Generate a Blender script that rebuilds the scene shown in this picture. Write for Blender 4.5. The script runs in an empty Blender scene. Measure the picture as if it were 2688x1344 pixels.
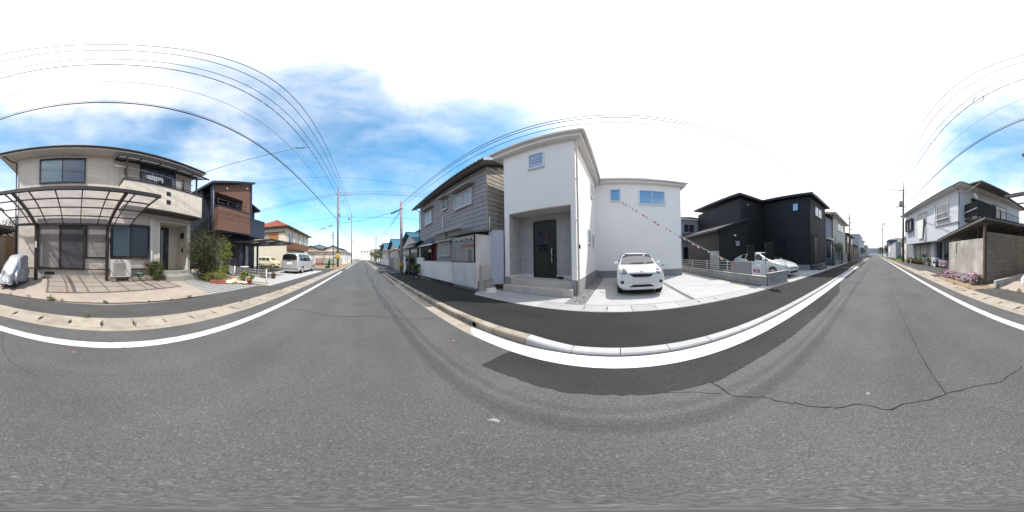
import bpy, bmesh, math, random
import numpy as np
from mathutils import Vector, Matrix
from mathutils.bvhtree import BVHTree
random.seed(7)
R = math.radians
S = bpy.context.scene
COL = S.collection

# ---------------------------------------------------------------- camera, sky, sun, exposure
cam = bpy.data.cameras.new("camera")
cam.type = 'PANO'
cam.panorama_type = 'EQUIRECTANGULAR'
try:
    cam.cycles.panorama_type = 'EQUIRECTANGULAR'
except Exception:
    pass
cam.clip_start, cam.clip_end = 0.05, 3000
camo = bpy.data.objects.new("camera", cam)
COL.objects.link(camo)
CAM = Vector((0, 0, 1.35))
camo.matrix_world = (Matrix.Translation(CAM) @ Matrix.Rotation(R(0.98), 4, 'X')
                     @ Matrix.Rotation(R(-52.5), 4, 'Z') @ Matrix.Rotation(R(90), 4, 'X'))
S.camera = camo

SUN_AZ, SUN_EL = 133.8, 55.0        # clockwise from the street (+Y), above the horizon
sd = Vector((math.sin(R(SUN_AZ)) * math.cos(R(SUN_EL)), math.cos(R(SUN_AZ)) * math.cos(R(SUN_EL)), math.sin(R(SUN_EL))))

def build_world():
    w = bpy.data.worlds.new("World")
    S.world = w
    w.use_nodes = True
    nt = w.node_tree
    N, L = nt.nodes, nt.links
    N.clear()
    out = N.new('ShaderNodeOutputWorld')
    bg = N.new('ShaderNodeBackground')
    bg.inputs['Strength'].default_value = 0.15
    sky = N.new('ShaderNodeTexSky')
    sky.sky_type = 'NISHITA'
    sky.sun_disc = False
    sky.sun_elevation = R(SUN_EL)
    sky.sun_rotation = R(SUN_AZ)
    sky.air_density = 1.0
    sky.dust_density = 0.6
    sky.ozone_density = 1.5
    tc = N.new('ShaderNodeTexCoord')

    def math_(op, a, b=None, clamp=False):
        n = N.new('ShaderNodeMath'); n.operation = op; n.use_clamp = clamp
        for i, v in enumerate((a, b)):
            if v is None: continue
            if isinstance(v, (int, float)): n.inputs[i].default_value = v
            else: L.new(v, n.inputs[i])
        return n.outputs[0]

    wn = N.new('ShaderNodeTexNoise'); L.new(tc.outputs['Generated'], wn.inputs['Vector'])
    wn.inputs['Scale'].default_value = 2.6; wn.inputs['Detail'].default_value = 5; wn.inputs['Roughness'].default_value = 0.55
    ws = N.new('ShaderNodeVectorMath'); ws.operation = 'SUBTRACT'; L.new(wn.outputs['Color'], ws.inputs[0]); ws.inputs[1].default_value = (.5, .5, .5)
    wm = N.new('ShaderNodeVectorMath'); wm.operation = 'MULTIPLY'; L.new(ws.outputs[0], wm.inputs[0]); wm.inputs[1].default_value = (.75, .75, .38)
    wa = N.new('ShaderNodeVectorMath'); wa.operation = 'ADD'; L.new(tc.outputs['Generated'], wa.inputs[0]); L.new(wm.outputs[0], wa.inputs[1])
    wd = N.new('ShaderNodeVectorMath'); wd.operation = 'NORMALIZE'; L.new(wa.outputs[0], wd.inputs[0])

    def lobe(az, el, lo, hi, warp=True):
        n = N.new('ShaderNodeVectorMath'); n.operation = 'DOT_PRODUCT'
        L.new(wd.outputs[0] if warp else tc.outputs['Generated'], n.inputs[0])
        n.inputs[1].default_value = (math.sin(R(az)) * math.cos(R(el)), math.cos(R(az)) * math.cos(R(el)), math.sin(R(el)))
        m = N.new('ShaderNodeMapRange'); m.interpolation_type = 'SMOOTHSTEP'
        L.new(n.outputs['Value'], m.inputs[0])
        m.inputs[1].default_value = math.cos(R(hi)); m.inputs[2].default_value = math.cos(R(lo))
        return m.outputs[0]

    def noise(scale, stretch, detail, rough, dist=0.0):
        mp = N.new('ShaderNodeMapping'); L.new(tc.outputs['Generated'], mp.inputs[0])
        mp.inputs['Scale'].default_value = stretch
        n = N.new('ShaderNodeTexNoise'); L.new(mp.outputs[0], n.inputs['Vector'])
        n.inputs['Scale'].default_value = scale; n.inputs['Detail'].default_value = detail
        n.inputs['Roughness'].default_value = rough; n.inputs['Distortion'].default_value = dist
        return n.outputs[0]
    # open blue areas between the thin clouds
    clear = lobe(-8, 30, 10, 47)
    for az, el, lo, hi, k in ((-90, 38, 0, 24, .85), (-66, 34, 0, 24, .7), (-114, 38, 0, 22, .8), (-92, 22, 4, 24, .9), (-72, 64, 0, 20, .38), (-44, 62, 0, 24, .28), (24, 28, 4, 38, .8),
                              (-130, 40, 0, 26, .62), (-155, 42, 0, 26, .66), (-142, 28, 0, 20, .55), (58, 46, 0, 26, .95), (84, 31, 0, 22, .95), (-60, 82, 0, 22, .22)):
        u = math_('MULTIPLY', lobe(az, el, lo, hi), k)
        clear = math_('SUBTRACT', math_('ADD', clear, u), math_('MULTIPLY', clear, u))
    n1 = noise(2.4, (1, 1, 2.2), 7, 0.56, 0.4)
    n2 = noise(6.0, (1, 0.6, 2.2), 6, 0.6, 0.3)
    wisp = math_('ADD', math_('MULTIPLY', n1, 0.75), math_('MULTIPLY', n2, 0.25))
    wisp = math_('MULTIPLY', math_('SUBTRACT', wisp, 0.5), 1.25)
    cover = math_('SUBTRACT', math_('ADD', wisp, 0.90), math_('MULTIPLY', clear, 0.98))
    # thicker band of bright haze low over the street ends
    sep = N.new('ShaderNodeSeparateXYZ'); L.new(tc.outputs['Generated'], sep.inputs[0])
    hz = N.new('ShaderNodeMapRange'); hz.interpolation_type = 'SMOOTHSTEP'
    L.new(sep.outputs[2], hz.inputs[0])
    hz.inputs[1].default_value = 0.24; hz.inputs[2].default_value = 0.0
    cover = math_('ADD', cover, math_('MULTIPLY', hz.outputs[0], 0.62))
    cover = math_('ADD', cover, math_('MULTIPLY', lobe(SUN_AZ, SUN_EL, 8, 58, False), 0.9))
    cr = N.new('ShaderNodeMapRange'); cr.interpolation_type = 'SMOOTHSTEP'
    L.new(cover, cr.inputs[0]); cr.inputs[1].default_value = -0.31; cr.inputs[2].default_value = 0.95
    tint = N.new('ShaderNodeMix'); tint.data_type = 'RGBA'; tint.blend_type = 'MULTIPLY'
    tint.inputs[0].default_value = 1
    L.new(sky.outputs[0], tint.inputs[6]); tint.inputs[7].default_value = SKY_TINT
    mix = N.new('ShaderNodeMix'); mix.data_type = 'RGBA'
    L.new(cr.outputs[0], mix.inputs[0]); L.new(tint.outputs[2], mix.inputs[6])
    # cloud: white, brighter round the sun
    glow = math_('ADD', CLOUD, math_('MULTIPLY', lobe(SUN_AZ, SUN_EL, 0, 45, False), .7))
    cc = N.new('ShaderNodeCombineColor')
    L.new(math_('MULTIPLY', glow, 1.035), cc.inputs[0]); L.new(glow, cc.inputs[1]); L.new(math_('MULTIPLY', glow, 1.02), cc.inputs[2])
    L.new(cc.outputs[0], mix.inputs[7])
    L.new(mix.outputs[2], bg.inputs[0]); L.new(bg.outputs[0], out.inputs[0])

SKY_TINT = (0.58, 1.12, 1.17, 1)
CLOUD = 5.9
build_world()

sun = bpy.data.lights.new("sun", 'SUN')
sun.energy = 3.3
sun.angle = R(0.8)
sun.color = (1.0, 0.955, 0.88)
suno = bpy.data.objects.new("sun", sun)
COL.objects.link(suno)
suno.rotation_euler = sd.to_track_quat('Z', 'Y').to_euler()
suno.location = sd * 60

S.view_settings.view_transform = 'Standard'
S.view_settings.look = 'None'
S.view_settings.exposure = 0.80
S.view_settings.gamma = 1.0
S.view_settings.use_curve_mapping = False
S.render.engine = 'CYCLES'
S.cycles.max_bounces = 6
S.cycles.transparent_max_bounces = 12

# ---------------------------------------------------------------- materials
MATS = {}

def _node(nt, t, **kw):
    n = nt.nodes.new(t)
    for k, v in kw.items():
        setattr(n, k, v)
    return n

def M(name, rgb, rough=0.75, var=0.14, scale=2.5, bump=0.0, bscale=60.0, metal=0.0, spec=0.4, rnd=0.0,
      streak=0.0, brick=None, brick_h=0.006, stain=None, stain_amt=0.0, stain_scale=1.2, island=0.0, coat=0.0, speck=0.0, speck_scale=150,
      joint=None):
    """A matt to glossy surface with grain, wear and fine relief (all procedural)."""
    if name in MATS: return MATS[name]
    m = bpy.data.materials.new(name); m.use_nodes = True
    MATS[name] = m
    nt = m.node_tree; N, L = nt.nodes, nt.links
    b = N['Principled BSDF']
    b.inputs['Roughness'].default_value = rough
    b.inputs['Metallic'].default_value = metal
    b.inputs['Specular IOR Level'].default_value = spec
    if coat:
        b.inputs['Coat Weight'].default_value = coat; b.inputs['Coat Roughness'].default_value = 0.03
    geo = _node(nt, 'ShaderNodeNewGeometry'); pos = geo.outputs['Position']
    def mul(a, c):
        n = _node(nt, 'ShaderNodeMath', operation='MULTIPLY'); L.new(a, n.inputs[0])
        if isinstance(c, float): n.inputs[1].default_value = c
        else: L.new(c, n.inputs[1])
        return n.outputs[0]
    def rng(sock, lo, hi, a=0.25, c=0.75):
        n = _node(nt, 'ShaderNodeMapRange'); L.new(sock, n.inputs[0])
        for i, v in enumerate((a, c, lo, hi)): n.inputs[i + 1].default_value = v
        return n.outputs[0]
    def noi(sc, det=6.0, st=None, ro=0.6):
        n = _node(nt, 'ShaderNodeTexNoise')
        if st:
            mp = _node(nt, 'ShaderNodeMapping'); L.new(pos, mp.inputs[0]); mp.inputs['Scale'].default_value = st
            L.new(mp.outputs[0], n.inputs['Vector'])
        else: L.new(pos, n.inputs['Vector'])
        n.inputs['Scale'].default_value = sc; n.inputs['Detail'].default_value = det; n.inputs['Roughness'].default_value = ro
        return n.outputs[0]
    val = rng(noi(scale), 1 - var, 1 + var)
    if streak: val = mul(val, rng(noi(1.0, 5.0, (5, 5, 0.35)), 1 - streak, 1 + streak * 0.5))
    if rnd:
        oi = _node(nt, 'ShaderNodeObjectInfo'); val = mul(val, rng(oi.outputs['Random'], 1 - rnd, 1 + rnd, 0, 1))
    if island: val = mul(val, rng(geo.outputs['Random Per Island'], 1 - island, 1 + island, 0, 1))
    if speck: val = mul(val, rng(noi(speck_scale, 3.0, None, 0.8), 1 - speck, 1 + speck, 0.3, 0.7))
    height = None
    uv = None
    if brick:
        bw, bh, mortar = brick
        tcx = _node(nt, 'ShaderNodeTexCoord')
        sp = _node(nt, 'ShaderNodeSeparateXYZ'); L.new(tcx.outputs['Object'], sp.inputs[0])
        ad = _node(nt, 'ShaderNodeMath', operation='ADD'); L.new(sp.outputs[0], ad.inputs[0]); L.new(sp.outputs[1], ad.inputs[1])
        cb = _node(nt, 'ShaderNodeCombineXYZ'); L.new(ad.outputs[0], cb.inputs[0]); L.new(sp.outputs[2], cb.inputs[1])
        bt = _node(nt, 'ShaderNodeTexBrick'); L.new(cb.outputs[0], bt.inputs['Vector'])
        bt.inputs['Scale'].default_value = 1.0; bt.inputs['Brick Width'].default_value = bw
        bt.inputs['Row Height'].default_value = bh; bt.inputs['Mortar Size'].default_value = mortar
        bt.inputs['Color1'].default_value = (1, 1, 1, 1); bt.inputs['Color2'].default_value = (.82, .82, .82, 1)
        bt.inputs['Mortar'].default_value = (.62, .62, .62, 1) if joint is None else (joint, joint, joint, 1)
        bw_ = _node(nt, 'ShaderNodeRGBToBW'); L.new(bt.outputs['Color'], bw_.inputs[0])
        val = mul(val, bw_.outputs[0]); height = bt.outputs['Fac']
    mx = _node(nt, 'ShaderNodeMix', data_type='RGBA', blend_type='MULTIPLY'); mx.inputs[0].default_value = 1
    mx.inputs[6].default_value = (*rgb, 1)
    cc = _node(nt, 'ShaderNodeCombineColor')
    for i in range(3): L.new(val, cc.inputs[i])
    L.new(cc.outputs[0], mx.inputs[7])
    colr = mx.outputs[2]
    if stain:
        sm = _node(nt, 'ShaderNodeMix', data_type='RGBA')
        L.new(mul(rng(noi(stain_scale, 9.0, (1, 1, 0.5), 0.65), 0, 1, 0.48, 0.72), stain_amt), sm.inputs[0])
        L.new(colr, sm.inputs[6]); sm.inputs[7].default_value = (*stain, 1); colr = sm.outputs[2]
    L.new(colr, b.inputs['Base Color'])
    if bump or height is not None:
        bp = _node(nt, 'ShaderNodeBump'); bp.inputs['Strength'].default_value = 0.6
        h = noi(bscale, 4.0)
        if height is not None:
            a = _node(nt, 'ShaderNodeMath', operation='MULTIPLY_ADD')
            L.new(height, a.inputs[0]); a.inputs[1].default_value = -1.0; L.new(mul(h, 0.35), a.inputs[2]); h = a.outputs[0]
            bp.inputs['Distance'].default_value = brick_h
        else: bp.inputs['Distance'].default_value = bump
        L.new(h, bp.inputs['Height']); L.new(bp.outputs[0], b.inputs['Normal'])
    return m

def glass(name, rgb, refl, rough=0.02, alpha=0.0):
    """Window glass: a dark or tinted pane with a sky reflection; alpha lets part of the light through."""
    if name in MATS: return MATS[name]
    m = bpy.data.materials.new(name); m.use_nodes = True; MATS[name] = m
    nt = m.node_tree; N, L = nt.nodes, nt.links; N.clear()
    out = N.new('ShaderNodeOutputMaterial')
    d = N.new('ShaderNodeBsdfDiffuse'); d.inputs[0].default_value = (*rgb, 1)
    g = N.new('ShaderNodeBsdfGlossy'); g.inputs['Roughness'].default_value = rough; g.inputs[0].default_value = (.92, .95, 1, 1)
    tr = N.new('ShaderNodeBsdfTransparent'); tr.inputs[0].default_value = (.93, .96, .97, 1)
    ma = N.new('ShaderNodeMixShader'); ma.inputs[0].default_value = alpha; L.new(d.outputs[0], ma.inputs[1]); L.new(tr.outputs[0], ma.inputs[2])
    fr = N.new('ShaderNodeFresnel'); fr.inputs[0].default_value = 1.5
    mr = N.new('ShaderNodeMapRange'); L.new(fr.outputs[0], mr.inputs[0]); mr.inputs[1].default_value = 0.04; mr.inputs[2].default_value = 1
    mr.inputs[3].default_value = refl; mr.inputs[4].default_value = 1
    mb = N.new('ShaderNodeMixShader'); L.new(mr.outputs[0], mb.inputs[0]); L.new(ma.outputs[0], mb.inputs[1]); L.new(g.outputs[0], mb.inputs[2])
    L.new(mb.outputs[0], out.inputs[0])
    return m

def asphalt(name, lo, hi, patch=0.12, fleck=0.0, tint=(1, 1, 1)):
    if name in MATS: return MATS[name]
    m = bpy.data.materials.new(name); m.use_nodes = True; MATS[name] = m
    nt = m.node_tree; N, L = nt.nodes, nt.links
    b = N['Principled BSDF']; b.inputs['Roughness'].default_value = 0.9; b.inputs['Specular IOR Level'].default_value = 0.25
    geo = _node(nt, 'ShaderNodeNewGeometry'); pos = geo.outputs['Position']
    v = _node(nt, 'ShaderNodeTexVoronoi'); v.inputs['Scale'].default_value = 190; L.new(pos, v.inputs['Vector'])
    bwn = _node(nt, 'ShaderNodeRGBToBW'); L.new(v.outputs['Color'], bwn.inputs[0])
    v2 = _node(nt, 'ShaderNodeTexVoronoi'); v2.inputs['Scale'].default_value = 105; L.new(pos, v2.inputs['Vector'])
    bw2 = _node(nt, 'ShaderNodeRGBToBW'); L.new(v2.outputs['Color'], bw2.inputs[0])
    r1 = _node(nt, 'ShaderNodeMapRange'); L.new(bwn.outputs[0], r1.inputs[0]); r1.inputs[1].default_value = .2; r1.inputs[2].default_value = .85
    r1.inputs[3].default_value = lo; r1.inputs[4].default_value = hi
    fl = _node(nt, 'ShaderNodeMapRange'); L.new(bw2.outputs[0], fl.inputs[0]); fl.inputs[1].default_value = .80; fl.inputs[2].default_value = .95
    fl.inputs[3].default_value = 0; fl.inputs[4].default_value = fleck
    ad = _node(nt, 'ShaderNodeMath', operation='ADD'); L.new(r1.outputs[0], ad.inputs[0]); L.new(fl.outputs[0], ad.inputs[1])
    n1 = _node(nt, 'ShaderNodeTexNoise'); L.new(pos, n1.inputs['Vector']); n1.inputs['Scale'].default_value = 0.9; n1.inputs['Detail'].default_value = 7
    mp = _node(nt, 'ShaderNodeMapping'); L.new(pos, mp.inputs[0]); mp.inputs['Scale'].default_value = (1.5, 0.07, 1)
    n2 = _node(nt, 'ShaderNodeTexNoise'); L.new(mp.outputs[0], n2.inputs['Vector']); n2.inputs['Scale'].default_value = 1.0; n2.inputs['Detail'].default_value = 7
    sm = _node(nt, 'ShaderNodeMath', operation='ADD'); L.new(n1.outputs[0], sm.inputs[0]); L.new(n2.outputs[0], sm.inputs[1])
    r2 = _node(nt, 'ShaderNodeMapRange'); L.new(sm.outputs[0], r2.inputs[0]); r2.inputs[1].default_value = .75; r2.inputs[2].default_value = 1.25
    r2.inputs[3].default_value = 1 - patch; r2.inputs[4].default_value = 1 + patch
    ml = _node(nt, 'ShaderNodeMath', operation='MULTIPLY'); L.new(ad.outputs[0], ml.inputs[0]); L.new(r2.outputs[0], ml.inputs[1])
    cc = _node(nt, 'ShaderNodeCombineColor')
    for i in range(3):
        k = _node(nt, 'ShaderNodeMath', operation='MULTIPLY'); L.new(ml.outputs[0], k.inputs[0]); k.inputs[1].default_value = tint[i]; L.new(k.outputs[0], cc.inputs[i])
    L.new(cc.outputs[0], b.inputs['Base Color'])
    bp = _node(nt, 'ShaderNodeBump'); bp.inputs['Strength'].default_value = .5; bp.inputs['Distance'].default_value = .0015
    L.new(bwn.outputs[0], bp.inputs['Height']); L.new(bp.outputs[0], b.inputs['Normal'])
    return m

def leafmat(name, c1, c2, trans=0.3):
    """Leaves: each leaf its own mix of two greens, with some light coming through."""
    if name in MATS: return MATS[name]
    m = bpy.data.materials.new(name); m.use_nodes = True; MATS[name] = m
    nt = m.node_tree; N, L = nt.nodes, nt.links; N.clear()
    out = N.new('ShaderNodeOutputMaterial'); geo = N.new('ShaderNodeNewGeometry')
    mx = N.new('ShaderNodeMix'); mx.data_type = 'RGBA'; L.new(geo.outputs['Random Per Island'], mx.inputs[0])
    mx.inputs[6].default_value = (*c1, 1); mx.inputs[7].default_value = (*c2, 1)
    p = N.new('ShaderNodeBsdfPrincipled'); L.new(mx.outputs[2], p.inputs['Base Color']); p.inputs['Roughness'].default_value = .5
    t = N.new('ShaderNodeBsdfTranslucent'); L.new(mx.outputs[2], t.inputs[0])
    ms = N.new('ShaderNodeMixShader'); ms.inputs[0].default_value = trans
    L.new(p.outputs[0], ms.inputs[1]); L.new(t.outputs[0], ms.inputs[2]); L.new(ms.outputs[0], out.inputs[0])
    return m

def poly_sheet(name, rgb, amt):
    """Translucent polycarbonate roofing sheet."""
    if name in MATS: return MATS[name]
    m = bpy.data.materials.new(name); m.use_nodes = True; MATS[name] = m
    nt = m.node_tree; N, L = nt.nodes, nt.links; N.clear()
    out = N.new('ShaderNodeOutputMaterial')
    t = N.new('ShaderNodeBsdfTranslucent'); t.inputs[0].default_value = (*rgb, 1)
    d = N.new('ShaderNodeBsdfTransparent'); d.inputs[0].default_value = (.91, .885, .895, 1)
    g = N.new('ShaderNodeBsdfGlossy'); g.inputs['Roughness'].default_value = .2
    a = N.new('ShaderNodeMixShader'); a.inputs[0].default_value = amt; L.new(t.outputs[0], a.inputs[1]); L.new(d.outputs[0], a.inputs[2])
    c = N.new('ShaderNodeMixShader'); c.inputs[0].default_value = .06; L.new(a.outputs[0], c.inputs[1]); L.new(g.outputs[0], c.inputs[2])
    L.new(c.outputs[0], out.inputs[0])
    return m

# ---------------------------------------------------------------- mesh helpers
def FR(X0):   # facade frame of walls seen when looking towards +X: x = -Y
    return Matrix(((0, 1, 0, X0), (-1, 0, 0, 0), (0, 0, 1, 0), (0, 0, 0, 1)))
def FL(X0):   # looking towards -X: x = Y
    return Matrix(((0, -1, 0, X0), (1, 0, 0, 0), (0, 0, 1, 0), (0, 0, 0, 1)))
def FF(Y0):   # looking towards +Y: x = X
    return Matrix(((1, 0, 0, 0), (0, 1, 0, Y0), (0, 0, 1, 0), (0, 0, 0, 1)))
def FB(Y0):   # looking towards -Y: x = -X
    return Matrix(((-1, 0, 0, 0), (0, -1, 0, Y0), (0, 0, 1, 0), (0, 0, 0, 1)))
ID = Matrix.Identity(4)
ORG = {}

SPLIT = set('badge balcony_post balcony_trim band black_stripe canopy_brace canopy_post coping corner_trim door door_glass door_panel door_seam gable_wall downpipe drip_edge fence_post foundation post pot print_line rail shutter skirting stem steel_band sticker stored_pole wiper pillar'.split())
TINY = set('step_bolt cable_clip torn_edge hardware grille_bar'.split())

class MB:
    def __init__(s, fr=None):
        s.v = []; s.f = []; s.mi = []; s.M = fr if fr is not None else ID; s.cur = 0; s.sm = []
        s.smooth = False
    def add(s, vs, fs):
        o = len(s.v)
        s.v += [tuple(s.M @ Vector(p)) for p in vs]
        for f in fs:
            s.f.append(tuple(i + o for i in f)); s.mi.append(s.cur); s.sm.append(s.smooth)
        return s
    def box(s, x0, x1, y0, y1, z0, z1):
        x0, x1 = min(x0, x1), max(x0, x1); y0, y1 = min(y0, y1), max(y0, y1); z0, z1 = min(z0, z1), max(z0, z1)
        return s.add([(x0, y0, z0), (x1, y0, z0), (x1, y1, z0), (x0, y1, z0), (x0, y0, z1), (x1, y0, z1), (x1, y1, z1), (x0, y1, z1)],
                     [(0, 3, 2, 1), (4, 5, 6, 7), (0, 1, 5, 4), (1, 2, 6, 5), (2, 3, 7, 6), (3, 0, 4, 7)])
    def cbox(s, x0, x1, y0, y1, z0, z1, c=0.01):
        """box with chamfered vertical and top edges"""
        x0, x1 = min(x0, x1), max(x0, x1); y0, y1 = min(y0, y1), max(y0, y1)
        def ring(i, z): return [(x0 + i, y0 + i, z), (x1 - i, y0 + i, z), (x1 - i, y1 - i, z), (x0 + i, y1 - i, z)]
        vs = ring(0, z0) + ring(0, z1 - c) + ring(c, z1)
        fs = [(3, 2, 1, 0), (8, 9, 10, 11)]
        for a in (0, 4):
            for i in range(4): fs.append((a + i, a + (i + 1) % 4, a + 4 + (i + 1) % 4, a + 4 + i))
        return s.add(vs, fs)
    def quad(s, a, b, c, d): return s.add([a, b, c, d], [(0, 1, 2, 3)])
    def poly(s, pts): return s.add(pts, [tuple(range(len(pts)))])
    def slab(s, pts, t):
        """polygon pts (3-D, in order) thickened downwards by t"""
        n = len(pts)
        vs = list(pts) + [(p[0], p[1], p[2] - t) for p in pts]
        fs = [tuple(range(n)), tuple(range(2 * n - 1, n - 1, -1))] + [(i, n + i, n + (i + 1) % n, (i + 1) % n) for i in range(n)]
        return s.add(vs, fs)
    def prism(s, pts, d):
        """polygon pts (3-D) extruded by vector d"""
        n = len(pts); d = Vector(d)
        vs = list(pts) + [tuple(Vector(p) + d) for p in pts]
        fs = [tuple(range(n)), tuple(range(2 * n - 1, n - 1, -1))] + [(i, n + i, n + (i + 1) % n, (i + 1) % n) for i in range(n)]
        return s.add(vs, fs)
    def tube(s, pts, r, n=6, caps=True, r1=None):
        pts = [Vector(p) for p in pts]; m = len(pts); vs = []
        for i, p in enumerate(pts):
            t = (pts[min(i + 1, m - 1)] - pts[max(i - 1, 0)]).normalized()
            a = t.cross(Vector((0, 0, 1)))
            if a.length < 1e-3: a = t.cross(Vector((1, 0, 0)))
            a.normalize(); b = t.cross(a)
            rr = r if r1 is None else r + (r1 - r) * i / max(1, m - 1)
            for k in range(n):
                an = 2 * math.pi * k / n
                vs.append(tuple(p + a * (rr * math.cos(an)) + b * (rr * math.sin(an))))
        fs = [(i * n + k, i * n + (k + 1) % n, (i + 1) * n + (k + 1) % n, (i + 1) * n + k) for i in range(m - 1) for k in range(n)]
        if caps: fs += [tuple(range(n - 1, -1, -1)), tuple((m - 1) * n + k for k in range(n))]
        old = s.smooth; s.smooth = n > 5
        s.add(vs, fs); s.smooth = old
        return s
    def lathe(s, prof, c=(0, 0, 0), n=16, axis='z'):
        """prof: list of (radius, height)"""
        vs = []
        for r, h in prof:
            for k in range(n):
                a = 2 * math.pi * k / n
                p = (r * math.cos(a), r * math.sin(a), h)
                if axis == 'x': p = (p[2], p[0], p[1])
                if axis == 'y': p = (p[0], p[2], p[1])
                vs.append((c[0] + p[0], c[1] + p[1], c[2] + p[2]))
        m = len(prof)
        fs = [(i * n + k, i * n + (k + 1) % n, (i + 1) * n + (k + 1) % n, (i + 1) * n + k) for i in range(m - 1) for k in range(n)]
        fs += [tuple(range(n - 1, -1, -1)), tuple((m - 1) * n + k for k in range(n))]
        old = s.smooth; s.smooth = True
        s.add(vs, fs); s.smooth = old
        return s
    def clusters(s):
        """faces grouped into pieces that stand apart from one another"""
        n = len(s.v); p = list(range(n))
        def f(a):
            while p[a] != a: p[a] = p[p[a]]; a = p[a]
            return a
        for fc in s.f:
            for i in fc[1:]: p[f(i)] = f(fc[0])
        g = {}
        for i in range(n): g.setdefault(f(i), []).append(s.v[i])
        ks = list(g); bb = [([min(c) for c in zip(*g[k])], [max(c) for c in zip(*g[k])]) for k in ks]; q = list(range(len(ks)))
        def h(a):
            while q[a] != a: q[a] = q[q[a]]; a = q[a]
            return a
        for i in range(len(ks)):
            for j in range(i):
                if all(bb[i][0][k] - .02 <= bb[j][1][k] and bb[j][0][k] - .02 <= bb[i][1][k] for k in range(3)): q[h(i)] = h(j)
        idx = {k: h(i) for i, k in enumerate(ks)}; out = {}
        for k, fc in enumerate(s.f): out.setdefault(idx[f(fc[0])], []).append(k)
        return list(out.values())
    def build(s, name, mats, parent=None, label=None, kind=None):
        if name in SPLIT and parent is not None:
            cl = s.clusters()
            if len(cl) > 1:
                first = None
                for faces in cl:
                    used = sorted({i for k in faces for i in s.f[k]}); mp = {v: i for i, v in enumerate(used)}
                    m = MB(); m.v = [s.v[i] for i in used]; m.f = [tuple(mp[i] for i in s.f[k]) for k in faces]; m.mi = [s.mi[k] for k in faces]; m.sm = [s.sm[k] for k in faces]
                    o = m._build(name, mats, parent, label, kind); first = first or o
                return first
        return s._build(name, mats, parent, label, 'stuff' if name in TINY and not kind else kind)
    def _build(s, name, mats, parent=None, label=None, kind=None):
        me = bpy.data.meshes.new(name)
        org = ORG.get(parent.name) if parent else None
        v = s.v
        if org is not None: v = [(p[0] - org[0], p[1] - org[1], p[2] - org[2]) for p in v]
        me.from_pydata(v, [], s.f)
        if not isinstance(mats, (list, tuple)): mats = [mats]
        for m in mats: me.materials.append(m)
        if len(mats) > 1: me.polygons.foreach_set('material_index', s.mi)
        if any(s.sm): me.polygons.foreach_set('use_smooth', s.sm)
        me.update()
        bm = bmesh.new(); bm.from_mesh(me); bmesh.ops.recalc_face_normals(bm, faces=bm.faces); bm.to_mesh(me); bm.free()
        return link(name, me, parent, label, kind, org)

def link(name, me, parent=None, label=None, kind=None, org=None):
    o = bpy.data.objects.new(name, me); COL.objects.link(o)
    if parent is not None: o.parent = parent
    if org is not None: ORG[o.name] = org
    if label: o['label'] = label
    if kind: o['kind'] = kind
    return o

def tag(o, label, cat, group=None, kind=None):
    o['label'] = label; o['category'] = cat
    if group: o['group'] = group
    if kind: o['kind'] = kind
    return o

def thing(name, label, cat, loc=(0, 0, 0), rotz=0.0, group=None, world=False):
    """an Empty at the base of a thing; world=True: its parts are given in world coordinates"""
    o = bpy.data.objects.new(name, None); COL.objects.link(o)
    o.empty_display_size = 0.2
    o.location = loc; o.rotation_euler = (0, 0, rotz)
    if world: ORG[o.name] = tuple(loc)
    return tag(o, label, cat, group)

def struct(name, mb, mat, parent=None):
    o = mb.build(name, mat, parent)
    o['kind'] = 'structure'
    return o

def dup(root, loc, rotz, label=None, group=None, scale=None):
    r = root.copy(); COL.objects.link(r); r.location = loc; r.rotation_euler = (0, 0, rotz)
    if scale: r.scale = scale
    if label: r['label'] = label
    if group: r['group'] = group
    for ch in list(root.children):
        c = ch.copy(); COL.objects.link(c); c.parent = r
        for g in list(ch.children):
            d = g.copy(); COL.objects.link(d); d.parent = c
    return r

def window(root, F, x0, x1, z0, z1, fm, gm, sashes=2, fw=0.05, proud=0.05, sill=True, bars=0, sw=0.035, pane_y=None, label=None, mull=None):
    """framed window standing proud of a wall at y = 0; each pane is a child"""
    b = MB(F)
    p = -proud
    b.box(x0, x1, p, 0.01, z1 - fw, z1); b.box(x0, x1, p, 0.01, z0, z0 + fw)
    b.box(x0, x0 + fw, p, 0.01, z0 + fw, z1 - fw); b.box(x1 - fw, x1, p, 0.01, z0 + fw, z1 - fw)
    w = (x1 - x0 - 2 * fw) / sashes
    for i in range(1, sashes):
        xm = x0 + fw + w * i
        b.box(xm - sw / 2, xm + sw / 2, p + .006, 0.012, z0 + fw, z1 - fw)
    fo = b.build('window', fm, root, label)
    for i in range(sashes):
        g = MB(F)
        py = (pane_y if pane_y is not None else p * 0.45) - (0.008 if i % 2 else 0)
        g.box(x0 + fw + w * i + 0.002, x0 + fw + w * (i + 1) - 0.002, py, py + 0.006, z0 + fw, z1 - fw)
        g.build('pane', gm, fo)
    if sill:
        g = MB(F); g.box(x0 - .02, x1 + .02, p - .025, .01, z0 - .035, z0 - .002); g.build('sill', fm, fo)
    if bars:
        g = MB(F)
        for i in range(bars):
            xx = x0 + (x1 - x0) * (i + .5) / bars
            g.box(xx - .009, xx + .009, p - .06, p - .045, z0, z1)
        g.box(x0, x1, p - .066, p - .06, z0 + .04, z0 + .07); g.box(x0, x1, p - .066, p - .06, z1 - .07, z1 - .04)
        for xx in (x0 + .02, x1 - .03): g.box(xx, xx + .012, p - .045, p, z1 - .06, z1 - .045); g.box(xx, xx + .012, p - .045, p, z0 + .045, z0 + .06)
        g.build('window_bars', fm, fo)
    return fo

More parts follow.
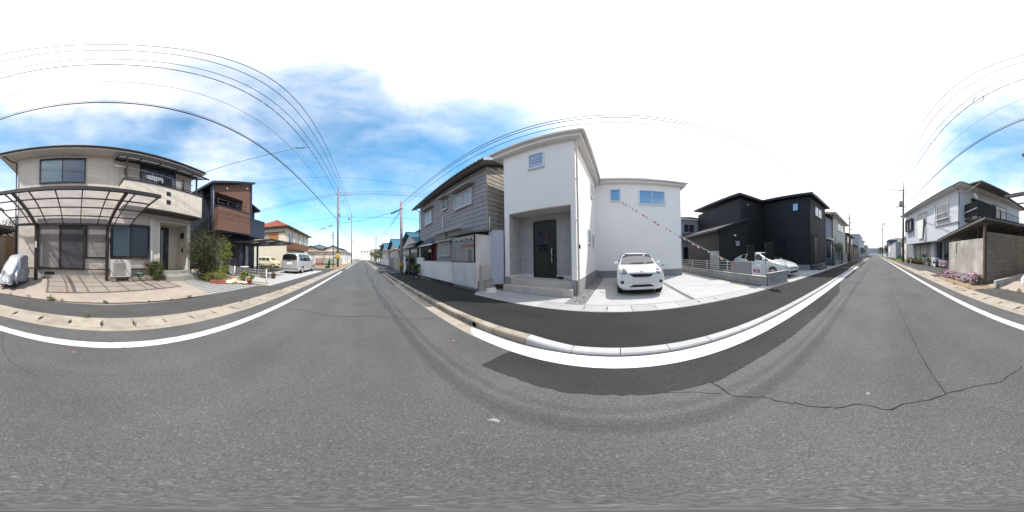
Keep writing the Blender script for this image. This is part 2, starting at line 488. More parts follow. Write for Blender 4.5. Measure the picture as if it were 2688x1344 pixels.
def wavy_roof(mb, p00, p10, p11, p01, nx, ny, amp=0.025, step=0.02):
    """tiled roof slope: rows of tiles (ny) with nx waves; p00-p10 is the eave, p01-p11 the ridge"""
    p00, p10, p11, p01 = map(Vector, (p00, p10, p11, p01))
    n = (p10 - p00).cross(p01 - p00).normalized()
    if n.z < 0: n = -n
    cols = nx * 3
    vs, fs = [], []
    for j in range(ny):
        for t, lift in ((j / ny, step), ((j + 1) / ny, 0.0)):
            for i in range(cols + 1):
                u = i / cols
                a = p00.lerp(p10, u); b = p01.lerp(p11, u)
                q = a.lerp(b, t) + n * (lift + amp * (0.5 + 0.5 * math.cos(2 * math.pi * u * nx)))
                vs.append(tuple(q))
    w = cols + 1
    for j in range(2 * ny - 1):
        for i in range(cols): fs.append((j * w + i, j * w + i + 1, (j + 1) * w + i + 1, (j + 1) * w + i))
    mb.add(vs, fs)

def leaves(name, parent, blobs, n, size, mat, seed=1, flat=0.35, kind='stuff', clump=26, fill=0.55):
    """a crown of leaf-sized faces: blobs = [(centre, radii)], leaves gathered in clumps near the outside"""
    rg = np.random.default_rng(seed)
    V = []; vol = np.array([b[1][0] * b[1][1] * b[1][2] for b in blobs]); vol = vol / vol.sum()
    for (c, r), sh in zip(blobs, vol):
        k = max(20, int(n * sh)); nc = max(5, int(clump * (sh * len(blobs)) ** 0.5))
        d = rg.normal(size=(nc, 3)); d /= np.linalg.norm(d, axis=1)[:, None]
        rad = fill + (1.0 - fill) * rg.random(nc) ** 0.6
        cen = d * rad[:, None] * rg.uniform(.82, 1.08, nc)[:, None]
        cs = rg.uniform(.13, .30, nc)
        idx = rg.integers(0, nc, k)
        p = cen[idx] + rg.normal(size=(k, 3)) * cs[idx][:, None]
        p = p * np.array(r) + np.array(c)
        a = rg.normal(size=(k, 3)); a[:, 2] *= .7; a /= np.linalg.norm(a, axis=1)[:, None]
        b = np.cross(a, rg.normal(size=(k, 3)) + np.array([0, 0, .8])); b /= (np.linalg.norm(b, axis=1)[:, None] + 1e-9)
        s = size * rg.uniform(.6, 1.3, k)[:, None]
        V.append(np.stack([p - a * s, p + b * s * flat, p + a * s, p - b * s * flat], 1).reshape(-1, 3))
    V = np.concatenate(V)
    V[:, 2] = np.maximum(V[:, 2], 0.03)
    org = ORG.get(parent.name) if parent else None
    if org is not None: V = V - np.array(org)
    me = bpy.data.meshes.new(name)
    nf = len(V) // 4
    me.vertices.add(len(V)); me.vertices.foreach_set('co', V.ravel())
    me.loops.add(nf * 4); me.loops.foreach_set('vertex_index', np.arange(nf * 4, dtype=np.int32))
    me.polygons.add(nf); me.polygons.foreach_set('loop_start', np.arange(0, nf * 4, 4, dtype=np.int32))
    me.update(calc_edges=True); me.validate()
    me.materials.append(mat)
    return link(name, me, parent, None, kind, org)

def sag(a, b, drop, n=24):
    a, b = Vector(a), Vector(b)
    return [tuple(a.lerp(b, i / n) - Vector((0, 0, drop * 4 * (i / n) * (1 - i / n)))) for i in range(n + 1)]
# ---------------------------------------------------------------- shared materials
A_OLD = asphalt('old_asphalt', .064, .118, .15, .065, (.985, 1.0, 1.01))
A_NEW = asphalt('new_asphalt', .023, .044, .24, .02)
A_WALK = asphalt('sidewalk_asphalt', .014, .030, .24, .03)
A_GREY = asphalt('grey_asphalt', .05, .10, .16, .08)
CONC_TAN = M('tan_concrete', (.335, .29, .25), .9, .12, 1.6, .003, 70, stain=(.26, .19, .12), stain_amt=.45, stain_scale=.9, speck=.12, speck_scale=90)
CONC_OLD = M('weathered_concrete', (.325, .285, .24), .92, .16, 3.5, .004, 60, rnd=.13, stain=(.16, .13, .09), stain_amt=.5, stain_scale=2.2, speck=.2, speck_scale=110)
CONC_NEW = M('fresh_concrete', (.365, .367, .370), .85, .10, 1.4, .001, 80, stain=(.40, .40, .40), stain_amt=.6, stain_scale=.6, speck=.05, speck_scale=100)
CONC_COVER = M('new_drain_concrete', (.345, .345, .34), .88, .1, 3, .002, 70, rnd=.09, speck=.1, speck_scale=110)
CONC_GREY = M('grey_concrete', (.30, .295, .28), .92, .14, 2.5, .003, 60, streak=.2, rnd=.06, stain=(.14, .13, .12), stain_amt=.5)
KERB_NEW = M('new_kerb', (.36, .365, .37), .88, .1, 4, .003, 60, rnd=.07, speck=.12)
KERB_OLD = M('old_kerb', (.33, .29, .235), .94, .2, 3.2, .006, 45, rnd=.12, stain=(.09, .075, .06), stain_amt=.7, stain_scale=1.7, speck=.2)
DARKGAP = M('dark_gap', (.02, .019, .018), .95, .1)
PAINT_O = M('worn_road_paint', (.60, .60, .59), .75, .1, 3, .002, 90, stain=(.18, .18, .18), stain_amt=.9, stain_scale=7, speck=.12, speck_scale=120)
PAINT = M('road_paint', (.63, .63, .62), .7, .07, 2.2, .002, 90, stain=(.42, .42, .41), stain_amt=.6, stain_scale=4, speck=.08, speck_scale=120)
SOIL = M('soil', (.27, .195, .125), .98, .22, 3, .015, 25, stain=(.13, .09, .06), stain_amt=.6, speck=.2, speck_scale=60)
GROUND = M('ground', (.22, .20, .175), .95, .2, .5, .01, 8, stain=(.10, .10, .07), stain_amt=.5, stain_scale=.15)

# ---------------------------------------------------------------- ground, road, pavements
g = MB()
BIG = 900
g.quad((-BIG, -BIG, -.02), (-3.3, -BIG, -.02), (-3.3, BIG, -.02), (-BIG, BIG, -.02))
g.quad((4.2, -BIG, -.02), (BIG, -BIG, -.02), (BIG, BIG, -.02), (4.2, BIG, -.02))
g.quad((-3.3, -BIG, -.12), (4.2, -BIG, -.12), (4.2, BIG, -.12), (-3.3, BIG, -.12))
g.quad((-3.3, -BIG, -.12), (-3.3, BIG, -.12), (-3.3, BIG, -.02), (-3.3, -BIG, -.02))
g.quad((4.2, -BIG, -.12), (4.2, BIG, -.12), (4.2, BIG, -.02), (4.2, -BIG, -.02))
struct('ground', g, GROUND)

g = MB(); g.quad((-2.72, -420, 0), (1.9, -420, 0), (1.9, 420, 0), (-2.72, 420, 0))
struct('road', g, A_OLD)
g = MB(); g.quad((1.9, 14.32, 0), (30, 14.6, 0), (30, 20.6, 0), (1.9, 20.95, 0)); g.quad((-40, 17.35, -.004), (-2.72, 17.35, -.004), (-2.72, 21.6, -.004), (-40, 21.6, -.004))
struct('side_street', g, A_GREY)

def ribbon(mb, pts, w, z, jit=0.0):
    for (x0, y0), (x1, y1) in zip(pts, pts[1:]):
        d = Vector((x1 - x0, y1 - y0)); n = Vector((-d.y, d.x)).normalized()
        k = max(1, int(d.length / .05)); last = None
        for i in range(k + 1):
            t = i / k; ww = w * random.uniform(.5, 1.5); o = random.uniform(-jit, jit)
            p = (x0 + d.x * t + n.x * o, y0 + d.y * t + n.y * o)
            cur = ((p[0] + n.x * ww, p[1] + n.y * ww, z), (p[0] - n.x * ww, p[1] - n.y * ww, z))
            if last: mb.quad(last[0], last[1], cur[1], cur[0])
            last = cur

# repair strip of newer asphalt along the kerb
g = MB(); e = [(1.16, 1.32), (1.19, .89), (1.16, .4), (1.18, .06), (1.15, -.75), (1.2, -1.28), (1.17, -3.85), (1.2, -5.6)]
ee = []
for (x0, y0), (x1, y1) in zip(e, e[1:]):
    k = max(1, int(abs(y1 - y0) / .06) + int(abs(x1 - x0) / .06))
    ee += [(x0 + (x1 - x0) * i / k + random.uniform(-.012, .012), y0 + (y1 - y0) * i / k) for i in range(k)]
ee += [(1.42, -6.4), (1.6, -7.4), (1.63, -8.0)]
for (x0, y0), (x1, y1) in zip(ee, ee[1:]):
    def edge(y): return 1.52 + (1.32 - y) * 4 if y > 1.23 else 1.9
    g.quad((x0, y0, .004), (x1, y1, .004), (min(1.9, edge(y1)), y1, .004), (min(1.9, edge(y0)), y0, .004))
struct('road_patch', g, A_NEW)

g = MB()
ribbon(g, [(1.18, -.72), (.89, -.72), (.74, -.85), (.5, -.9), (.25, -.94), (.09, -1.01), (-.1, -.93), (-.19, -1.01), (-.38, -1.01), (-.5, -1.05), (-.75, -1.03), (-.94, -.96), (-1.3, -1.0)], .0042, .003, .010)
ribbon(g, [(-.5, -1.05), (-.53, -1.73), (-.57, -3.33), (-.62, -6.0)], .0042, .003, .002)
ribbon(g, [(1.2, -.2), (1.1, -.5), (.95, -.68)], .002, .003, .006)
ribbon(g, [(-2.05, -1.5), (-1.7, -1.25), (-1.45, -.95), (-1.35, -.6)], .0022, .003, .006)
ribbon(g, [(1.5, 3.2), (.9, 3.35), (.2, 3.7), (-.5, 3.6), (-1.9, 3.9)], .005, .003, .02)
ribbon(g, [(-2.1, -5.2), (-1.2, -5.0), (-.3, -5.25), (1.1, -5.1)], .005, .003, .02)
ribbon(g, [(-2.1, -7.4), (-.9, -7.2), (.3, -7.5), (1.4, -7.3)], .006, .003, .02)
ribbon(g, [(.6, 4.2), (.5, 8.0), (.75, 13.0)], .006, .003, .012)
struct('road_crack', g, DARKGAP)

# white edge lines
g = MB()
for y0, y1 in ((-27.0, 17.1), (21.5, 95), (-120, -28.2)): g.quad((-2.3, y0, .004), (-2.13, y0, .004), (-2.13, y1, .004), (-2.3, y1, .004))
g.quad((-2.13, 17.12, .004), (-2.13, 17.27, .004), (-3.5, 17.27, .004), (-3.5, 17.12, .004))
struct('road_line', g, PAINT_O)
g = MB(); k = 40
for i in range(k):
    y0, y1 = 2.0 - 19 * i / k, 2.0 - 19 * (i + 1) / k
    g.quad((1.63, y0, .008), (1.63, y1, .008), (1.885, y1, .008), (1.885, y0, .008))
g.quad((1.63, 2.0, .008), (1.885, 2.0, .008), (1.83, 2.35, .008), (1.70, 2.2, .008))
g.quad((1.6, 14.3, .007), (2.95, 14.3, .125), (2.95, 14.42, .125), (1.6, 14.42, .007))
struct('road_line', g, PAINT)
g = MB()
for cx, cy, r in ((.05, -1.16, .018), (.62, .62, .03)):
    pts = [(cx + r * random.uniform(.3, 1.2) * math.cos(a), cy + r * 1.4 * random.uniform(.3, 1.2) * math.sin(a), .003) for a in np.linspace(0, 6.283, 9)[:-1]]
    g.poly(pts)
struct('road_scuff', g, M('scuff', (.26, .26, .25), .9))
g = MB()
for cx, cy in ((-1.97, -.38), (1.28, 2.08)):
    g.poly([(cx + .028 * math.cos(a), cy + .028 * math.sin(a), .0035) for a in np.linspace(0, 6.283, 13)[:-1]])
struct('survey_mark', g, M('red_spray', (.20, .105, .10), .9, .4, 40))

# gutter strips of the kerb side beyond the new works
g = MB()
for y0, y1 in ((2.0, 14.3), (20.95, 70), (-60, -17.0)): g.quad((1.62, y0, .003), (1.9, y0, .003), (1.9, y1, .003), (1.62, y1, .003))
struct('gutter_strip', g, CONC_OLD)

# sidewalk with a cross fall from the kerb down to the drain
def kz(y):   # kerb top height
    if y > 14.3: return .12 if y > 20.9 else .02
    if y > 1.25: return .12
    if y > .6: return .05 + (y - .6) / .65 * .07
    if y > -12.4: return .05
    return min(.12, .05 + (-12.4 - y) / .8 * .07)
g = MB(); ys = list(np.arange(14.3, 1.3, -.65)) + [1.25, .92, .6] + list(np.arange(.3, -24.0, -.6))
for y0, y1 in zip(ys, ys[1:]):
    b0 = 4.6 if y0 > 5.1 else 3.73; b1 = 4.6 if y1 > 5.1 else 3.73
    g.quad((2.05, y0, kz(y0) - .008), (2.05, y1, kz(y1) - .008), (b1, y1, .012), (b0, y0, .012))
struct('sidewalk', g, A_WALK)
g = MB()
g.quad((2.05, 20.95, .11), (4.6, 20.95, .01), (4.6, 75, .01), (2.05, 75, .11)); g.quad((2.05, -24, .11), (2.05, -70, .11), (4.6, -70, .02), (4.6, -24, .012))
struct('sidewalk', g, A_GREY)

# kerb of single stones
kroot = MB(); kroot.box(1.905, 2.04, -60, 14.25, -.1, .01); kroot.box(1.905, 2.04, 20.95, 70, -.1, .01)
kerb = struct('kerb', kroot, CONC_GREY)
def stone(y0, y1, mat, lo0, lo1):
    m = MB(); c = .018; gp = .005
    a, b = y0 + gp, y1 - gp
    vs = [(1.9, a, -.02), (1.9, b, -.02), (1.905, b, lo1 - c), (1.905, a, lo0 - c), (1.925, a, lo0), (1.925, b, lo1), (2.06, b, lo1), (2.06, a, lo0), (2.06, a, -.02), (2.06, b, -.02)]
    m.add(vs, [(0, 3, 2, 1), (3, 4, 5, 2), (4, 7, 6, 5), (7, 8, 9, 6), (0, 8, 7, 4, 3), (1, 2, 5, 6, 9), (0, 1, 9, 8)])
    return m.build('kerb_stone', mat, kerb)
y = .6; src = None
while y > -12.4:
    if src is None: src = stone(0, .6, KERB_NEW, .05, .05); src.location.y = y - .6
    else:
        o = src.copy(); COL.objects.link(o); o.location.y = y - .6
    y -= .6
stone(.6, 1.25, KERB_NEW, .05, .12)
stone(-13.2, -12.6, KERB_NEW, .12, .05)
src = None; y = 1.25
for y in list(np.arange(1.25, 14.0, .62)) + list(np.arange(21.0, 45, .62)) + list(np.arange(-13.85, -36, -.62)):
    if src is None: src = stone(0, .62, KERB_OLD, .12, .12); src.location.y = y
    else:
        o = src.copy(); COL.objects.link(o); o.location.y = y
m = MB(); m.lathe([(.055, 0), (.055, .012), (.04, .012), (.038, -.0)], (1.893, 2.35, .055), 14, 'x'); m.build('drain_hole', DARKGAP, kerb)

# covered drain with notched slabs, house side of the far pavement edge
gm = MB()
gm.quad((-3.36, -40, -.10), (-2.72, -40, -.10), (-2.72, 60, -.10), (-3.36, 60, -.10))
for a, b in ((-2.845, -2.72), (-3.36, -3.255)):
    for y0, y1 in ((-40, 60),): gm.box(a, b, y0, y1, -.1, .006)
gut = struct('gutter', gm, CONC_OLD)
def cover(x0, x1, L, mat, parent, notch=.035, ln=.11):
    xc = (x0 + x1) / 2; gp = .005
    pts = [(x0, gp), (xc - ln, gp), (xc - ln * .6, notch), (xc + ln * .6, notch), (xc + ln, gp), (x1, gp), (x1, L - gp), (xc + ln, L - gp), (xc + ln * .6, L - notch), (xc - ln * .6, L - notch), (xc - ln, L - gp), (x0, L - gp)]
    m = MB(); m.slab([(p[0], p[1], .008) for p in pts], .07)
    return m.build('drain_cover', mat, parent)
src = cover(-3.25, -2.85, .61, CONC_OLD, gut)
first = True
for i in range(-22, 34):
    o = src if first else src.copy()
    if not first: COL.objects.link(o)
    first = False
    o.location = (0, -.06 + .61 * i, random.uniform(-.004, .003)); o.rotation_euler.z = random.uniform(-.002, .002)
gm = MB(); gm.quad((3.73, -40, -.10), (4.28, -40, -.10), (4.28, 5.2, -.10), (3.73, 5.2, -.10))
for y0, y1 in ((-16.4, 5.15),): gm.box(3.735, 3.75, y0, y1, -.1, .012); gm.box(4.262, 4.276, y0, y1, -.1, .012)
gm.box(3.74, 4.27, -40, -16.4, -.1, .01)
gut2 = struct('gutter', gm, CONC_COVER)
a_ = cover(3.752, 4.26, .6, CONC_COVER, gut2, .012, .03); b_ = cover(3.752, 4.26, .6, CONC_COVER, gut2, .03, .08)
fa = fb = True
for i in range(36):
    nb = i % 5 in (2,)
    o = (b_ if nb else a_)
    if nb:
        if not fb: o = b_.copy(); COL.objects.link(o)
        fb = False
    else:
        if not fa: o = a_.copy(); COL.objects.link(o)
        fa = False
    o.location = (0, 5.1 - .6 * (i + 1), .008 + random.uniform(-.002, .002))

# strips and yards on the beige house's side of the street
def zl(x, y):
    fx = -7.2 - .182 * y
    t = (-4.5 - x) / (-4.5 - fx)
    return .33 * max(0, min(1, t)) + .004
def sheet(name, corners, mat, nx=10, ny=10, zf=zl, dz=0.0):
    a, b, c, d = [Vector((p[0], p[1], 0)) for p in corners]
    m = MB(); vs = []
    for j in range(ny + 1):
        for i in range(nx + 1):
            p = a.lerp(b, i / nx).lerp(d.lerp(c, i / nx), j / ny); vs.append((p.x, p.y, zf(p.x, p.y) + dz))
    m.add(vs, [(j * (nx + 1) + i, j * (nx + 1) + i + 1, (j + 1) * (nx + 1) + i + 1, (j + 1) * (nx + 1) + i) for j in range(ny) for i in range(nx)])
    return struct(name, m, mat)
g = MB(); e = [(-4.4, -5.1), (-4.38, -1.28), (-4.34, 0), (-4.5, 2.0), (-4.68, 3.5), (-4.7, 6.3), (-4.25, 6.6), (-4.3, 17.35)]
for (x0, y0), (x1, y1) in zip(e, e[1:]): g.quad((-3.36, y0, 0), (x0, y0, .002), (x1, y1, .002), (-3.36, y1, 0))
g.quad((-3.36, -5.1, 0), (-3.36, -9, 0), (-2.72, -9, 0), (-2.72, -5.1, 0)) if False else None
struct('pavement', g, A_GREY)
g = MB(); g.quad((-3.36, -8.6, .0), (-3.36, -60, .0), (-8.0, -60, .002), (-8.0, -9.6, .002)); struct('pavement', g, A_GREY)
sheet('driveway', ((-4.37, -5.3), (-4.66, 3.5), (-8.0, 3.36), (-11.5, -5.3)), CONC_TAN, 14, 14)
g = MB()
for x0, x1, y0, y1 in ((-3.35, -2.73, -11.6, -10.7), (-3.9, -3.36, -11.9, -9.6), (-3.3, -2.75, -14.6, -13.3)):
    g.quad((x0, y0, .011), (x1, y0, .011), (x1, y1, .011), (x0, y1, .011))
struct('concrete_apron', g, CONC_OLD)
sheet('soil_bed', ((-3.37, -4.9), (-3.37, -8.7), (-4.9, -8.9), (-4.9, -4.5)), SOIL, 12, 8, lambda x, y: .01 + .02 * math.sin(x * 9) * math.sin(y * 7))
sheet('soil_bed', ((-4.9, 6.2), (-5.8, 7.2), (-9.2, 7.4), (-9.2, 4.6)), SOIL, 8, 8, lambda x, y: zl(x, y) - .03)
# waves of interlocking pavers, light and dark courses
pv = MB(); pv.quad((-4.66, 3.5, .0), (-4.7, 6.45, .0), (-8.4, 6.3, .325), (-7.95, 3.4, .325))
pav = struct('paver_path', pv, CONC_GREY)
P_L = M('light_paver', (.34, .34, .335), .9, .12, 6, .003, 50, speck=.12); P_D = M('dark_paver', (.165, .17, .175), .9, .12, 6, .003, 50, speck=.12)
ncs = 32
for i in range(ncs):
    t0, t1 = i / ncs, (i + 1) / ncs
    m = MB(); n = 54; vs = []
    for j in range(n + 1):
        u = j / n
        def pt(t):
            a = Vector((-4.66, 3.52)).lerp(Vector((-4.72, 6.4)), u); b = Vector((-7.95, 3.42)).lerp(Vector((-8.4, 6.3)), u)
            p = a.lerp(b, t); w = .022 * math.sin(2 * math.pi * u * 2.9 / .22)
            return p.x + w, p.y, .325 * t + .008
        p, q = pt(t0 + .04 / ncs), pt(t1 - .04 / ncs); h = random.uniform(-.001, .001)
        vs += [(p[0], p[1], p[2] + h), (q[0], q[1], q[2] + h)]
    m.add(vs, [(2 * j, 2 * j + 1, 2 * j + 3, 2 * j + 2) for j in range(n)])
    m.build('paver_course', P_L if i % 2 else P_D, pav)
g = MB(); g.poly([(-4.25, 6.65, .012), (-4.3, 17.3, .012), (-8.4, 17.3, .012), (-8.4, 7.5, .012), (-5.0, 6.72, .012)]); struct('parking_slab', g, CONC_NEW)
g = MB(); g.poly([(-8.4, 7.4, .006), (-8.4, 17.3, .006), (-30, 17.3, .006), (-30, 7.4, .006)]); struct('yard', g, A_NEW)
g = MB(); g.poly([(-3.4, 21.7, .006), (-3.4, 50, .006), (-30, 50, .006), (-30, 21.7, .006)]); struct('vacant_lot', g, SOIL)

# white house forecourt
g = MB()
g.quad((4.28, 1.35, -.01), (4.28, -5.2, -.01), (17, -5.2, -.01), (17, 1.5, -.01))
fore = struct('forecourt', g, M('joint_gravel', (.16, .155, .15), .95, .3, 30, .01, 60, speck=.4, speck_scale=60))
for x0, x1, y0, y1 in ((4.3, 7.03, .93, -2.0), (7.06, 10.06, .93, -2.0), (4.3, 7.03, -2.16, -4.98), (7.06, 10.06, -2.16, -4.98), (10.1, 16.5, -4.16, -4.98)):
    m = MB(); m.cbox(x0, x1, y0, y1, -.05, .014, .004); m.build('concrete_slab', CONC_NEW, fore)
m = MB(); m.cbox(4.3, 4.95, 1.5, 5.05, -.05, .014, .004); m.build('concrete_slab', CONC_NEW, fore)
g = MB(); g.quad((4.28, 5.1, .0), (5.6, 5.1, .0), (5.6, 1.3, .0), (4.28, 1.3, .0)); struct('house_margin', g, GROUND)
rg = np.random.default_rng(5); m = MB()
for i in range(1500):
    t = rg.random(); x = 4.32 + 5.7 * t ** 1.6; yy = rg.uniform(.97, 1.5 if x < 5.2 else 1.36); s = rg.uniform(.012, .03)
    m.add([tuple(np.array((x, yy, .01)) + s * rg.uniform(.6, 1.2) * np.array(d)) for d in ((1, 0, 0), (-1, 0, 0), (0, 1, 0), (0, -1, 0), (0, 0, .8), (0, 0, -.5))],
          [(0, 2, 4), (2, 1, 4), (1, 3, 4), (3, 0, 4), (2, 0, 5), (1, 2, 5), (3, 1, 5), (0, 3, 5)])
o = m.build('gravel', M('gravel_grey', (.33, .33, .33), .95, .2, 20, island=.4)); o['kind'] = 'stuff'; o['label'] = 'grey gravel strip beside the white house foundation'
g = MB(); g.poly([(5.0 + .22 * math.cos(a), -4.45 + .13 * math.sin(a), .0155) for a in np.linspace(0, 6.283, 15)[:-1]]); struct('rust_stain', g, M('orange_stain', (.60, .40, .17), .9, .3, 12))
# neighbouring forecourt of the black house
g = MB(); g.quad((4.28, -5.4, .008), (4.28, -17.2, .008), (18, -17.2, .008), (18, -5.4, .008)); struct('forecourt', g, CONC_NEW)

# weeds in the joints
wd_ = thing('weeds', 'small weeds growing in joints along walls, kerbs and pavement edges', 'weeds', (-4.5, 0, 0)); wd_['kind'] = 'stuff'
rgp = np.random.default_rng(17); spots = []
for x0, y0, x1, y1, n, zz in ((-6.55, -3.2, -6.75, -2.2, 4, .34), (-4.42, -4.2, -4.62, 3.2, 12, .0), (-3.31, -9, -3.31, 14, 16, .0), (2.08, 2.2, 2.1, 13, 9, .11), (1.92, 2.6, 1.92, 13, 10, .0), (-4.6, -5.0, -4.2, -4.4, 4, .02), (3.95, 5.2, 4.08, 9.8, 7, .02), (-4.8, 6.3, -5.6, 6.0, 3, .06), (-7.1, -1.9, -7.2, .2, 3, .33), (4.1, -16.5, 4.15, -20, 4, .02)):
    for i in range(n):
        t = rgp.random(); r_ = rgp.uniform(.03, .09)
        spots.append(((x0 + (x1 - x0) * t + 4.5, y0 + (y1 - y0) * t, zz + r_ * .7), (r_, r_ * 1.4, r_)))
leaves('blades', wd_, spots, 2600, .03, leafmat('weed_leaf', (.07, .09, .02), (.16, .17, .05)), 18, .25, clump=5, fill=.2)
# ---------------------------------------------------------------- more materials
SID_BEIGE = M('beige_siding', (.645, .585, .525), .85, .05, 2, brick=(.24, .055, .006), brick_h=.004, streak=.06, joint=.88)
SID_CREAM = M('cream_embossed_panel', (.74, .675, .58), .85, .05, 2, brick=(.2, .045, .006), brick_h=.005, streak=.07, joint=.8)
BRONZE = M('dark_bronze_frame', (.028, .024, .026), .45, .1, 8, spec=.5)
BROWNTRIM = M('brown_trim', (.06, .048, .045), .5, .1, 6)
SOFFIT = M('soffit', (.62, .58, .53), .9, .05)
ROOF_GR = M('grey_slate', (.10, .10, .11), .75, .15, 8, .004, 30)
GUTTER_GR = M('gutter_pipe', (.22, .21, .21), .5, .08)
PIPE_W = M('white_pipe', (.62, .62, .60), .5, .06)
PIPE_B = M('beige_pipe', (.48, .44, .38), .55, .06)
SHUT_L = M('shutter_grey', (.34, .32, .315), .5, .06, 3, streak=.1)
SHUT_D = M('shutter_dark', (.11, .105, .115), .45, .06, 3, streak=.1)
ALU = M('aluminium', (.55, .56, .57), .4, .05, metal=.6)
STEEL = M('galvanised_steel', (.38, .39, .40), .5, .12, 5, metal=.5)
WHITE_P = M('white_plastic', (.72, .72, .71), .5, .04)
BLACK_P = M('black_plastic', (.02, .02, .021), .5, .1)
RUBBER = M('rubber', (.018, .018, .018), .85, .15)
DARKIN = M('dark_interior', (.022, .021, .021), .9, .1)
FOUND = M('foundation', (.46, .42, .37), .92, .1, 2, .003, 60, streak=.15, stain=(.22, .17, .12), stain_amt=.3)
CURT_B = M('blue_grey_curtain', (.58, .72, .76), .9, .06, 5)
CURT_G = M('grey_curtain', (.34, .34, .38), .9, .06, 5)
GL = glass('window_glass', (.02, .025, .03), .035, .02, .9)
GL_D = glass('dark_glass', (.018, .022, .028), .16, .02)
GL_M = glass('frosted_glass', (.26, .28, .29), .08, .25)
GL_B = glass('mirror_glass', (.035, .085, .19), .30, .02)
POLY = poly_sheet('polycarbonate', (.42, .40, .42), .86)
POLY_D = poly_sheet('smoked_polycarbonate', (.20, .20, .21), .45)
WOOD_O = M('varnished_wood', (.34, .15, .05), .6, .2, 6, streak=.2)
WOOD_F = M('fence_wood', (.17, .12, .085), .85, .2, 4, streak=.3)
SILVER = M('silver_cover', (.40, .41, .44), .42, .07, 4, .01, 7, metal=.35)
TERRA = M('terracotta', (.36, .13, .085), .85, .16, 8, .002, 60)
L_DARK = leafmat('dark_leaf', (.028, .042, .013), (.078, .080, .030), .2)
L_MID = leafmat('mid_leaf', (.045, .085, .018), (.12, .16, .03))
L_YEL = leafmat('yellow_green_leaf', (.10, .15, .02), (.26, .26, .05))
L_RED = leafmat('reddish_leaf', (.05, .075, .02), (.20, .065, .035))
BARK = M('bark', (.13, .095, .065), .95, .3, 12, .01, 40)
ZERO = (0, 0, 0)

def curtain(root, F, x0, x1, z0, z1, mat, y=-.02, amp=.006, pitch=.11, name='curtain'):
    m = MB(F); n = int((x1 - x0) / pitch * 6); vs = []
    for i in range(n + 1):
        x = x0 + (x1 - x0) * i / n; yy = y + amp * math.sin(2 * math.pi * i / 6 + .8 * math.sin(i * .37))
        vs += [(x, yy, z0), (x, yy, z1)]
    m.smooth = True
    m.add(vs, [(2 * i, 2 * i + 2, 2 * i + 3, 2 * i + 1) for i in range(n)])
    return m.build(name, mat, root)

def shutter(root, F, x0, x1, z0, z1, mat, y=-.02, pitch=.052):
    m = MB(F); n = max(3, int((z1 - z0) / pitch)); h = (z1 - z0) / n
    vs = []
    for i in range(n):
        vs += [(x0, y, z0 + h * i), (x1, y, z0 + h * i), (x0, y - .022, z0 + h * (i + .3)), (x1, y - .022, z0 + h * (i + .3)), (x0, y - .022, z0 + h * (i + .75)), (x1, y - .022, z0 + h * (i + .75))]
    vs += [(x0, y, z1), (x1, y, z1)]
    m.add(vs, [(2 * i, 2 * i + 1, 2 * i + 3, 2 * i + 2) for i in range(len(vs) // 2 - 1)])
    return m.build('shutter', mat, root, kind='stuff')

def hip_roof(root, F, x0, x1, y0, y1, z, rise, mat, inset=None, t=.14, soff=None, fas=None, ridge_along='x', name='roof'):
    """hip (inset) or gable (inset = 0) roof on an eave rectangle, with fascia and soffit"""
    m = MB(F)
    ym, xm = (y0 + y1) / 2, (x0 + x1) / 2
    if ridge_along == 'x':
        ins = (y1 - y0) / 2 if inset is None else inset
        r0, r1 = (x0 + ins, ym, z + rise), (x1 - ins, ym, z + rise)
        A, B, C, D = (x0, y0, z), (x1, y0, z), (x1, y1, z), (x0, y1, z)
        m.quad(A, B, r1, r0); m.quad(C, D, r0, r1)
        m.poly([B, C, r1]); m.poly([D, A, r0])
    else:
        ins = (x1 - x0) / 2 if inset is None else inset
        r0, r1 = (xm, y0 + ins, z + rise), (xm, y1 - ins, z + rise)
        A, B, C, D = (x0, y0, z), (x1, y0, z), (x1, y1, z), (x0, y1, z)
        m.quad(B, C, r1, r0); m.quad(D, A, r0, r1)
        m.poly([A, B, r0]); m.poly([C, D, r1])
    o = m.build(name, mat, root)
    m = MB(F); m.box(x0, x1, y0, y1, z - t, z - .003)
    m.build('eaves', soff or SOFFIT, o)
    g = MB(F); r = .055
    for a, b in (((x0, y0 - r, z - .05), (x1, y0 - r, z - .05)), ((x1 + r, y0, z - .05), (x1 + r, y1, z - .05)), ((x0 - r, y0, z - .05), (x0 - r, y1, z - .05))): g.tube([a, b], r, 6)
    g.build('rain_gutter', fas or GUTTER_GR, o)
    return o

# ---------------------------------------------------------------- beige house
bh = thing('beige_house', 'two-storey beige panelled house with curved carport and laundry balcony in front', 'house', (-7.2, 0, 0), R(100.3))
F = ID
m = MB(); m.box(-4.05, 2.55, .02, 7.2, .2, 3.5); m.box(2.55, 4.58, .02, 7.2, 3.23, 3.5); m.box(2.55, 4.58, 1.1, 7.2, .2, 3.22); m.box(4.43, 4.58, .02, 1.1, .2, 3.22); m.box(-4.05, 4.58, .02, 7.2, 3.5, 6.36)
m.build('wall', SID_BEIGE, bh)
m = MB(); m.box(-4.06, 2.56, .004, .02, .1, .75); m.box(4.42, 4.59, .004, .02, .1, .7); m.build('foundation', FOUND, bh)
m = MB(); m.box(-4.07, 2.55, -.012, .02, .75, .775); m.build('base_trim', BRONZE, bh)
xs = [-4.05, -3.03, -2.01, -.99, .0, 1.03, 2.07, 2.55]
for i in range(7):
    m = MB(); m.box(xs[i] + .005, xs[i + 1] - .005, -.002, .02, .78, 3.49); m.build('wall_panel', SID_BEIGE, bh)
    m = MB(); m.box(xs[i] + .005, xs[i + 1] - .005, -.001, .004, .15, .745); m.build('foundation_panel', FOUND, bh)
xs = [-4.05, -3.03, -2.01, -.99, .0, .51, 1.5, 3.48, 4.58]
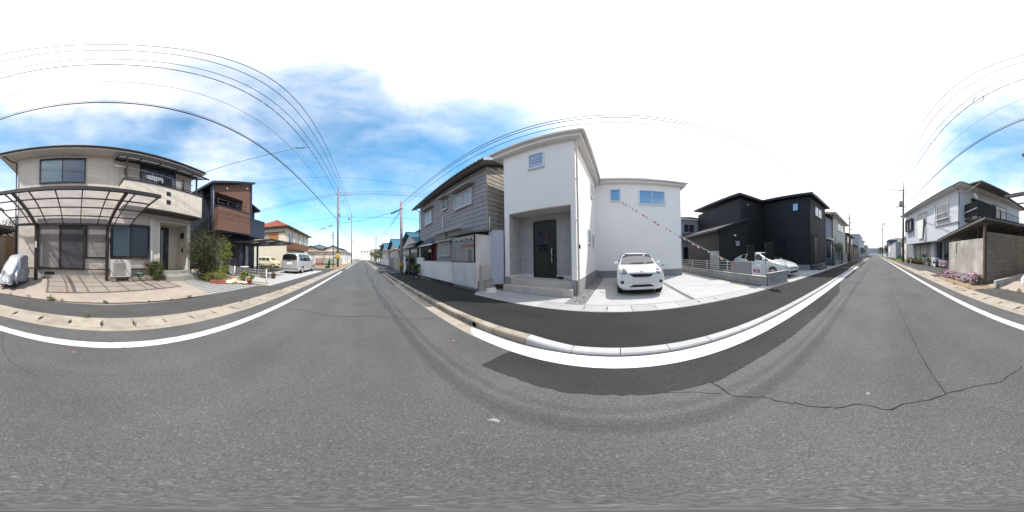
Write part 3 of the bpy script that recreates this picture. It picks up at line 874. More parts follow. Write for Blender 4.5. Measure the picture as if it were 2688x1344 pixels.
for i in range(8):
    m = MB(); m.box(xs[i] + .005, xs[i + 1] - .005, -.002, .02, 3.5, 6.34); m.build('wall_panel', SID_BEIGE, bh)
w = window(bh, F, -3.01, -.99, 4.72, 6.14, BRONZE, GL, 2, .06, .08, False, pane_y=-.045)
curtain(w, F, -2.96, -2.02, 4.77, 6.08, CURT_B); curtain(w, F, -2.0, -1.04, 4.77, 6.08, CURT_G)
w = window(bh, F, .14, 2.03, 1.27, 2.83, BRONZE, GL, 2, .09, .13, False, pane_y=-.06)
curtain(w, F, .28, 1.06, 1.34, 2.74, CURT_B); curtain(w, F, 1.1, 1.95, 1.34, 2.74, CURT_G)
m = MB(); m.box(.2, 1.05, -.012, -.004, 1.33, 2.74); m.box(1.06, 1.96, -.012, -.004, 1.33, 2.74); m.build('dark_room_sheet', DARKIN, w)  # dark sheets behind the curtains, their colour standing for the unlit room
# shuttered openings
m = MB(); m.box(-3.06, -3.0, -.1, .01, .74, 2.95); m.box(-1.04, -.95, -.12, .01, .74, 2.95); m.box(-2.09, -2.03, -.08, .01, .8, 2.72); m.box(-3.06, -.95, -.1, .01, .74, .8); m.box(-3.06, -.95, -.14, .01, 2.72, 2.97)
sf = m.build('shutter_frame', BRONZE, bh); shutter(sf, F, -3.0, -2.09, .8, 2.72, SHUT_L); shutter(sf, F, -2.03, -1.04, .8, 2.72, SHUT_D)
m = MB(); m.box(-.93, -.87, -.08, .01, 1.26, 2.95); m.box(-.06, 0, -.08, .01, 1.26, 2.95); m.box(-.93, 0, -.08, .01, 1.23, 1.29); m.box(-.93, 0, -.13, .01, 2.72, 2.97)
sf = m.build('shutter_frame', BRONZE, bh); shutter(sf, F, -.87, -.06, 1.29, 2.72, SHUT_L)
m = MB(); m.box(-2.72, -2.27, -.014, .005, .49, .62); m.build('floor_vent', BLACK_P, bh)
m = MB(); m.box(2.05, 2.19, -.07, 0, 1.1, 3.2); m.build('downpipe', PIPE_W, bh)
# porch with door
m = MB(); m.box(2.56, 4.42, .0, 1.1, .3, .62); m.build('porch_floor', CONC_GREY, bh)
m = MB(); m.box(2.6, 4.9, -.95, -.02, .2, .47); m.build('porch_step', CONC_GREY, bh)
m = MB(); m.box(2.55, 4.43, -.01, 1.09, 3.19, 3.22); m.build('porch_ceiling', SOFFIT, bh)
m = MB(); m.box(2.54, 2.62, -.02, 1.08, .62, 3.2); m.box(4.39, 4.45, -.02, .02, .62, 3.2); m.box(2.54, 4.45, -.02, .03, 3.13, 3.19); m.build('porch_trim', SOFFIT, bh)
m = MB(); m.box(2.66, 3.78, 1.02, 1.09, .62, 3.05); d = m.build('door', M('dark_door', (.035, .037, .045), .4, .15, 4, streak=.15), bh)
m = MB(); m.box(2.75, 2.95, 1.005, 1.02, .8, 2.9); m.box(3.25, 3.38, 1.005, 1.02, .8, 2.9); m.build('door_glass', GL_M, d)
m = MB(); m.tube([(3.62, .98, 1.5), (3.62, .96, 1.75), (3.62, .98, 2.0)], .018); m.build('handle', STEEL, d)
m = MB(); m.lathe([(.05, 0), (.06, .05), (.02, .07)], (3.72, 1.02, 2.15), 10, 'y'); m.build('lock', ALU, d)
m = MB(); m.box(4.30, 4.38, .35, .6, 2.42, 2.74); m.build('wall_lamp', BLACK_P, bh)
m = MB(); m.box(4.34, 4.39, .42, .52, 1.65, 1.85); m.build('intercom', BLACK_P, bh)
m = MB(); m.box(4.35, 4.40, .03, .09, .7, 3.15); m.build('downpipe', PIPE_W, bh)
# balcony
m = MB(); m.box(.52, 4.66, -.8, -.02, 3.5, 3.58); m.box(.54, 4.66, -.78, -.72, 3.58, 4.70); m.box(.54, .60, -.72, -.02, 3.58, 4.70); m.box(4.6, 4.66, -.72, -.02, 3.58, 4.70)
bal = m.build('balcony', SID_CREAM, bh)
xs = [.52, 1.54, 2.03, 3.04, 3.55, 4.68]
for i in range(5):
    m = MB(); m.box(xs[i] + .004, xs[i + 1] - .004, -.80, -.781, 3.56, 4.69); m.build('balcony_panel', SID_CREAM, bal)
m = MB(); m.box(.52, .539, -.79, -.02, 3.56, 4.69); m.build('balcony_panel', SID_CREAM, bal)
m = MB(); m.box(.50, 4.70, -.83, -.69, 4.70, 4.75); m.box(.50, .62, -.69, -.0, 4.70, 4.75); m.box(4.58, 4.70, -.69, 0, 4.70, 4.75); m.build('balcony_cap', BRONZE, bal)
m = MB(); m.tube([(.56, -.72, 4.88), (4.64, -.72, 4.88)], .02); m.tube([(.56, -.72, 4.88), (.56, -.05, 4.88)], .02)
for x in (.56, 1.6, 2.6, 3.6, 4.62): m.tube([(x, -.72, 4.75), (x, -.72, 4.88)], .014)
m.build('handrail', BRONZE, bal)
for z in (4.26, 3.83):
    m = MB(); m.box(2.49, 2.71, -.815, -.79, z, z + .2); fo = m.build('vent_opening', BRONZE, bal)
    m = MB(); m.box(2.52, 2.68, -.819, -.816, z + .03, z + .17); m.build('hole_shade', DARKIN, fo)  # dark plate whose colour stands for the shade inside a square hole
m = MB(); m.box(.5, 4.68, -.81, -.01, 3.44, 3.5); m.build('balcony_underside', BROWNTRIM, bal)
window(bh, F, 1.5, 3.48, 4.2, 6.12, BRONZE, GL_D, 2, .06, .06, False)
m = MB(); m.box(.6, .67, -.78, -.71, 4.75, 5.95); m.box(4.28, 4.35, -.78, -.71, 4.75, 5.75); m.build('canopy_post', BROWNTRIM, bh)
m = MB()
m.box(.25, 5.0, -1.02, -.95, 5.84, 5.90); m.box(.25, 5.0, -.1, -.03, 6.16, 6.22)
for x in (.25, 1.2, 2.15, 3.1, 4.05, 4.94):
    m.prism([(x, -1.0, 5.86), (x, -1.0, 5.9), (x, -.05, 6.22), (x, -.05, 6.18)], (.05, 0, 0))
cp = m.build('balcony_canopy', BRONZE, bh)
for i in range(5):
    x = .3 + .95 * i; m = MB(); m.slab([(x + .005, -.96, 5.912), (x + .9, -.96, 5.912), (x + .9, -.06, 6.23), (x + .005, -.06, 6.23)], .006); m.build('canopy_panel', POLY_D, cp)
for x in (.75, 3.75):
    m = MB(); m.box(x, x + .05, -.05, 0, 5.35, 5.75); m.prism([(x, -.05, 5.4), (x, -.38, 5.62), (x, -.38, 5.68), (x, -.05, 5.5)], (.04, 0, 0)); m.build('pole_bracket', BLACK_P, bh)
hip_roof(bh, F, -4.72, 5.02, -.62, 7.9, 6.52, 1.75, ROOF_GR, None, .17, SOFFIT, BROWNTRIM)
m = MB(); m.tube([(-4.62, -.6, 6.4), (-4.3, -.2, 6.15), (-4.1, -.06, 6.1)], .035); m.tube([(-4.1, -.06, 6.1), (-4.1, -.06, .4)], .035); m.build('downpipe', BROWNTRIM, bh)
m = MB(); m.box(-4.09, -4.02, -.03, .02, .4, 3.2); m.build('corner_post', BRONZE, bh)

# laundry on the balcony
BT = Matrix.Translation((-7.2, 0, 0)) @ Matrix.Rotation(R(100.3), 4, 'Z')
def bw(x, y, z=0): return tuple(BT @ Vector((x, y, z)))
o = MB(BT).tube([(.2, -.38, 5.62), (4.4, -.38, 5.48)], .014).build('clothes_pole', ALU); tag(o, 'long steel clothes pole under the balcony canopy', 'clothes pole')
hg = thing('clothes_hanger', 'white peg hanger with small socks in front of dark balcony door', 'hanger', bw(2.0, -.38, 4.75), R(100.3))
m = MB()
for yy in (-.18, 0, .18): m.box(-.42, .42, yy - .01, yy + .01, .5, .52)
for xx in (-.42, 0, .41): m.box(xx, xx + .015, -.19, .19, .5, .52)
m.tube([(0, 0, .52), (0, 0, .78)], .008); m.build('rack', WHITE_P, hg)
rg = random.Random(3)
for i in range(8):
    x = -.38 + .105 * i; h = rg.uniform(.14, .3); m = MB(); m.prism([(x, -.18, .5), (x + .08, -.18, .5), (x + .085, -.17, .5 - h), (x + .005, -.2, .5 - h)], (.0, .02, 0))
    m.build('sock', M('cloth_white', (.66, .67, .70), .9, .08), hg)
for i, (x, w_, h, nm, lb, c) in enumerate(((2.62, .42, .62, 'towel', 'dark navy garment hanging beside the white peg hanger', (.03, .035, .06)), (3.02, .2, .66, 'towel', 'blue-grey cloth hanging between the navy garment and white shirt', (.20, .24, .32)), (3.28, .36, .62, 'shirt', 'white shirt hanging on clothes pole above balcony wall', (.66, .65, .66)), (3.6, .16, .5, 'towel', 'small reddish-brown cloth hanging at the right of white shirt', (.20, .10, .09)))):
    m = MB(BT); n = 8; vs = []
    for j in range(n + 1):
        for z in (5.44, 5.44 - h * .5, 5.44 - h * (1 - .05 * (j % 3))):
            vs.append((x + w_ * j / n, -.4 + .03 * math.sin(j * 1.9 + i), z))
    m.add(vs, [(3 * j + a, 3 * j + a + 1, 3 * j + a + 4, 3 * j + a + 3) for j in range(n) for a in (0, 1)])
    o = m.build(nm, M('cloth_' + str(i), c, .95, .1, 6)); tag(o, lb, 'laundry')

# carport
cpo = thing('carport', 'dark bronze carport with arched polycarbonate roof on two posts', 'carport', (-7.2, 0, 0), R(100.3))
prof = [(-.28, 2.70), (-.95, 2.885), (-1.62, 3.03), (-2.29, 3.12), (-2.96, 3.165)]
for x in (-3.04, -.04):
    m = MB(); m.box(x - .065, x + .065, -.38, -.24, .15, 2.72); m.build('post', BRONZE, cpo)
    m = MB(); p = [(y, z - .04) for y, z in prof]; q = [(y, z - .04 - .17 * (1 - .7 * i / 4)) for i, (y, z) in enumerate(prof)]
    pts = [(x - .045, a, b) for a, b in p] + [(x - .045, a, b) for a, b in q[::-1]]
    m.prism(pts, (.09, 0, 0)); m.build('bracket', BRONZE, cpo)
m = MB(); m.box(-4.04, .96, -.33, -.23, 2.64, 2.74); m.build('back_beam', BRONZE, cpo)
m = MB(); m.box(-4.06, .98, -3.02, -2.93, 3.11, 3.21); m.build('front_beam', BRONZE, cpo)
for i in range(8):
    x = -4.03 + 4.98 * i / 7; m = MB()
    w_ = .03 if 0 < i < 7 else .045
    pts = [(x - w_ / 2, y, z + .012) for y, z in prof] + [(x - w_ / 2, y, z - .035) for y, z in prof[::-1]]
    m.prism(pts, (w_, 0, 0)); m.build('rafter', BRONZE, cpo)
for k in (1, 2, 3):
    y, z = prof[k]; m = MB(); m.box(-4.03, .95, y - .02, y + .02, z - .03, z + .008); m.build('purlin', BRONZE, cpo)
src = None
for i in range(7):
    for k in range(4):
        x0 = -4.03 + 4.98 * i / 7 + .016; (y0, z0), (y1, z1) = prof[k], prof[k + 1]
        m = MB(); m.quad((x0, y0, z0 + .004), (x0 + .679, y0, z0 + .004), (x0 + .679, y1, z1 + .004), (x0, y1, z1 + .004)); m.build('roof_panel', POLY, cpo)
m = MB(); m.box(-3.07, -3.0, -.41, -.38, 1.66, 1.93); m.build('switch_box', WHITE_P, cpo)

# air conditioner outside unit
ac = thing('air_conditioner', 'white air conditioner unit on concrete feet below curtained window', 'air conditioner', bw(.53, -.38, .42), R(100.3))
m = MB(); m.cbox(-.43, .43, -.15, .15, .06, .78, .015); m.build('body', M('ac_white', (.60, .585, .55), .5, .06), ac)
m = MB(); m.lathe([(.255, 0), (.255, -.006), (.235, -.008), (.235, -.004)], (-.08, -.152, .4), 24, 'y'); m.box(-.36, .2, -.156, -.15, .12, .68); 
m.build('fan_panel', M('ac_grey', (.36, .35, .34), .6, .06), ac)
m = MB()
for i in range(15): z = .14 + .036 * i; m.box(-.35, .19, -.172, -.166, z, z + .012)
for i in range(7): x = -.33 + .083 * i; m.box(x, x + .008, -.166, -.158, .13, .67)
m.build('grille', M('ac_light', (.52, .51, .49), .6, .05), ac, kind='stuff')
m = MB(); m.box(-.3, -.1, -.153, -.149, .715, .75); m.box(-.05, .1, -.153, -.149, .715, .75); m.build('badge', BLACK_P, ac)
m = MB(); m.box(.24, .41, -.153, -.149, .1, .6); m.build('side_cover', M('ac_white2', (.56, .55, .53), .5, .06), ac)
for x, l in ((.14, 'left'), (.9, 'right')):
    o = MB(BT).cbox(x - .02, x + .17, -.56, -.2, .3, .43, .01).cbox(x + .04, x + .1, -.52, -.24, .43, .48, .01).build('concrete_foot', CONC_OLD)
    tag(o, 'concrete foot under the air conditioner, ' + ('at its end by the carport post' if x < .5 else 'at its end by the pipe duct'), 'concrete foot')
o = MB(BT).cbox(1.06, 1.86, -.16, -.05, .86, .93, .01).tube([(1.06, -.1, .9), (.98, -.15, .8), (.96, -.2, .6)], .03).build('pipe_cover', PIPE_W); tag(o, 'white pipe duct running along the foundation beside air conditioner', 'pipe duct')
bk = thing('bucket', 'upturned green plastic bucket with handle beside the reddish bush', 'bucket', bw(1.48, -.28, .33), R(100.3))
MB().lathe([(.12, 0), (.17, .26), (.18, .27), (.175, .29)], ZERO, 16).build('body', M('green_plastic', (.20, .30, .26), .5, .08), bk)
MB().tube([(-.19, -.02, .2), (-.16, -.15, .24), (0, -.2, .25), (.16, -.15, .24), (.19, -.02, .2)], .015).build('handle', BLACK_P, bk)
for i, x in enumerate((1.08, 1.42, 1.78)):
    o = MB(BT).cbox(x, x + .3, -.48, -.38, .3, .45, .012).build('edging_block', CONC_OLD); tag(o, 'low concrete edging block ' + ('next to the air conditioner foot', 'in front of the green bucket', 'against the reddish-topped bush')[i], 'edging block', 'edging blocks by the bush')

def bush(name, label, cat, loc, blobs, n, size, mat, seed, stems=4, group=None, stem_h=.5, flat=.35, extra=None, clump=26, fill=.5):
    t = thing(name, label, cat, loc, 0, group)
    leaves('foliage', t, blobs, n, size, mat, seed, flat, clump=clump, fill=fill)
    m = MB(); rg = random.Random(seed)
    zc = blobs[0][0][2]
    for i in range(stems):
        a = rg.uniform(0, 6.28); r = rg.uniform(.1, .5)
        bx, by, bz = blobs[i % len(blobs)][0]
        m.tube([(.08 * math.cos(a), .08 * math.sin(a), -.05), (bx * .4 + r * .4 * math.cos(a), by * .4 + r * .4 * math.sin(a), bz * .5), (bx + r * math.cos(a), by + r * math.sin(a), bz)], .022, 5, True, .008)
    m.build('stem', BARK, t)
    if extra:
        for (b, nn, sz, mt, sd_) in extra: leaves('foliage', t, b, nn, sz, mt, sd_, flat, clump=14, fill=.4)
    return t
bush('shrub', 'rounded bush with reddish top left of the beige porch', 'shrub', bw(2.14, -.5, .3),
     [((0, 0, .45), (.44, .38, .45))], 2600, .035, L_MID, 11, extra=[([((-.12, -.1, .68), (.3, .3, .22))], 900, .033, L_RED, 12)])
bush('shrub', 'large dark round shrub beside the beige porch above terracotta planters', 'shrub', (-6.75, 4.62, .2),
     [((0, -.05, 1.55), (.85, .85, .9)), ((-.1, .35, 1.95), (.5, .6, .5)), ((.1, -.4, 1.2), (.5, .5, .6)), ((.05, .1, .75), (.6, .75, .6))], 13000, .042, L_DARK, 21, 7, clump=80, fill=.3,
     extra=[([((.2, 1.05, 1.6), (.4, .5, .6)), ((.1, 1.35, 1.9), (.25, .35, .25)), ((.3, .85, .75), (.4, .5, .7)), ((.55, .25, .38), (.4, .65, .38))], 5200, .04, L_YEL, 23), ([((.1, .75, 2.2), (.3, .4, .35))], 350, .03, L_RED, 24)])
def planter(label, loc, rz, ln=.62, group=None):
    t = thing('planter', label, 'planter', loc, rz, group)
    m = MB(); w0, w1, h = .085, .115, .17
    a, b, c, d = ln / 2 - .03, ln / 2, w0, w1
    vs = [(-a, -c, 0), (a, -c, 0), (a, c, 0), (-a, c, 0), (-b, -d, h), (b, -d, h), (b, d, h), (-b, d, h), (-b + .02, -d + .02, h), (b - .02, -d + .02, h), (b - .02, d - .02, h), (-b + .02, d - .02, h), (-b + .03, -d + .03, h - .03), (b - .03, -d + .03, h - .03), (b - .03, d - .03, h - .03), (-b + .03, d - .03, h - .03)]
    m.add(vs, [(3, 2, 1, 0)] + [(k + i, k + (i + 1) % 4, k + 4 + (i + 1) % 4, k + 4 + i) for k in (0, 4, 8) for i in range(4)])
    m.box(-b - .01, b + .01, -d - .01, -d, h - .03, h); m.box(-b - .01, b + .01, d, d + .01, h - .03, h)
    m.build('trough', TERRA, t)
    MB().box(-b + .03, b - .03, -d + .03, d - .03, h - .05, h - .03).build('potting_soil', SOIL, t)
    return t
planter('long terracotta planter at foot of the large dark shrub, nearer the porch', (-7.15, 4.86, .2), R(20), 1.0, 'terracotta planters')
planter('short wide terracotta planter beside the pale stones', (-5.95, 4.85, .13), R(62), .75, 'terracotta planters')
rg = random.Random(5)
for i, (x, y, sx, sz) in enumerate(((-5.75, 5.45, .3, .12), (-5.55, 5.95, .34, .1), (-5.62, 5.62, .22, .2), (-5.3, 6.05, .2, .1), (-8.35, 5.0, .3, .3), (-7.95, 4.95, .22, .22))):
    m = MB(); pts = []
    bm = bmesh.new(); bmesh.ops.create_icosphere(bm, subdivisions=2, radius=1)
    for v in bm.verts: v.co = Vector((v.co.x * sx * .8, v.co.y * sx, v.co.z * sz * .75)) * rg.uniform(.82, 1.12)
    m.add([tuple(v.co + Vector((x, y, zl(x, y) + sz * .5))) for v in bm.verts], [tuple(v.index for v in f.verts) for f in bm.faces]); bm.free()
    o = m.build('garden_stone', M('pale_stone', (.52, .47, .38), .95, .18, 5, .01, 20, rnd=.15)); 
    tag(o, ('flat pale stone touching the short terracotta planter', 'long flat pale stone in middle of the bed edge', 'taller pale stone behind the flat bed-edge stones', 'small pale stone beside the dark grey pot', 'large pale stone at the beige porch corner', 'smaller pale stone at the end of the long planter')[i], 'stone', 'pale garden stones')
def pot(label, loc, r, h, mat, lm, seed, n=260, size=.05, spread=1.3, rise=.22, group=None, name='flower_pot', cat='plant pot'):
    t = thing(name, label, cat, loc, 0, group)
    MB().lathe([(r * .68, 0), (r * .95, h * .82), (r * 1.06, h * .82), (r * 1.08, h), (r * .95, h), (r * .92, h - .03), (.01, h - .03)], ZERO, 14).build('pot', mat, t)
    leaves('foliage', t, [((0, 0, h + rise * .6), (r * spread, r * spread, rise))], n, size, lm, seed, .45, clump=12, fill=.4)
    return t
GREYPOT = M('grey_pot', (.10, .115, .13), .6, .1)
pot('dark grey pot of bright green leaves beside white mesh fence', (-5.5, 6.12, .1), .13, .26, GREYPOT, L_YEL, 31)
pot('terracotta pot of bright green leaves next to the grey pot', (-5.15, 6.2, .07), .14, .24, TERRA, L_YEL, 32)

# white mesh fence between the pavers and the parking slab
mf = thing('mesh_fence', 'low white wire mesh fence behind the flower pots', 'fence', (-4.75, 7.1, 0), 0, world=True)
WIRE = M('white_wire', (.72, .72, .72), .5, .03)
P0, P1, P2 = Vector((-4.75, 7.1, .05)), Vector((-7.4, 7.42, .12)), Vector((-10.2, 9.1, .2))
for p in (P0, P1, P2):
    m = MB(); m.tube([tuple(p), tuple(p + Vector((0, 0, .72)))], .03, 8); m.build('post', WIRE, mf)
for a, b in ((P0, P1), (P1, P2)):
    m = MB(); L_ = (b - a).length; n = int(L_ / .075)
    for i in range(n + 1):
        q = a.lerp(b, i / n); m.tube([tuple(q + Vector((0, 0, .08))), tuple(q + Vector((0, 0, .66)))], .0035, 4, False)
    for z in (.08, .18, .36, .52, .66): m.tube([tuple(a + Vector((0, 0, z))), tuple(b + Vector((0, 0, z)))], .0045, 4, False)
    m.build('mesh_panel', WIRE, mf, kind='stuff')

o = MB().cbox(-8.4, -4.6, 6.98, 7.14, -.02, .08, .01).build('kerb_block', CONC_OLD); tag(o, 'low concrete strip under the white mesh fence', 'concrete strip')

# scooter under a silver cover
sc = thing('covered_scooter', 'parked scooter wrapped in a silver cover at left of carport', 'scooter', bw(-3.72, -1.0, .2), R(100.3))
rg = np.random.default_rng(9); m = MB(); m.smooth = True
NS, NR = 22, 40; vs = []
for j in range(NS + 1):
    v = j / NS                                    # from the hem up
    for i in range(NR):
        a = 2 * math.pi * i / NR; ca, sa = math.cos(a), math.sin(a)
        hx, hy = .42 - .14 * v ** 1.5, .80 - .38 * v ** 1.3
        e = .55
        x = hx * math.copysign(abs(ca) ** e, ca); yy = hy * math.copysign(abs(sa) ** e, sa) + .12 * v
        z = .07 + v * 1.06
        fold = .05 * math.sin(a * 9 + 3 * v + 1.5 * math.sin(v * 7)) * (1.1 - v) + .02 * math.sin(a * 17 + v * 11) + .018 * math.sin(v * 14 + a * 3)
        k = 1 + fold / .42
        x *= k; yy *= k
        x -= .10 * (1 - v) * (1 if sa < 0 else .4)
        z -= .18 * max(0, -sa) * v ** 2 * .6
        vs.append((x + .1 * v, yy, z))
vs.append((.1, .1, 1.17))
fs = [(j * NR + i, j * NR + (i + 1) % NR, (j + 1) * NR + (i + 1) % NR, (j + 1) * NR + i) for j in range(NS) for i in range(NR)] + [(NS * NR + i, NS * NR + (i + 1) % NR, (NS + 1) * NR) for i in range(NR)]
m.add(vs, fs); m.build('cover', SILVER, sc)
for (x, y) in ((-.28, -.62), (.26, -.55), (.25, .6)):
    m = MB(); m.lathe([(.06, -.04), (.12, -.05), (.13, 0), (.12, .05), (.06, .04)], (x, y, .115), 18, 'x'); w_ = m.build('wheel', RUBBER, sc)
    MB().lathe([(.02, -.055), (.05, -.05), (.05, .05), (.02, .055)], (x, y, .115), 12, 'x').build('rim', ALU, w_)
# ---------------------------------------------------------------- concrete-block garage beside the driveway
BLK_B = M('brown_block', (.215, .188, .162), .93, .14, 4, .004, 50, rnd=.10, streak=.2, stain=(.13, .115, .10), stain_amt=.5, stain_scale=.8)
BLK_G = M('grey_block', (.34, .335, .325), .93, .12, 4, .004, 50, rnd=.08, streak=.15)
MORTAR = M('mortar', (.20, .185, .165), .95, .1)
PLASTER = M('stained_plaster', (.34, .32, .295), .93, .2, 2, .004, 25, streak=.25, stain=(.62, .60, .56), stain_amt=1.0, stain_scale=1.1)
RUST = M('rusty_post', (.075, .06, .05), .8, .2, 5, stain=(.26, .11, .04), stain_amt=.5)
FIBRE = M('weathered_roofing', (.14, .135, .13), .9, .2, 3, .006, 25, stain=(.07, .065, .06), stain_amt=.6)

def block_courses(root, F, x0, x1, z0, z1, y, mat, bl=.4, bh_=.2, t=.03, name='block', lim=300):
    """single blocks laid in running bond on a wall face (front at y)"""
    shapes = {}; cnt = 0; r = 0; z = z0
    while z < z1 - .02:
        h = min(bh_, z1 - z); x = x0 - (bl / 2 if r % 2 else 0)
        while x < x1 - .01:
            a, b = max(x, x0), min(x + bl, x1)
            if b - a > .03:
                key = (round(b - a, 3), round(h, 3))
                if key not in shapes:
                    m = MB(); m.cbox(.004, b - a - .004, 0, t, .004, h - .004, .004)
                    o = m.build(name, mat); o.parent = root; shapes[key] = o
                else:
                    o = shapes[key].copy(); COL.objects.link(o)
                org = ORG.get(root.name, ZERO)
                M4 = F @ Matrix.Translation((a, y + random.uniform(-.0015, .0015), z))
                M4.translation -= Vector(org)
                o.matrix_local = M4
                cnt += 1
            x += bl
        z += bh_; r += 1
    return cnt

gar = thing('block_garage', 'brown concrete-block garage with sloping dark roof beside the driveway', 'garage', (-4.4, -5.55, 0), 0, world=True)
m = MB(); m.box(-7.66, -4.44, -5.68, -5.535, -.02, 2.33); m.box(-7.66, -7.5, -10.2, -5.68, -.02, 2.5); m.build('side_wall', MORTAR, gar)
block_courses(gar, FB(-5.5), 4.52, 7.66, .12, 2.32, .0, BLK_B, .4, .2, .035)
m = MB(); m.cbox(-4.55, -4.40, -5.56, -8.95, -.02, 2.04, .006); m.box(-4.405, -4.385, -8.95, -8.86, .3, 2.04); m.build('front_wall', PLASTER, gar)
m = MB(); m.box(-4.398, -4.39, -8.05, -8.0, 1.35, 1.95); m.build('wall_crack', DARKGAP, gar)
m = MB(); m.box(-4.5, -4.39, -5.60, -5.49, -.02, 2.85); m.build('corner_post', RUST, gar)
m = MB(); m.box(-4.5, -4.4, -8.98, -8.9, -.02, 2.35); m.build('post', RUST, gar)
m = MB()
A, B, C, D = (-4.25, -5.32, 2.98), (-9.2, -5.32, 2.98), (-9.2, -10.5, 2.32), (-4.25, -10.5, 2.32)
m.slab([A, B, C, D], .05)
m.prism([(-4.25, -5.32, 2.975), (-4.25, -10.5, 2.315), (-4.25, -10.5, 2.19), (-4.25, -5.32, 2.83)], (-.04, 0, 0))
m.prism([(-4.29, -5.32, 2.97), (-9.2, -5.32, 2.97), (-9.2, -5.32, 2.83), (-4.29, -5.32, 2.83)], (0, -.04, 0))
for i in range(6): x = -4.9 - .8 * i; m.prism([(x, -5.4, 2.92), (x, -10.4, 2.28), (x, -10.4, 2.2), (x, -5.4, 2.84)], (.06, 0, 0))
m.build('roof', FIBRE, gar)
m = MB(); m.tube([(-4.46, -8.9, 2.15), (-4.46, -7.6, 2.13)], .02); m.tube([(-4.7, -6.5, 1.95), (-4.6, -6.2, 2.75)], .025); m.build('stored_pole', WOOD_F, gar)
m = MB(); m.box(-9.1, -7.7, -5.9, -5.75, 0, 2.5); m.build('back_wall', WOOD_F, gar)

lw = thing('low_block_wall', 'low grey block wall between block garage and scooter driveway', 'wall', (-4.4, -4.75, 0), 0, world=True)
m = MB(); 
m.prism([(-4.36, -4.83, -.05), (-7.6, -4.83, -.05), (-7.6, -4.83, .46), (-4.36, -4.83, .27)], (0, .13, 0)); m.build('core', MORTAR, lw)
for i in range(8):
    x0 = -4.35 - .4 * i; m = MB(); zt0, zt1 = .285 + .058 * .4 * i * 1.0, .285 + .058 * .4 * (i + 1)
    m.prism([(x0, -4.835, -.03), (x0 - .393, -4.835, -.03), (x0 - .393, -4.835, zt1), (x0, -4.835, zt0)], (0, .15, 0)); m.build('block', BLK_G, lw)

# hoarding, wooden fence and trees behind the garage
wf = thing('wooden_fence', 'brown wooden board fence beyond the silver-covered scooter', 'fence', (-9.6, -6.2, 0), 0, world=True)
for i in range(22):
    m = MB(); x = -8.2 - .14 * i; m.box(x, x - .132, -6.05, -6.03, .1, 1.62 + random.uniform(-.01, .01)); m.build('board', WOOD_F, wf)
m = MB(); m.box(-8.2, -11.3, -6.09, -6.05, 1.62, 1.68); m.box(-8.2, -11.3, -6.1, -6.05, .5, .58); m.build('rail', WOOD_F, wf)

def tree(label, loc, h, r, trunk_r, lm, seed, n=3500, size=.09, group=None, lean=0, name='tree', crown_z=.62):
    t = thing(name, label, 'tree', loc, 0, group); rg = random.Random(seed)
    m = MB(); m.tube([(0, 0, -.1), (lean * .4, 0, h * .3), (lean, 0, h * .7)], trunk_r, 8, True, trunk_r * .35)
    blobs = []
    for i in range(7):
        a = 6.283 * i / 7 + rg.uniform(-.4, .4); rr = r * rg.uniform(.3, .62); z = h * rg.uniform(crown_z - .22, crown_z + .24)
        p = (lean + rr * math.cos(a), rr * math.sin(a), z); k = rg.uniform(.36, .56) * r
        blobs.append((p, (k, k, k * .85)))
        m.tube([(lean * .5, 0, h * rg.uniform(.3, .5)), (p[0] * .5, p[1] * .5, (h * .42 + z) / 2), p], trunk_r * .4, 5, True, trunk_r * .1)
    blobs.append(((lean, 0, h * .86), (r * .5, r * .5, h * .14)))
    m.build('trunk', BARK, t)
    leaves('crown', t, blobs, n, size, lm, seed, .4, clump=34, fill=.35)
    return t
tree('tall dark evergreen tree behind the wooden fence and garage roof', (-12.4, -6.6, 0), 4.4, 1.9, .12, L_DARK, 41, 5200, .075)
tree('dark leafy tree behind the blue-grey house end wall', (-17.5, -13.0, 0), 6.6, 2.8, .15, L_DARK, 42, 4000, .1)
tree('bushy tree beside the beige house behind garage', (-14.5, -9.0, 0), 5.2, 2.0, .12, L_MID, 43, 3000, .09)

# petunias in bowls along the garage wall
PINK = leafmat('pink_petals', (.58, .30, .48), (.74, .62, .70), .25); WHITEP = leafmat('white_petals', (.72, .68, .72), (.62, .45, .6), .25); MAG = leafmat('magenta_petals', (.50, .16, .34), (.68, .45, .58), .25)
BOWL = M('old_bowl', (.22, .195, .16), .9, .2, 8)
for i, (y, x, hh, mt, lb) in enumerate(((-5.85, -4.12, .24, PINK, 'stacked pale bowl of pink petunias nearest the garage corner post'), (-6.4, -4.12, .1, WHITEP, 'pot of pale lilac petunias second from the garage corner'), (-6.95, -4.1, .1, WHITEP, 'pot of white petunias over green leaves in the middle of the row'), (-7.5, -4.08, .12, PINK, 'pot of pink petunias right after the white ones'), (-8.05, -4.06, .12, PINK, 'pot of mixed pink petunias under the wall crack'), (-8.6, -4.02, .14, MAG, 'pot of deep pink petunias at the garage wall end'))):
    t = thing('flower_pot', lb, 'flower pot', (x, y, .02), 0, 'petunia pots along the garage wall')
    m = MB()
    if i == 0: m.lathe([(.2, 0), (.24, .06), (.16, .07), (.22, .13)], ZERO, 16)
    m.lathe([(.14, hh - .08), (.24, hh + .1), (.25, hh + .12), (.22, hh + .12), (.2, hh + .06)], ZERO, 16); m.build('pot', BOWL, t)
    leaves('foliage', t, [((0, 0, hh + .12), (.3, .32, .12))], 500, .03, L_MID, 50 + i, .5)
    leaves('flowers', t, [((0, 0, hh + .15), (.30, .33, .11)), ((.14, 0, hh + .02), (.18, .3, .12))], 430, .030, mt, 60 + i, .8, fill=.75)

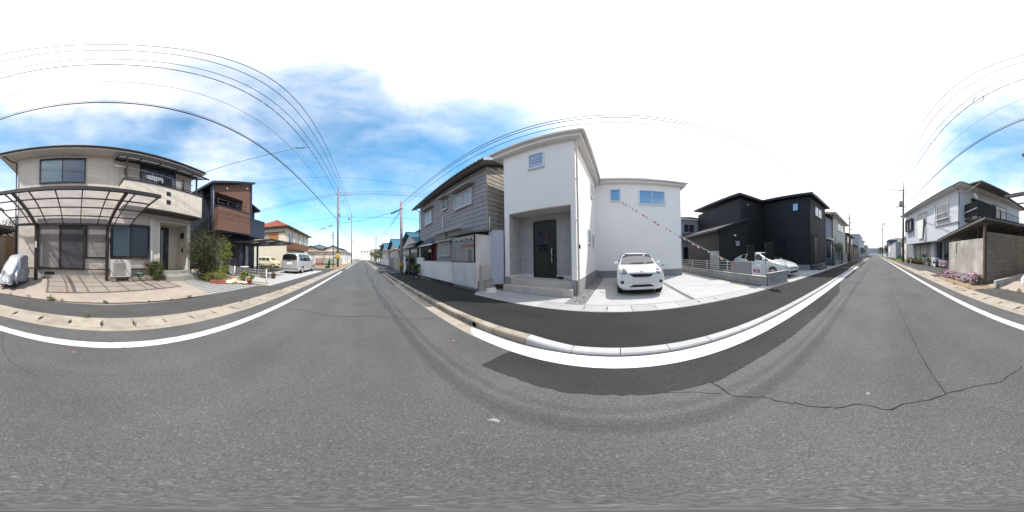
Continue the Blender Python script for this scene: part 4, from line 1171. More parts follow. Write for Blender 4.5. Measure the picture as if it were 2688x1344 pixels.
# ---------------------------------------------------------------- pale blue house with the overhanging upper floor
SID_BLUE = M('pale_blue_siding', (.52, .545, .59), .8, .05, 2, streak=.04)
WALL_GREYW = M('grey_white_wall', (.45, .45, .44), .85, .08, 2, streak=.15)
blu = thing('blue_house', 'pale blue-grey two-storey house with overhanging upper floor and satellite dish', 'house', (-4.37, -24.5, 0), R(98.6))
m = MB(); m.box(1.1, 13.5, .0192, 8.9, 2.62, 6.86); m.box(1.8, 2.3, .8, 8, -.1, 2.62); m.box(2.3, 13.4, 1.05, 8.5, -.1, 2.62); m.box(7.52, 8.2, .7, 1.1, -.1, 2.62); m.build('wall', SID_BLUE, blu)
xs = np.linspace(1.1, 13.5, 29)
m = MB()
for x in xs: m.box(x - .003, x + .003, .0185, .02, 2.66, 6.84)
m.build('siding_seam', M('seam_blue', (.42, .445, .49), .8), blu, kind='stuff')
m = MB(); m.box(1.1, 13.5, .0, .82, 2.56, 2.62); m.build('underside', GUTTER_GR, blu)
hip_roof(blu, F, .1, 14.3, -.55, 9.6, 7.0, 1.3, ROOF_GR, None, .16, SOFFIT, GUTTER_GR)
fo = window(blu, F, 1.7, 4.0, 4.4, 5.95, BRONZE, GL_M, 2, .07, .35, True)
window(blu, F, 5.5, 7.5, 4.5, 6.0, BRONZE, GL_D, 2, .06, .06, False)
m = MB(); m.prism([(5.75, -.10, 3.05), (6.85, -.10, 3.05), (7.25, -.16, 5.2), (5.5, -.16, 5.28)], (0, .04, 0)); m.build('hanging_panel', M('white_board', (.74, .74, .72), .7, .06, 3, streak=.08), blu)
m = MB(); m.prism([(6.87, -.1, 3.05), (7.0, -.05, 3.05), (7.5, -.05, 5.2), (7.27, -.16, 5.2)], (0, .02, 0)); m.build('hanging_panel', FIBRE, blu)
w = window(blu, F, 9.95, 11.95, 4.5, 5.95, ALU, GL_D, 2, .06, .06, True)
m = MB()
m.tube([(9.9, -.2, 5.05), (12.0, -.2, 5.05)], .03); m.box(9.85, 12.05, -.24, -.02, 4.46, 4.52)
for i in range(20): x = 9.95 + .105 * i; m.tube([(x, -.2, 4.5), (x, -.2, 5.05)], .007, 4)
m.build('window_rail', PIPE_W, blu)
m = MB(); m.tube([(9.6, -.05, 6.25), (9.6, -.05, 4.0), (13.45, -.05, 3.95)], .05); m.build('cable_duct', PIPE_W, blu)
m = MB(); m.tube([(7.68, -.05, 6.1), (7.68, -.05, 2.95), (7.1, -.05, 2.8), (7.1, .3, 2.7)], .05); m.build('cable_duct', PIPE_W, blu)
m = MB(); m.tube([(13.45, -.5, 6.85), (13.45, -.05, 6.4), (13.45, -.05, 2.7)], .05); m.build('downpipe', GUTTER_GR, blu)
m = MB(); m.tube([(1.15, -.5, 6.85), (1.15, -.05, 6.4), (1.15, -.05, 2.8)], .045); m.build('downpipe', PIPE_W, blu)
for x0, x1 in ((2.33, 3.95), (4.12, 6.12), (6.28, 7.5)):
    m = MB(); m.box(x0, x1, .98, 1.05, 0, 2.5); fo = m.build('shop_panel', M('cream_panel', (.46, .45, .40), .8, .06, 2, streak=.15), blu)
    m = MB(); m.box(x0 - .04, x0 + .02, .95, 1.05, 0, 2.55); m.box(x0, x1, .95, 1.05, 2.45, 2.55); m.build('panel_frame', BRONZE, fo)
m = MB(); m.box(8.25, 12.6, 1.0, 1.045, 0, 2.5); m.build('shop_entrance', GL_D, blu)
for x in (9.6, 10.9): 
    m = MB(); m.box(x, x + .12, .9, 1.0, 0, 2.5); m.build('entrance_post', ALU, blu)
# side balcony with dark tarpaulin, canopy and dish
m = MB(); m.box(13.5, 15.0, .5, 3.4, 3.95, 4.1); 
for y in (.55, 1.5, 2.4, 3.35): m.box(14.93, 14.99, y - .03, y + .03, 4.1, 5.2)
m.box(13.5, 15, .5, .55, 5.15, 5.2); m.box(14.95, 15, .5, 6.9, 5.15, 5.2)
for i in range(26): y = .6 + .24 * i; m.box(14.96, 14.98, y, y + .03, 4.1, 5.15)
m.box(13.5, 15.0, 3.4, 7, 4.0, 4.1)
m.build('side_balcony', BRONZE, blu)
m = MB(); m.prism([(13.52, .46, 4.25), (15.02, .46, 4.2), (15.02, .46, 5.42), (13.52, .46, 5.38)], (0, .02, 0)); m.prism([(15.03, .46, 4.2), (15.03, 2.6, 4.1), (15.03, 2.6, 5.45), (15.03, .46, 5.42)], (.02, 0, 0)); m.build('tarpaulin', M('black_tarpaulin', (.018, .018, .02), .8, .25, 6, .03, 5), blu)
F90 = Matrix(((0, -1, 0, 13.5), (1, 0, 0, 0), (0, 0, 1, 0), (0, 0, 0, 1)))
window(blu, F90, 4.0, 6.2, 4.3, 6.3, BRONZE, GL_D, 2, .06, .05, False)
window(blu, F90, 1.2, 2.8, 4.2, 6.2, BRONZE, GL_D, 2, .06, .05, False)
m = MB(); m.slab([(13.4, .2, 7.1), (15.6, .2, 6.9), (15.6, 4.6, 6.9), (13.4, 4.6, 7.1)], .1); m.build('side_canopy', FIBRE, blu)
m = MB(); m.tube([(13.5, .35, 6.3), (15.5, .35, 6.85)], .035); m.tube([(13.5, .35, 4.6), (15.2, .2, 4.75)], .03); m.build('canopy_brace', PIPE_W, blu)
m = MB(); m.lathe([(.01, 0), (.11, .015), (.2, .05), (.27, .10), (.28, .105), (.26, .105), (.19, .065)], ZERO, 20)
o = m.build('satellite_dish', WHITE_P); o.location = Vector(Matrix.Translation((-4.37, -24.5, 0)) @ Matrix.Rotation(R(98.6), 4, 'Z') @ Vector((14.6, .55, 5.9))); o.rotation_euler = (R(72), 0, R(205)); tag(o, 'white satellite dish above the black tarpaulin of side balcony', 'satellite dish')

def bl(x, y, z=0): return tuple(Matrix.Translation((-4.37, -24.5, 0)) @ Matrix.Rotation(R(98.6), 4, 'Z') @ Vector((x, y, z)))
BLUEPOT = M('blue_pot', (.05, .08, .16), .5, .1); WPOT = M('white_pot', (.60, .59, .56), .6, .1); BROWNPOT = M('brown_pot', (.16, .075, .05), .85, .15)
for i, (x, y, r, h, mt, lm, lb) in enumerate((
    (2.0, .1, .22, .3, BLUEPOT, L_DARK, 'dark blue pot at the far end of pots in front of blue-grey house'),
    (3.3, .2, .24, .35, TERRA, L_RED, 'terracotta pot of reddish foliage under the bay window'),
    (4.1, .25, .26, .4, BROWNPOT, L_MID, 'brown pot of low green plant next to reddish foliage pot'),
    (4.9, .15, .26, .38, TERRA, L_MID, 'terracotta pot in the middle of the pot row by cream panels'),
    (5.6, .2, .28, .42, TERRA, L_YEL, 'terracotta pot of yellow-green plant by cream panels'),
    (6.2, .3, .26, .36, BROWNPOT, L_RED, 'brown pot of small red plant right of yellow-green pot'),
    (7.0, .15, .22, .85, WPOT, L_DARK, 'tall white pot with dark leafy plant below the leaning white board'),
    (8.2, .1, .2, .4, M('pale_blue_pot', (.22, .32, .38), .6, .1), L_MID, 'pale blue pot with thin stems beside the shop entrance'),
    (10.9, -.1, .2, .3, WPOT, WHITEP, 'white pot of white and pink flowers near the garage end'),
    (11.5, -.1, .2, .3, WPOT, PINK, 'white pot of pink flowers closest to the garage end'),
    (10.0, .1, .24, .3, BROWNPOT, L_DARK, 'brown pot of dark small plants by the entrance post'))):
    pot(lb, bl(x, y), r, h, mt, lm, 80 + i, 300, .06, 1.3, .28, 'pots in front of the blue-grey house')
wm = thing('washing_machine', 'small white washing machine in the dark shop entrance', 'washing machine', bl(8.8, .6), R(98.6))
MB().cbox(-.28, .28, -.25, .25, .02, .85, .02).build('body', WHITE_P, wm); MB().lathe([(.16, 0), (.17, -.02), (.13, -.025)], (0, -.25, .45), 18, 'y').build('door', GL_D, wm)
MB().box(-.26, .26, -.262, -.25, .72, .82).build('control_panel', ALU, wm)

# ---------------------------------------------------------------- navy and brown house across from the white one
NAVY = M('navy_siding', (.016, .019, .030), .6, .08, 3, brick=(.45, .09, .004), brick_h=.003, joint=.7)
NAVYB = M('blue_navy_siding', (.030, .043, .075), .6, .08, 3, brick=(.45, .09, .004), brick_h=.003, joint=.8)
BROWN_S = M('brown_brick_siding', (.175, .095, .070), .85, .1, 3, brick=(.24, .07, .008), brick_h=.006, streak=.05, joint=.7)
ROOF_N = M('navy_roof', (.022, .028, .055), .5, .08)
nv = thing('navy_house', 'navy and brown two-storey house with brown brick-clad balcony', 'house', (-8, 6.2, 0), 0, world=True)
m = MB()
m.box(-8.95, -16, 6.3, 10.9, -.02, 3.0); m.box(-8.5, -16, 6.3, 10.25, 3.0, 4.2)
m.prism([(-9.6, 6.3, 4.2), (-9.6, 10.25, 4.2), (-9.6, 10.25, 7.75), (-9.6, 6.3, 6.45)], (-6.4, 0, 0))
m.box(-8.6, -16, 10.25, 13.2, -.02, 6.2) if False else m.box(-9.9, -16, 10.25, 12.6, 3.0, 6.2)
m.box(-9.9, -16, 10.9, 12.6, -.02, 3.0)
m.build('wall', NAVY, nv)
m = MB()   # brown street front over the balcony with its recess
y0, y1 = 6.55, 10.2
def rz(y): return 6.42 + (y - 6.3) * .33
m.prism([(-8.5, y0, 5.95), (-8.5, y1, 5.95), (-8.5, y1, rz(y1)), (-8.5, y0, rz(y0))], (-.15, 0, 0))
m.prism([(-8.5, 9.35, 4.2), (-8.5, y1, 4.2), (-8.5, y1, 5.949), (-8.5, 9.35, 5.949)], (-.15, 0, 0))
m.build('front_wall', BROWN_S, nv)
m = MB(); m.box(-8.44, -8.6, 6.3, 6.55, 3.0, 6.6); m.box(-8.44, -8.6, 10.2, 10.4, 3.0, 7.75); m.build('corner_trim', ROOF_N, nv)
m = MB(); m.box(-8.64, -9.6, 6.55, 9.35, 5.93, 5.95); m.build('recess_ceiling', M('brown_soffit', (.17, .12, .10), .9, .05), nv)
m = MB(); m.box(-8.03, -8.5, 6.5, 9.66, 3.16, 4.80); b_ = m.build('balcony', BROWN_S, nv)
m = MB(); m.box(-8.0, -8.55, 6.47, 9.69, 4.80, 4.85); m.box(-8.1, -8.45, 6.5, 9.66, 3.08, 3.16); m.build('balcony_trim', ROOF_N, b_)
m = MB(); m.tube([(-8.2, 6.55, 5.35), (-8.2, 9.4, 5.35)], .022); m.tube([(-8.2, 6.55, 5.1), (-8.2, 9.4, 5.1)], .015)
for y in (6.6, 7.5, 8.4, 9.35): m.tube([(-8.2, y, 4.83), (-8.2, y, 5.36)], .018)
m.build('handrail', BRONZE, b_)
m = MB(); m.box(-8.1, -9.9, 9.70, 11.75, 3.05, 4.5); n_ = m.build('side_balcony', NAVYB, nv)
m = MB(); m.box(-8.07, -9.9, 9.68, 11.78, 4.5, 4.55); m.build('balcony_trim', ROOF_N, n_)
for y in (7.6, 9.75):
    m = MB(); m.lathe([(.09, 0), (.1, .06), (.02, .1)], (-8.49, y, rz(y) - .35), 10, 'x'); m.build('porch_light', WHITE_P, nv)
m = MB(); m.prism([(-8.2, 6.15, 6.42), (-8.2, 10.5, 7.86), (-8.2, 10.5, 8.02), (-8.2, 6.15, 6.6)], (-8.0, 0, 0)); m.build('roof', ROOF_N, nv)
m = MB(); m.prism([(-9.4, 10.4, 6.75), (-9.4, 12.9, 6.0), (-9.4, 12.9, 6.16), (-9.4, 10.4, 6.9)], (-7, 0, 0)); m.build('roof', ROOF_N, nv)
m = MB(); m.tube([(-8.46, 6.42, 6.4), (-8.46, 6.42, 3.1)], .04); m.build('downpipe', GUTTER_GR, nv)
w = window(nv, FL(-8.95), 7.0, 7.75, .45, 2.6, BRONZE, GL_M, 1, .05, .05, False)
w = window(nv, FL(-8.95), 10.1, 10.62, .5, 2.55, BRONZE, GL_M, 1, .05, .05, False)
m = MB(); m.box(-8.9, -8.95, 8.9, 9.85, .2, 2.45); d = m.build('door', M('dark_brown_door', (.035, .025, .022), .5, .2, 6), nv)
MB().tube([(-8.87, 9.7, 1.0), (-8.85, 9.7, 1.4), (-8.87, 9.7, 1.8)], .02).build('handle', ALU, d)
m = MB(); m.box(-8.5, -9.0, 6.2, 6.5, 3.0, 3.1); m.build('ledge', BROWNTRIM, nv)
c2 = thing('carport', 'small black flat carport attached to the navy house', 'carport', (-6.5, 9.5, 0), 0, world=True)
m = MB(); z0_, z1_ = 2.36, 2.52
for (a, b) in (((-5.05, 8.1), (-5.05, 10.9)), ((-8.9, 8.6), (-8.9, 10.9)), ((-5.05, 8.1), (-8.9, 8.6)), ((-5.05, 10.9), (-8.9, 10.9)), ((-6.3, 8.25), (-6.3, 10.9)), ((-7.6, 8.42), (-7.6, 10.9)), ((-5.05, 9.5), (-8.9, 9.7))): m.tube([(a[0], a[1], 2.45), (b[0], b[1], 2.45)], .06, 4)
m.build('roof_frame', BLACK_P, c2)
for xs_ in ((-5.05, -6.3), (-6.3, -7.6), (-7.6, -8.9)):
    m = MB(); m.slab([(xs_[0], 8.3, 2.5), (xs_[0], 10.85, 2.5), (xs_[1], 10.85, 2.5), (xs_[1], 8.5, 2.5)], .01); m.build('roof_panel', POLY_D, c2)
for x, y in ((-8.1, 10.75), (-8.1, 8.65)):
    m = MB(); m.box(x - .06, x + .06, y - .06, y + .06, 0, 2.42); m.build('post', M('navy_post', (.03, .03, .06), .5), c2)
chair = thing('garden_table', 'round white table top in front of navy house door', 'table', (-7.6, 8.6, .1))
MB().lathe([(.3, .62), (.32, .65), (.3, .67)], ZERO, 16).build('table_top', WHITE_P, chair); MB().tube([(0, 0, 0), (0, 0, .62)], .03).lathe([(.2, 0), (.2, .03)], ZERO, 12).build('leg', BRONZE, chair)
for i, (x, y, lb) in enumerate(((-6.1, 9.0, 'low dark pot plant beside the post of black carport'), (-6.7, 9.4, 'small potted shrub between white table and black carport'), (-5.6, 9.2, 'bare twiggy pot plant nearest the silver minivan'))):
    pot(lb, (x, y, .02), .17, .3, BROWNPOT, L_DARK, 130 + i, 200, .05, 1.5, .35, 'pots by the black carport')

# ---------------------------------------------------------------- generic neighbouring houses
RED_T = M('red_roof_tile', (.31, .095, .07), .75, .18, 5, rnd=0, stain=(.25, .10, .06), stain_amt=.4)
BLUE_T = M('blue_roof_tile', (.055, .17, .25), .5, .18, 5, stain=(.05, .13, .19), stain_amt=.5)
GREY_T = M('grey_roof_tile', (.095, .095, .10), .7, .18, 5)
BROWN_T = M('brown_roof_tile', (.13, .085, .07), .75, .18, 5)
CREAM = M('cream_wall', (.58, .54, .44), .88, .06, 1.5, streak=.14)
WHITEW = M('white_render', (.66, .65, .62), .88, .06, 1.5, streak=.14)
GREYW = M('grey_render', (.36, .37, .39), .88, .08, 1.5, streak=.12)
BROWNW = M('brown_render', (.22, .165, .12), .88, .1, 1.5, streak=.15)
BLUEW = M('blue_grey_render', (.30, .35, .42), .88, .08, 1.5, streak=.1)
GREENW = M('green_sheet_wall', (.16, .27, .24), .8, .1, 2, streak=.15)

def house(name, label, F0, w, d, h, wm, rm, roof='hip', rise=1.3, over=.45, wins=(), side=(), tiles=True, cat='house', extra=None):
    """a neighbouring house in a facade frame: x 0..w, y 0..d (front at y = 0)"""
    loc = F0 @ Vector((w / 2, 0, 0)); t = thing(name, label, cat, tuple(loc), 0, world=True)
    m = MB(F0); m.box(0, w, 0, d, -.05, h); 
    if roof == 'gable': m.prism([(w / 2, 0, h + rise * .93), (0, 0, h), (w, 0, h)], (0, d, 0)) if False else None
    m.build('wall', wm, t)
    if roof == 'flat':
        m = MB(F0); m.box(-.08, w + .08, -.08, d + .08, h, h + .18); m.build('parapet', rm, t)
    else:
        x0, x1, y0, y1 = -over, w + over, -over, d + over
        m = MB(F0); ym = (y0 + y1) / 2; xm = (x0 + x1) / 2
        nx = lambda L_: max(3, int(L_ / .32)); ny = lambda L_: max(3, int(L_ / .34))
        A, B, C, D = (x0, y0, h), (x1, y0, h), (x1, y1, h), (x0, y1, h)
        if roof == 'hip':
            ins = min(d, w) / 2 + over
            if w >= d: r0, r1 = (x0 + ins, ym, h + rise), (x1 - ins, ym, h + rise); fsl = [(A, B, r1, r0), (C, D, r0, r1), (B, C, r1, r1), (D, A, r0, r0)]
            else: r0, r1 = (xm, y0 + ins, h + rise), (xm, y1 - ins, h + rise); fsl = [(B, C, r1, r0), (D, A, r0, r1), (A, B, r0, r0), (C, D, r1, r1)]
        elif roof == 'gable_x':   # ridge parallel to the front
            r0, r1 = (x0, ym, h + rise), (x1, ym, h + rise); fsl = [(A, B, r1, r0), (C, D, r0, r1)]
        else:                      # ridge runs back from the front
            r0, r1 = (xm, y0, h + rise), (xm, y1, h + rise); fsl = [(B, C, r1, r0), (D, A, r0, r1)]
        for q in fsl:
            L_ = (Vector(q[1]) - Vector(q[0])).length; S_ = (Vector(q[2]) - Vector(q[1])).length
            if tiles: wavy_roof(m, *q, nx(L_), ny(S_), .03, .03)
            else: m.quad(*q) if q[2] != q[3] else m.poly(q[:3])
        ro = m.build('roof', rm, t)
        m = MB(F0); m.box(x0 + .02, x1 - .02, y0 + .02, y1 - .02, h - .13, h - .004)
        gm_ = MB(F0); m, keep = gm_, m
        if roof == 'gable_x':
            for x in (0, w): m.prism([(x, 0, h - .01), (x, d, h - .01), (x, ym, h + rise * .9)], (.02 if x else -.02, 0, 0))
        if roof == 'gable_y':
            for y in (0, d): m.prism([(0, y, h - .01), (w, y, h - .01), (xm, y, h + rise * .9)], (0, .02 if y else -.02, 0))
        if gm_.v: gm_.build('gable_wall', wm, t)
        m = keep
        m.build('eaves', BROWNTRIM if wm in (CREAM, BROWNW) else SOFFIT, ro)
        m = MB(F0); m.tube([Vector(r0) + Vector((0, 0, .06)), Vector(r1) + Vector((0, 0, .06))], .09, 6); m.build('ridge', rm, ro)
    for (a, b, z0, z1) in wins: window(t, F0, a, b, z0, z1, ALU, GL_D, 2 if b - a > .9 else 1, .05, .05, True)
    for (sd_, a, b, z0, z1) in side:
        Fs = F0 @ (Matrix(((0, 1, 0, 0), (-1, 0, 0, 0), (0, 0, 1, 0), (0, 0, 0, 1))) if sd_ == 'L' else Matrix(((0, -1, 0, w), (1, 0, 0, 0), (0, 0, 1, 0), (0, 0, 0, 1))))
        if sd_ == 'L': window(t, Fs, -b, -a, z0, z1, ALU, GL_D, 2 if b - a > .9 else 1, .05, .05, True)
        else: window(t, Fs, a, b, z0, z1, ALU, GL_D, 2 if b - a > .9 else 1, .05, .05, True)
    return t

# left side of the street ahead
rh = house('apartment_house', 'cream two-storey house with red tiled hip roof and brown balcony', FL(-11.3), 13.0, 7.0, 6.2, CREAM, RED_T, 'hip', 1.5, .6) if False else None
Fr_ = Matrix.Translation((-11.3, 22.2, 0)) @ Matrix.Rotation(R(94), 4, 'Z')
rh = house('apartment_house', 'cream two-storey house with red tiled hip roof and brown balcony', Fr_, 13.0, 6.5, 6.3, CREAM, RED_T, 'hip', 2.0, .7,
           wins=((.9, 2.4, 3.9, 5.4), (4.0, 5.6, 3.9, 5.4), (7.2, 8.8, 3.9, 5.4), (10.2, 11.8, 3.9, 5.4), (1.0, 2.6, .8, 2.4), (5, 6.6, .8, 2.4), (9, 10.6, .8, 2.4)))
FsL = Fr_ @ Matrix(((0, 1, 0, 0), (-1, 0, 0, 0), (0, 0, 1, 0), (0, 0, 0, 1)))
m = MB(FsL); m.box(-2.9, -1.3, -.06, .0, 3.75, 5.35); m.build('window_shutter', WOOD_O, rh)
m = MB(FsL); m.box(-4.3, -2.95, -.06, .0, 3.75, 5.35); m.build('window_shutter', M('grey_shutter', (.30, .25, .22), .7, .06), rh)
m = MB(FsL); m.box(-1.25, -.2, -.08, .0, 3.7, 5.3); m.build('shutter_case', CREAM, rh)
m = MB(FsL); m.box(-4.6, -.1, -.07, .0, 5.4, 5.55); m.box(-6.5, 0, -.03, 0, 3.35, 3.45); m.build('band', BROWNTRIM, rh)
m = MB(Fr_); m.box(.2, 9.5, -1.0, -.02, 2.75, 2.95); m.box(.2, 9.5, -1.0, -.94, 2.95, 3.85); m.box(.2, .26, -.94, -.02, 2.95, 3.85); m.build('balcony', M('brown_balcony', (.15, .075, .05), .8, .15, 5, streak=.2), rh)
m = MB(Fr_)
for x in (.3, 3.2, 6.2, 9.4): m.box(x, x + .08, -.98, -.9, 3.85, 6.1); m.box(x, x + .1, -.98, -.88, 0, 2.75)
m.build('balcony_post', BROWNTRIM, rh)
house('small_house', 'small white house with dark gable beyond the red-roofed house', FL(-9.5) @ Matrix.Translation((37.5, 0, 0)), 5, 6, 3.2, WHITEW, BROWN_T, 'gable_x', 1.2, .5, wins=((1, 2.6, 1, 2.2),))
wh = house('bungalow', 'long low white bungalow with grey tiled gable behind the first utility pole', Matrix.Translation((-10.2, 40, 0)), 5.6, 26, 3.3, WHITEW, GREY_T, 'gable_y', 1.35, .5,
      wins=((3.2, 4.6, .9, 1.9),), side=(('R', 3, 5, .9, 2), ('R', 8, 10, .9, 2.), ('R', 14, 16, .9, 2.)))
gl_ = thing('sheet_fence', 'pale green corrugated sheet fence in front of the white bungalow', 'fence', (-7, 35, 0), 0, world=True)
for i in range(9):
    m = MB(); x0 = -10.9 + .7 * i; n = 10; vs = []
    for j in range(n + 1): vs += [(x0 + .69 * j / n, 36.5 + .03 * math.sin(j * 3.14), 0), (x0 + .69 * j / n, 36.5 + .03 * math.sin(j * 3.14), 1.5)]
    m.add(vs, [(2 * j, 2 * j + 2, 2 * j + 3, 2 * j + 1) for j in range(n)]); m.build('sheet_panel', (M('pale_green_sheet', (.40, .46, .40), .7, .1, 3, streak=.2), M('pink_sheet', (.46, .33, .30), .7, .1, 3, streak=.2))[0 if i > 2 else 1], gl_)
sh = thing('shed_shelter', 'open brown shelter with hanging clothes on the vacant lot', 'shelter', (-9, 34, 0), 0, world=True)
m = MB(); m.slab([(-10.6, 33, 2.3), (-4.9, 33, 2.2), (-4.9, 35.5, 2.3), (-10.6, 35.5, 2.4)], .08); m.build('roof', FIBRE, sh)
for x in (-10.4, -8.5, -6.8, -5.1):
    m = MB(); m.box(x, x + .08, 33.1, 33.18, 0, 2.2); m.build('post', WOOD_F, sh)
net = thing('garbage_net', 'crumpled green net piled against the thin post', 'net', (-5.0, 22.9, 0))
leaves('net_mesh', net, [((0, 0, .15), (.3, .25, .18)), ((.2, 0, .55), (.14, .14, .5)), ((.28, 0, 1.0), (.12, .1, .25))], 1500, .06, leafmat('green_net', (.01, .10, .055), (.02, .17, .09), .2), 140, .7)
for i, (x, y, w_, d_, h, wm_, rm_, rf, lb) in enumerate((
    (-9.5, 68, 9, 7, 5.6, CREAM, BROWN_T, 'hip', 'distant cream house with brown roof down the street past the bungalow'),
    (-9.0, 82, 10, 8, 6.0, WHITEW, GREY_T, 'hip', 'distant white house with grey roof far down the pole-lined side'),
    (-8.5, 100, 14, 9, 5.0, GREYW, GREY_T, 'gable_x', 'long distant grey house near the end of street'),
    (-19, 52, 8, 9, 5.2, CREAM, BROWN_T, 'gable_x', 'brown-roofed house behind the low white bungalow'),
    (-28, 40, 10, 9, 5.6, WHITEW, GREY_T, 'hip', 'white house far behind the vacant lot'))):
    house('distant_house', lb, FL(x) @ Matrix.Translation((y, 0, 0)), w_, d_, h, wm_, rm_, rf, 1.3, .5, wins=((1, 2.8, 3.4, 4.6), (w_ - 3, w_ - 1.2, 3.4, 4.6)) if h > 5.1 else ((1, 2.8, 1, 2.2),), side=(('L', 2, 3.6, 3.4, 4.6),))
house('white_block', 'pale flat-roofed building closing the far end of the street', Matrix.Translation((-4, 175, 0)), 18, 12, 12, WHITEW, WHITEW, 'flat', wins=[(2 + 3.2 * i, 4 + 3.2 * i, 8.2, 9.6) for i in range(5)])

for i, (x, y, w_, d_, h, wm_, rm_, rf, lb) in enumerate((
    (-17.5, 34, 8, 7, 5.6, CREAM, RED_T, 'hip', 'reddish-roofed cream house peeking behind the brown shelter'),
    (-13.5, 60, 9, 8, 5.8, GREYW, BLUE_T, 'hip', 'blue-roofed grey house rising behind the white bungalow'),
    (-24, 64, 9, 8, 6.0, CREAM, GREY_T, 'hip', 'pale cream house among the roofs far behind the bungalow'),
    (-36, 52, 10, 8, 5.8, WHITEW, BROWN_T, 'hip', 'white house with brown roof at the back of the vacant lot'))):
    house('distant_house', lb, FL(x) @ Matrix.Translation((y, 0, 0)), w_, d_, h, wm_, rm_, rf, 1.4, .5, wins=((1, 2.8, 3.4, 4.6), (w_ - 3, w_ - 1.2, 3.4, 4.6)), side=(('L', 1.5, 3.4, 3.4, 4.6),))
# ---------------------------------------------------------------- the new white house
STUCCO = M('white_stucco', (.84, .82, .80), .9, .02, 1.2, .003, 55, streak=.012)
PORCHW = M('grey_porch_siding', (.45, .44, .435), .88, .06, 3, brick=(.28, .045, .004), brick_h=.004, joint=.8)
BASEG = M('grey_foundation', (.29, .29, .30), .9, .08, 2, .002, 60, streak=.1)
TRIMW = M('white_trim', (.74, .72, .69), .55, .04)
TRIMS = M('white_fascia', (.70, .675, .64), .6, .04)
ALUW = M('silver_window_frame', (.62, .65, .68), .4, .04, metal=.2)
TILE = M('beige_step_tile', (.50, .46, .42), .75, .06, 5, .0008, 90, rnd=.05, streak=.04)
DOORB = M('black_door', (.018, .020, .018), .45, .2, 7, streak=.15)
ww = thing('white_house', 'new white stucco two-storey house with recessed porch and tiled steps', 'house', (5.25, 1.4, 0), 0, world=True)
m = MB()
m.box(5.25, 16, 1.4, 4.4, 3.18, 6.1); m.box(6.06, 16, 1.4, 4.4, .56, 3.18); m.box(5.25, 6.06, 1.4, 1.56, .56, 3.18); m.box(5.25, 6.06, 4.16, 4.4, .56, 3.18); m.box(10.1, 16, -4.1, 1.4, .47, 6.15)
m.build('wall', STUCCO, ww)
m = MB(); m.box(5.235, 16, 1.385, 1.4, 0, .53); m.box(5.235, 5.25, 1.385, 1.56, 0, .56); m.box(5.25, 6.06, 1.4, 1.56, 0, .56); m.box(5.235, 6.06, 4.16, 4.415, 0, .56); m.box(6.06, 16, 1.4, 4.4, 0, .55); m.box(10.085, 10.1, -4.115, 1.385, 0, .44); m.box(10.1, 16, -4.115, 1.385, 0, .465)
m.build('foundation', BASEG, ww)
m = MB(); m.box(5.228, 16, 1.375, 1.4, .53, .56); m.box(5.228, 5.25, 1.385, 1.56, .56, .58); m.box(5.228, 5.25, 4.16, 4.42, .56, .58); m.box(10.075, 10.1, -4.12, 1.374, .44, .47); m.build('drip_edge', TRIMS, ww)
m = MB(); m.box(6.045, 6.059, 3.46, 4.155, .52, 3.17); m.box(6.045, 6.059, 1.565, 2.42, .52, 3.17); m.box(6.045, 6.059, 2.42, 3.46, 2.88, 3.17); m.box(5.26, 6.044, 4.143, 4.159, .52, 3.17); m.box(5.26, 6.044, 1.561, 1.575, .52, 3.17); m.build('porch_wall', PORCHW, ww)
m = MB(); m.box(5.26, 6.044, 1.58, 4.14, 3.155, 3.178); m.build('porch_ceiling', SOFFIT, ww)
m = MB(); m.box(6.0, 6.044, 3.47, 4.14, .5, .62); m.box(6.0, 6.044, 1.58, 2.41, .5, .62); m.box(5.27, 6.0, 4.1, 4.142, .5, .62); m.build('skirting', TRIMS, ww)
m = MB(); m.box(5.3, 6.045, 1.57, 4.15, 0, .492); m.box(5.3, 5.24, 4.15, 4.29, 0, .49) if False else None; m.box(5.01, 5.3, 1.49, 4.31, 0, .252); m.build('step_core', CONC_GREY, ww)
shapes = {}
def tile(w_, d_, h_, pos):
    key = (round(w_, 3), round(d_, 3), round(h_, 3))
    if key not in shapes:
        o = MB().cbox(0, d_, 0, w_, 0, h_, .003).build('step_tile', TILE); o.parent = ww; shapes[key] = o
    else: o = shapes[key].copy(); COL.objects.link(o)
    o.location = Vector(pos) - Vector((5.25, 1.4, 0))
    return o
n = 9; wt = (4.31 - 1.49) / n
for i in range(n):
    y = 1.49 + wt * i
    tile(wt - .006, .01, .245, (5.0, y, .008)); tile(wt - .006, .30, .008, (5.0, y, .2525))
wt = (4.15 - 1.57) / n
for i in range(n):
    y = 1.57 + wt * i
    tile(wt - .006, .01, .225, (5.29, y, .266)); tile(wt - .006, .37, .008, (5.29, y, .4925)); tile(wt - .006, .35, .008, (5.665, y, .4925))
# door
m = MB(); m.box(6.0, 6.06, 2.42, 2.47, .5, 2.88); m.box(6.0, 6.06, 3.41, 3.46, .5, 2.88); m.box(6.0, 6.06, 2.47, 3.41, 2.82, 2.88); m.build('door_frame', M('door_frame', (.012, .013, .016), .4, .1), ww)
m = MB(); m.box(6.02, 6.06, 2.475, 3.405, .51, 2.815); d = m.build('door', DOORB, ww)
F = FR(6.02); m = MB(F)
for z0, z1 in ((.62, .95), (1.0, 1.42)): m.box(-3.3, -2.72, -.012, 0, z0, z1); m.box(-3.25, -2.77, -.02, -.012, z0 + .05, z1 - .05)
m.box(-3.3, -2.72, -.012, 0, 1.48, 1.53); m.box(-3.28, -2.72, -.014, 0, 1.58, 2.62); m.build('door_panel', DOORB, d)
for i in range(2):
    for j in range(3):
        m = MB(F); x = -3.2 + .21 * i; z = 1.62 + .27 * j; m.box(x, x + .19, -.024, -.016, z, z + .245); m.build('door_glass', GL_D, d)
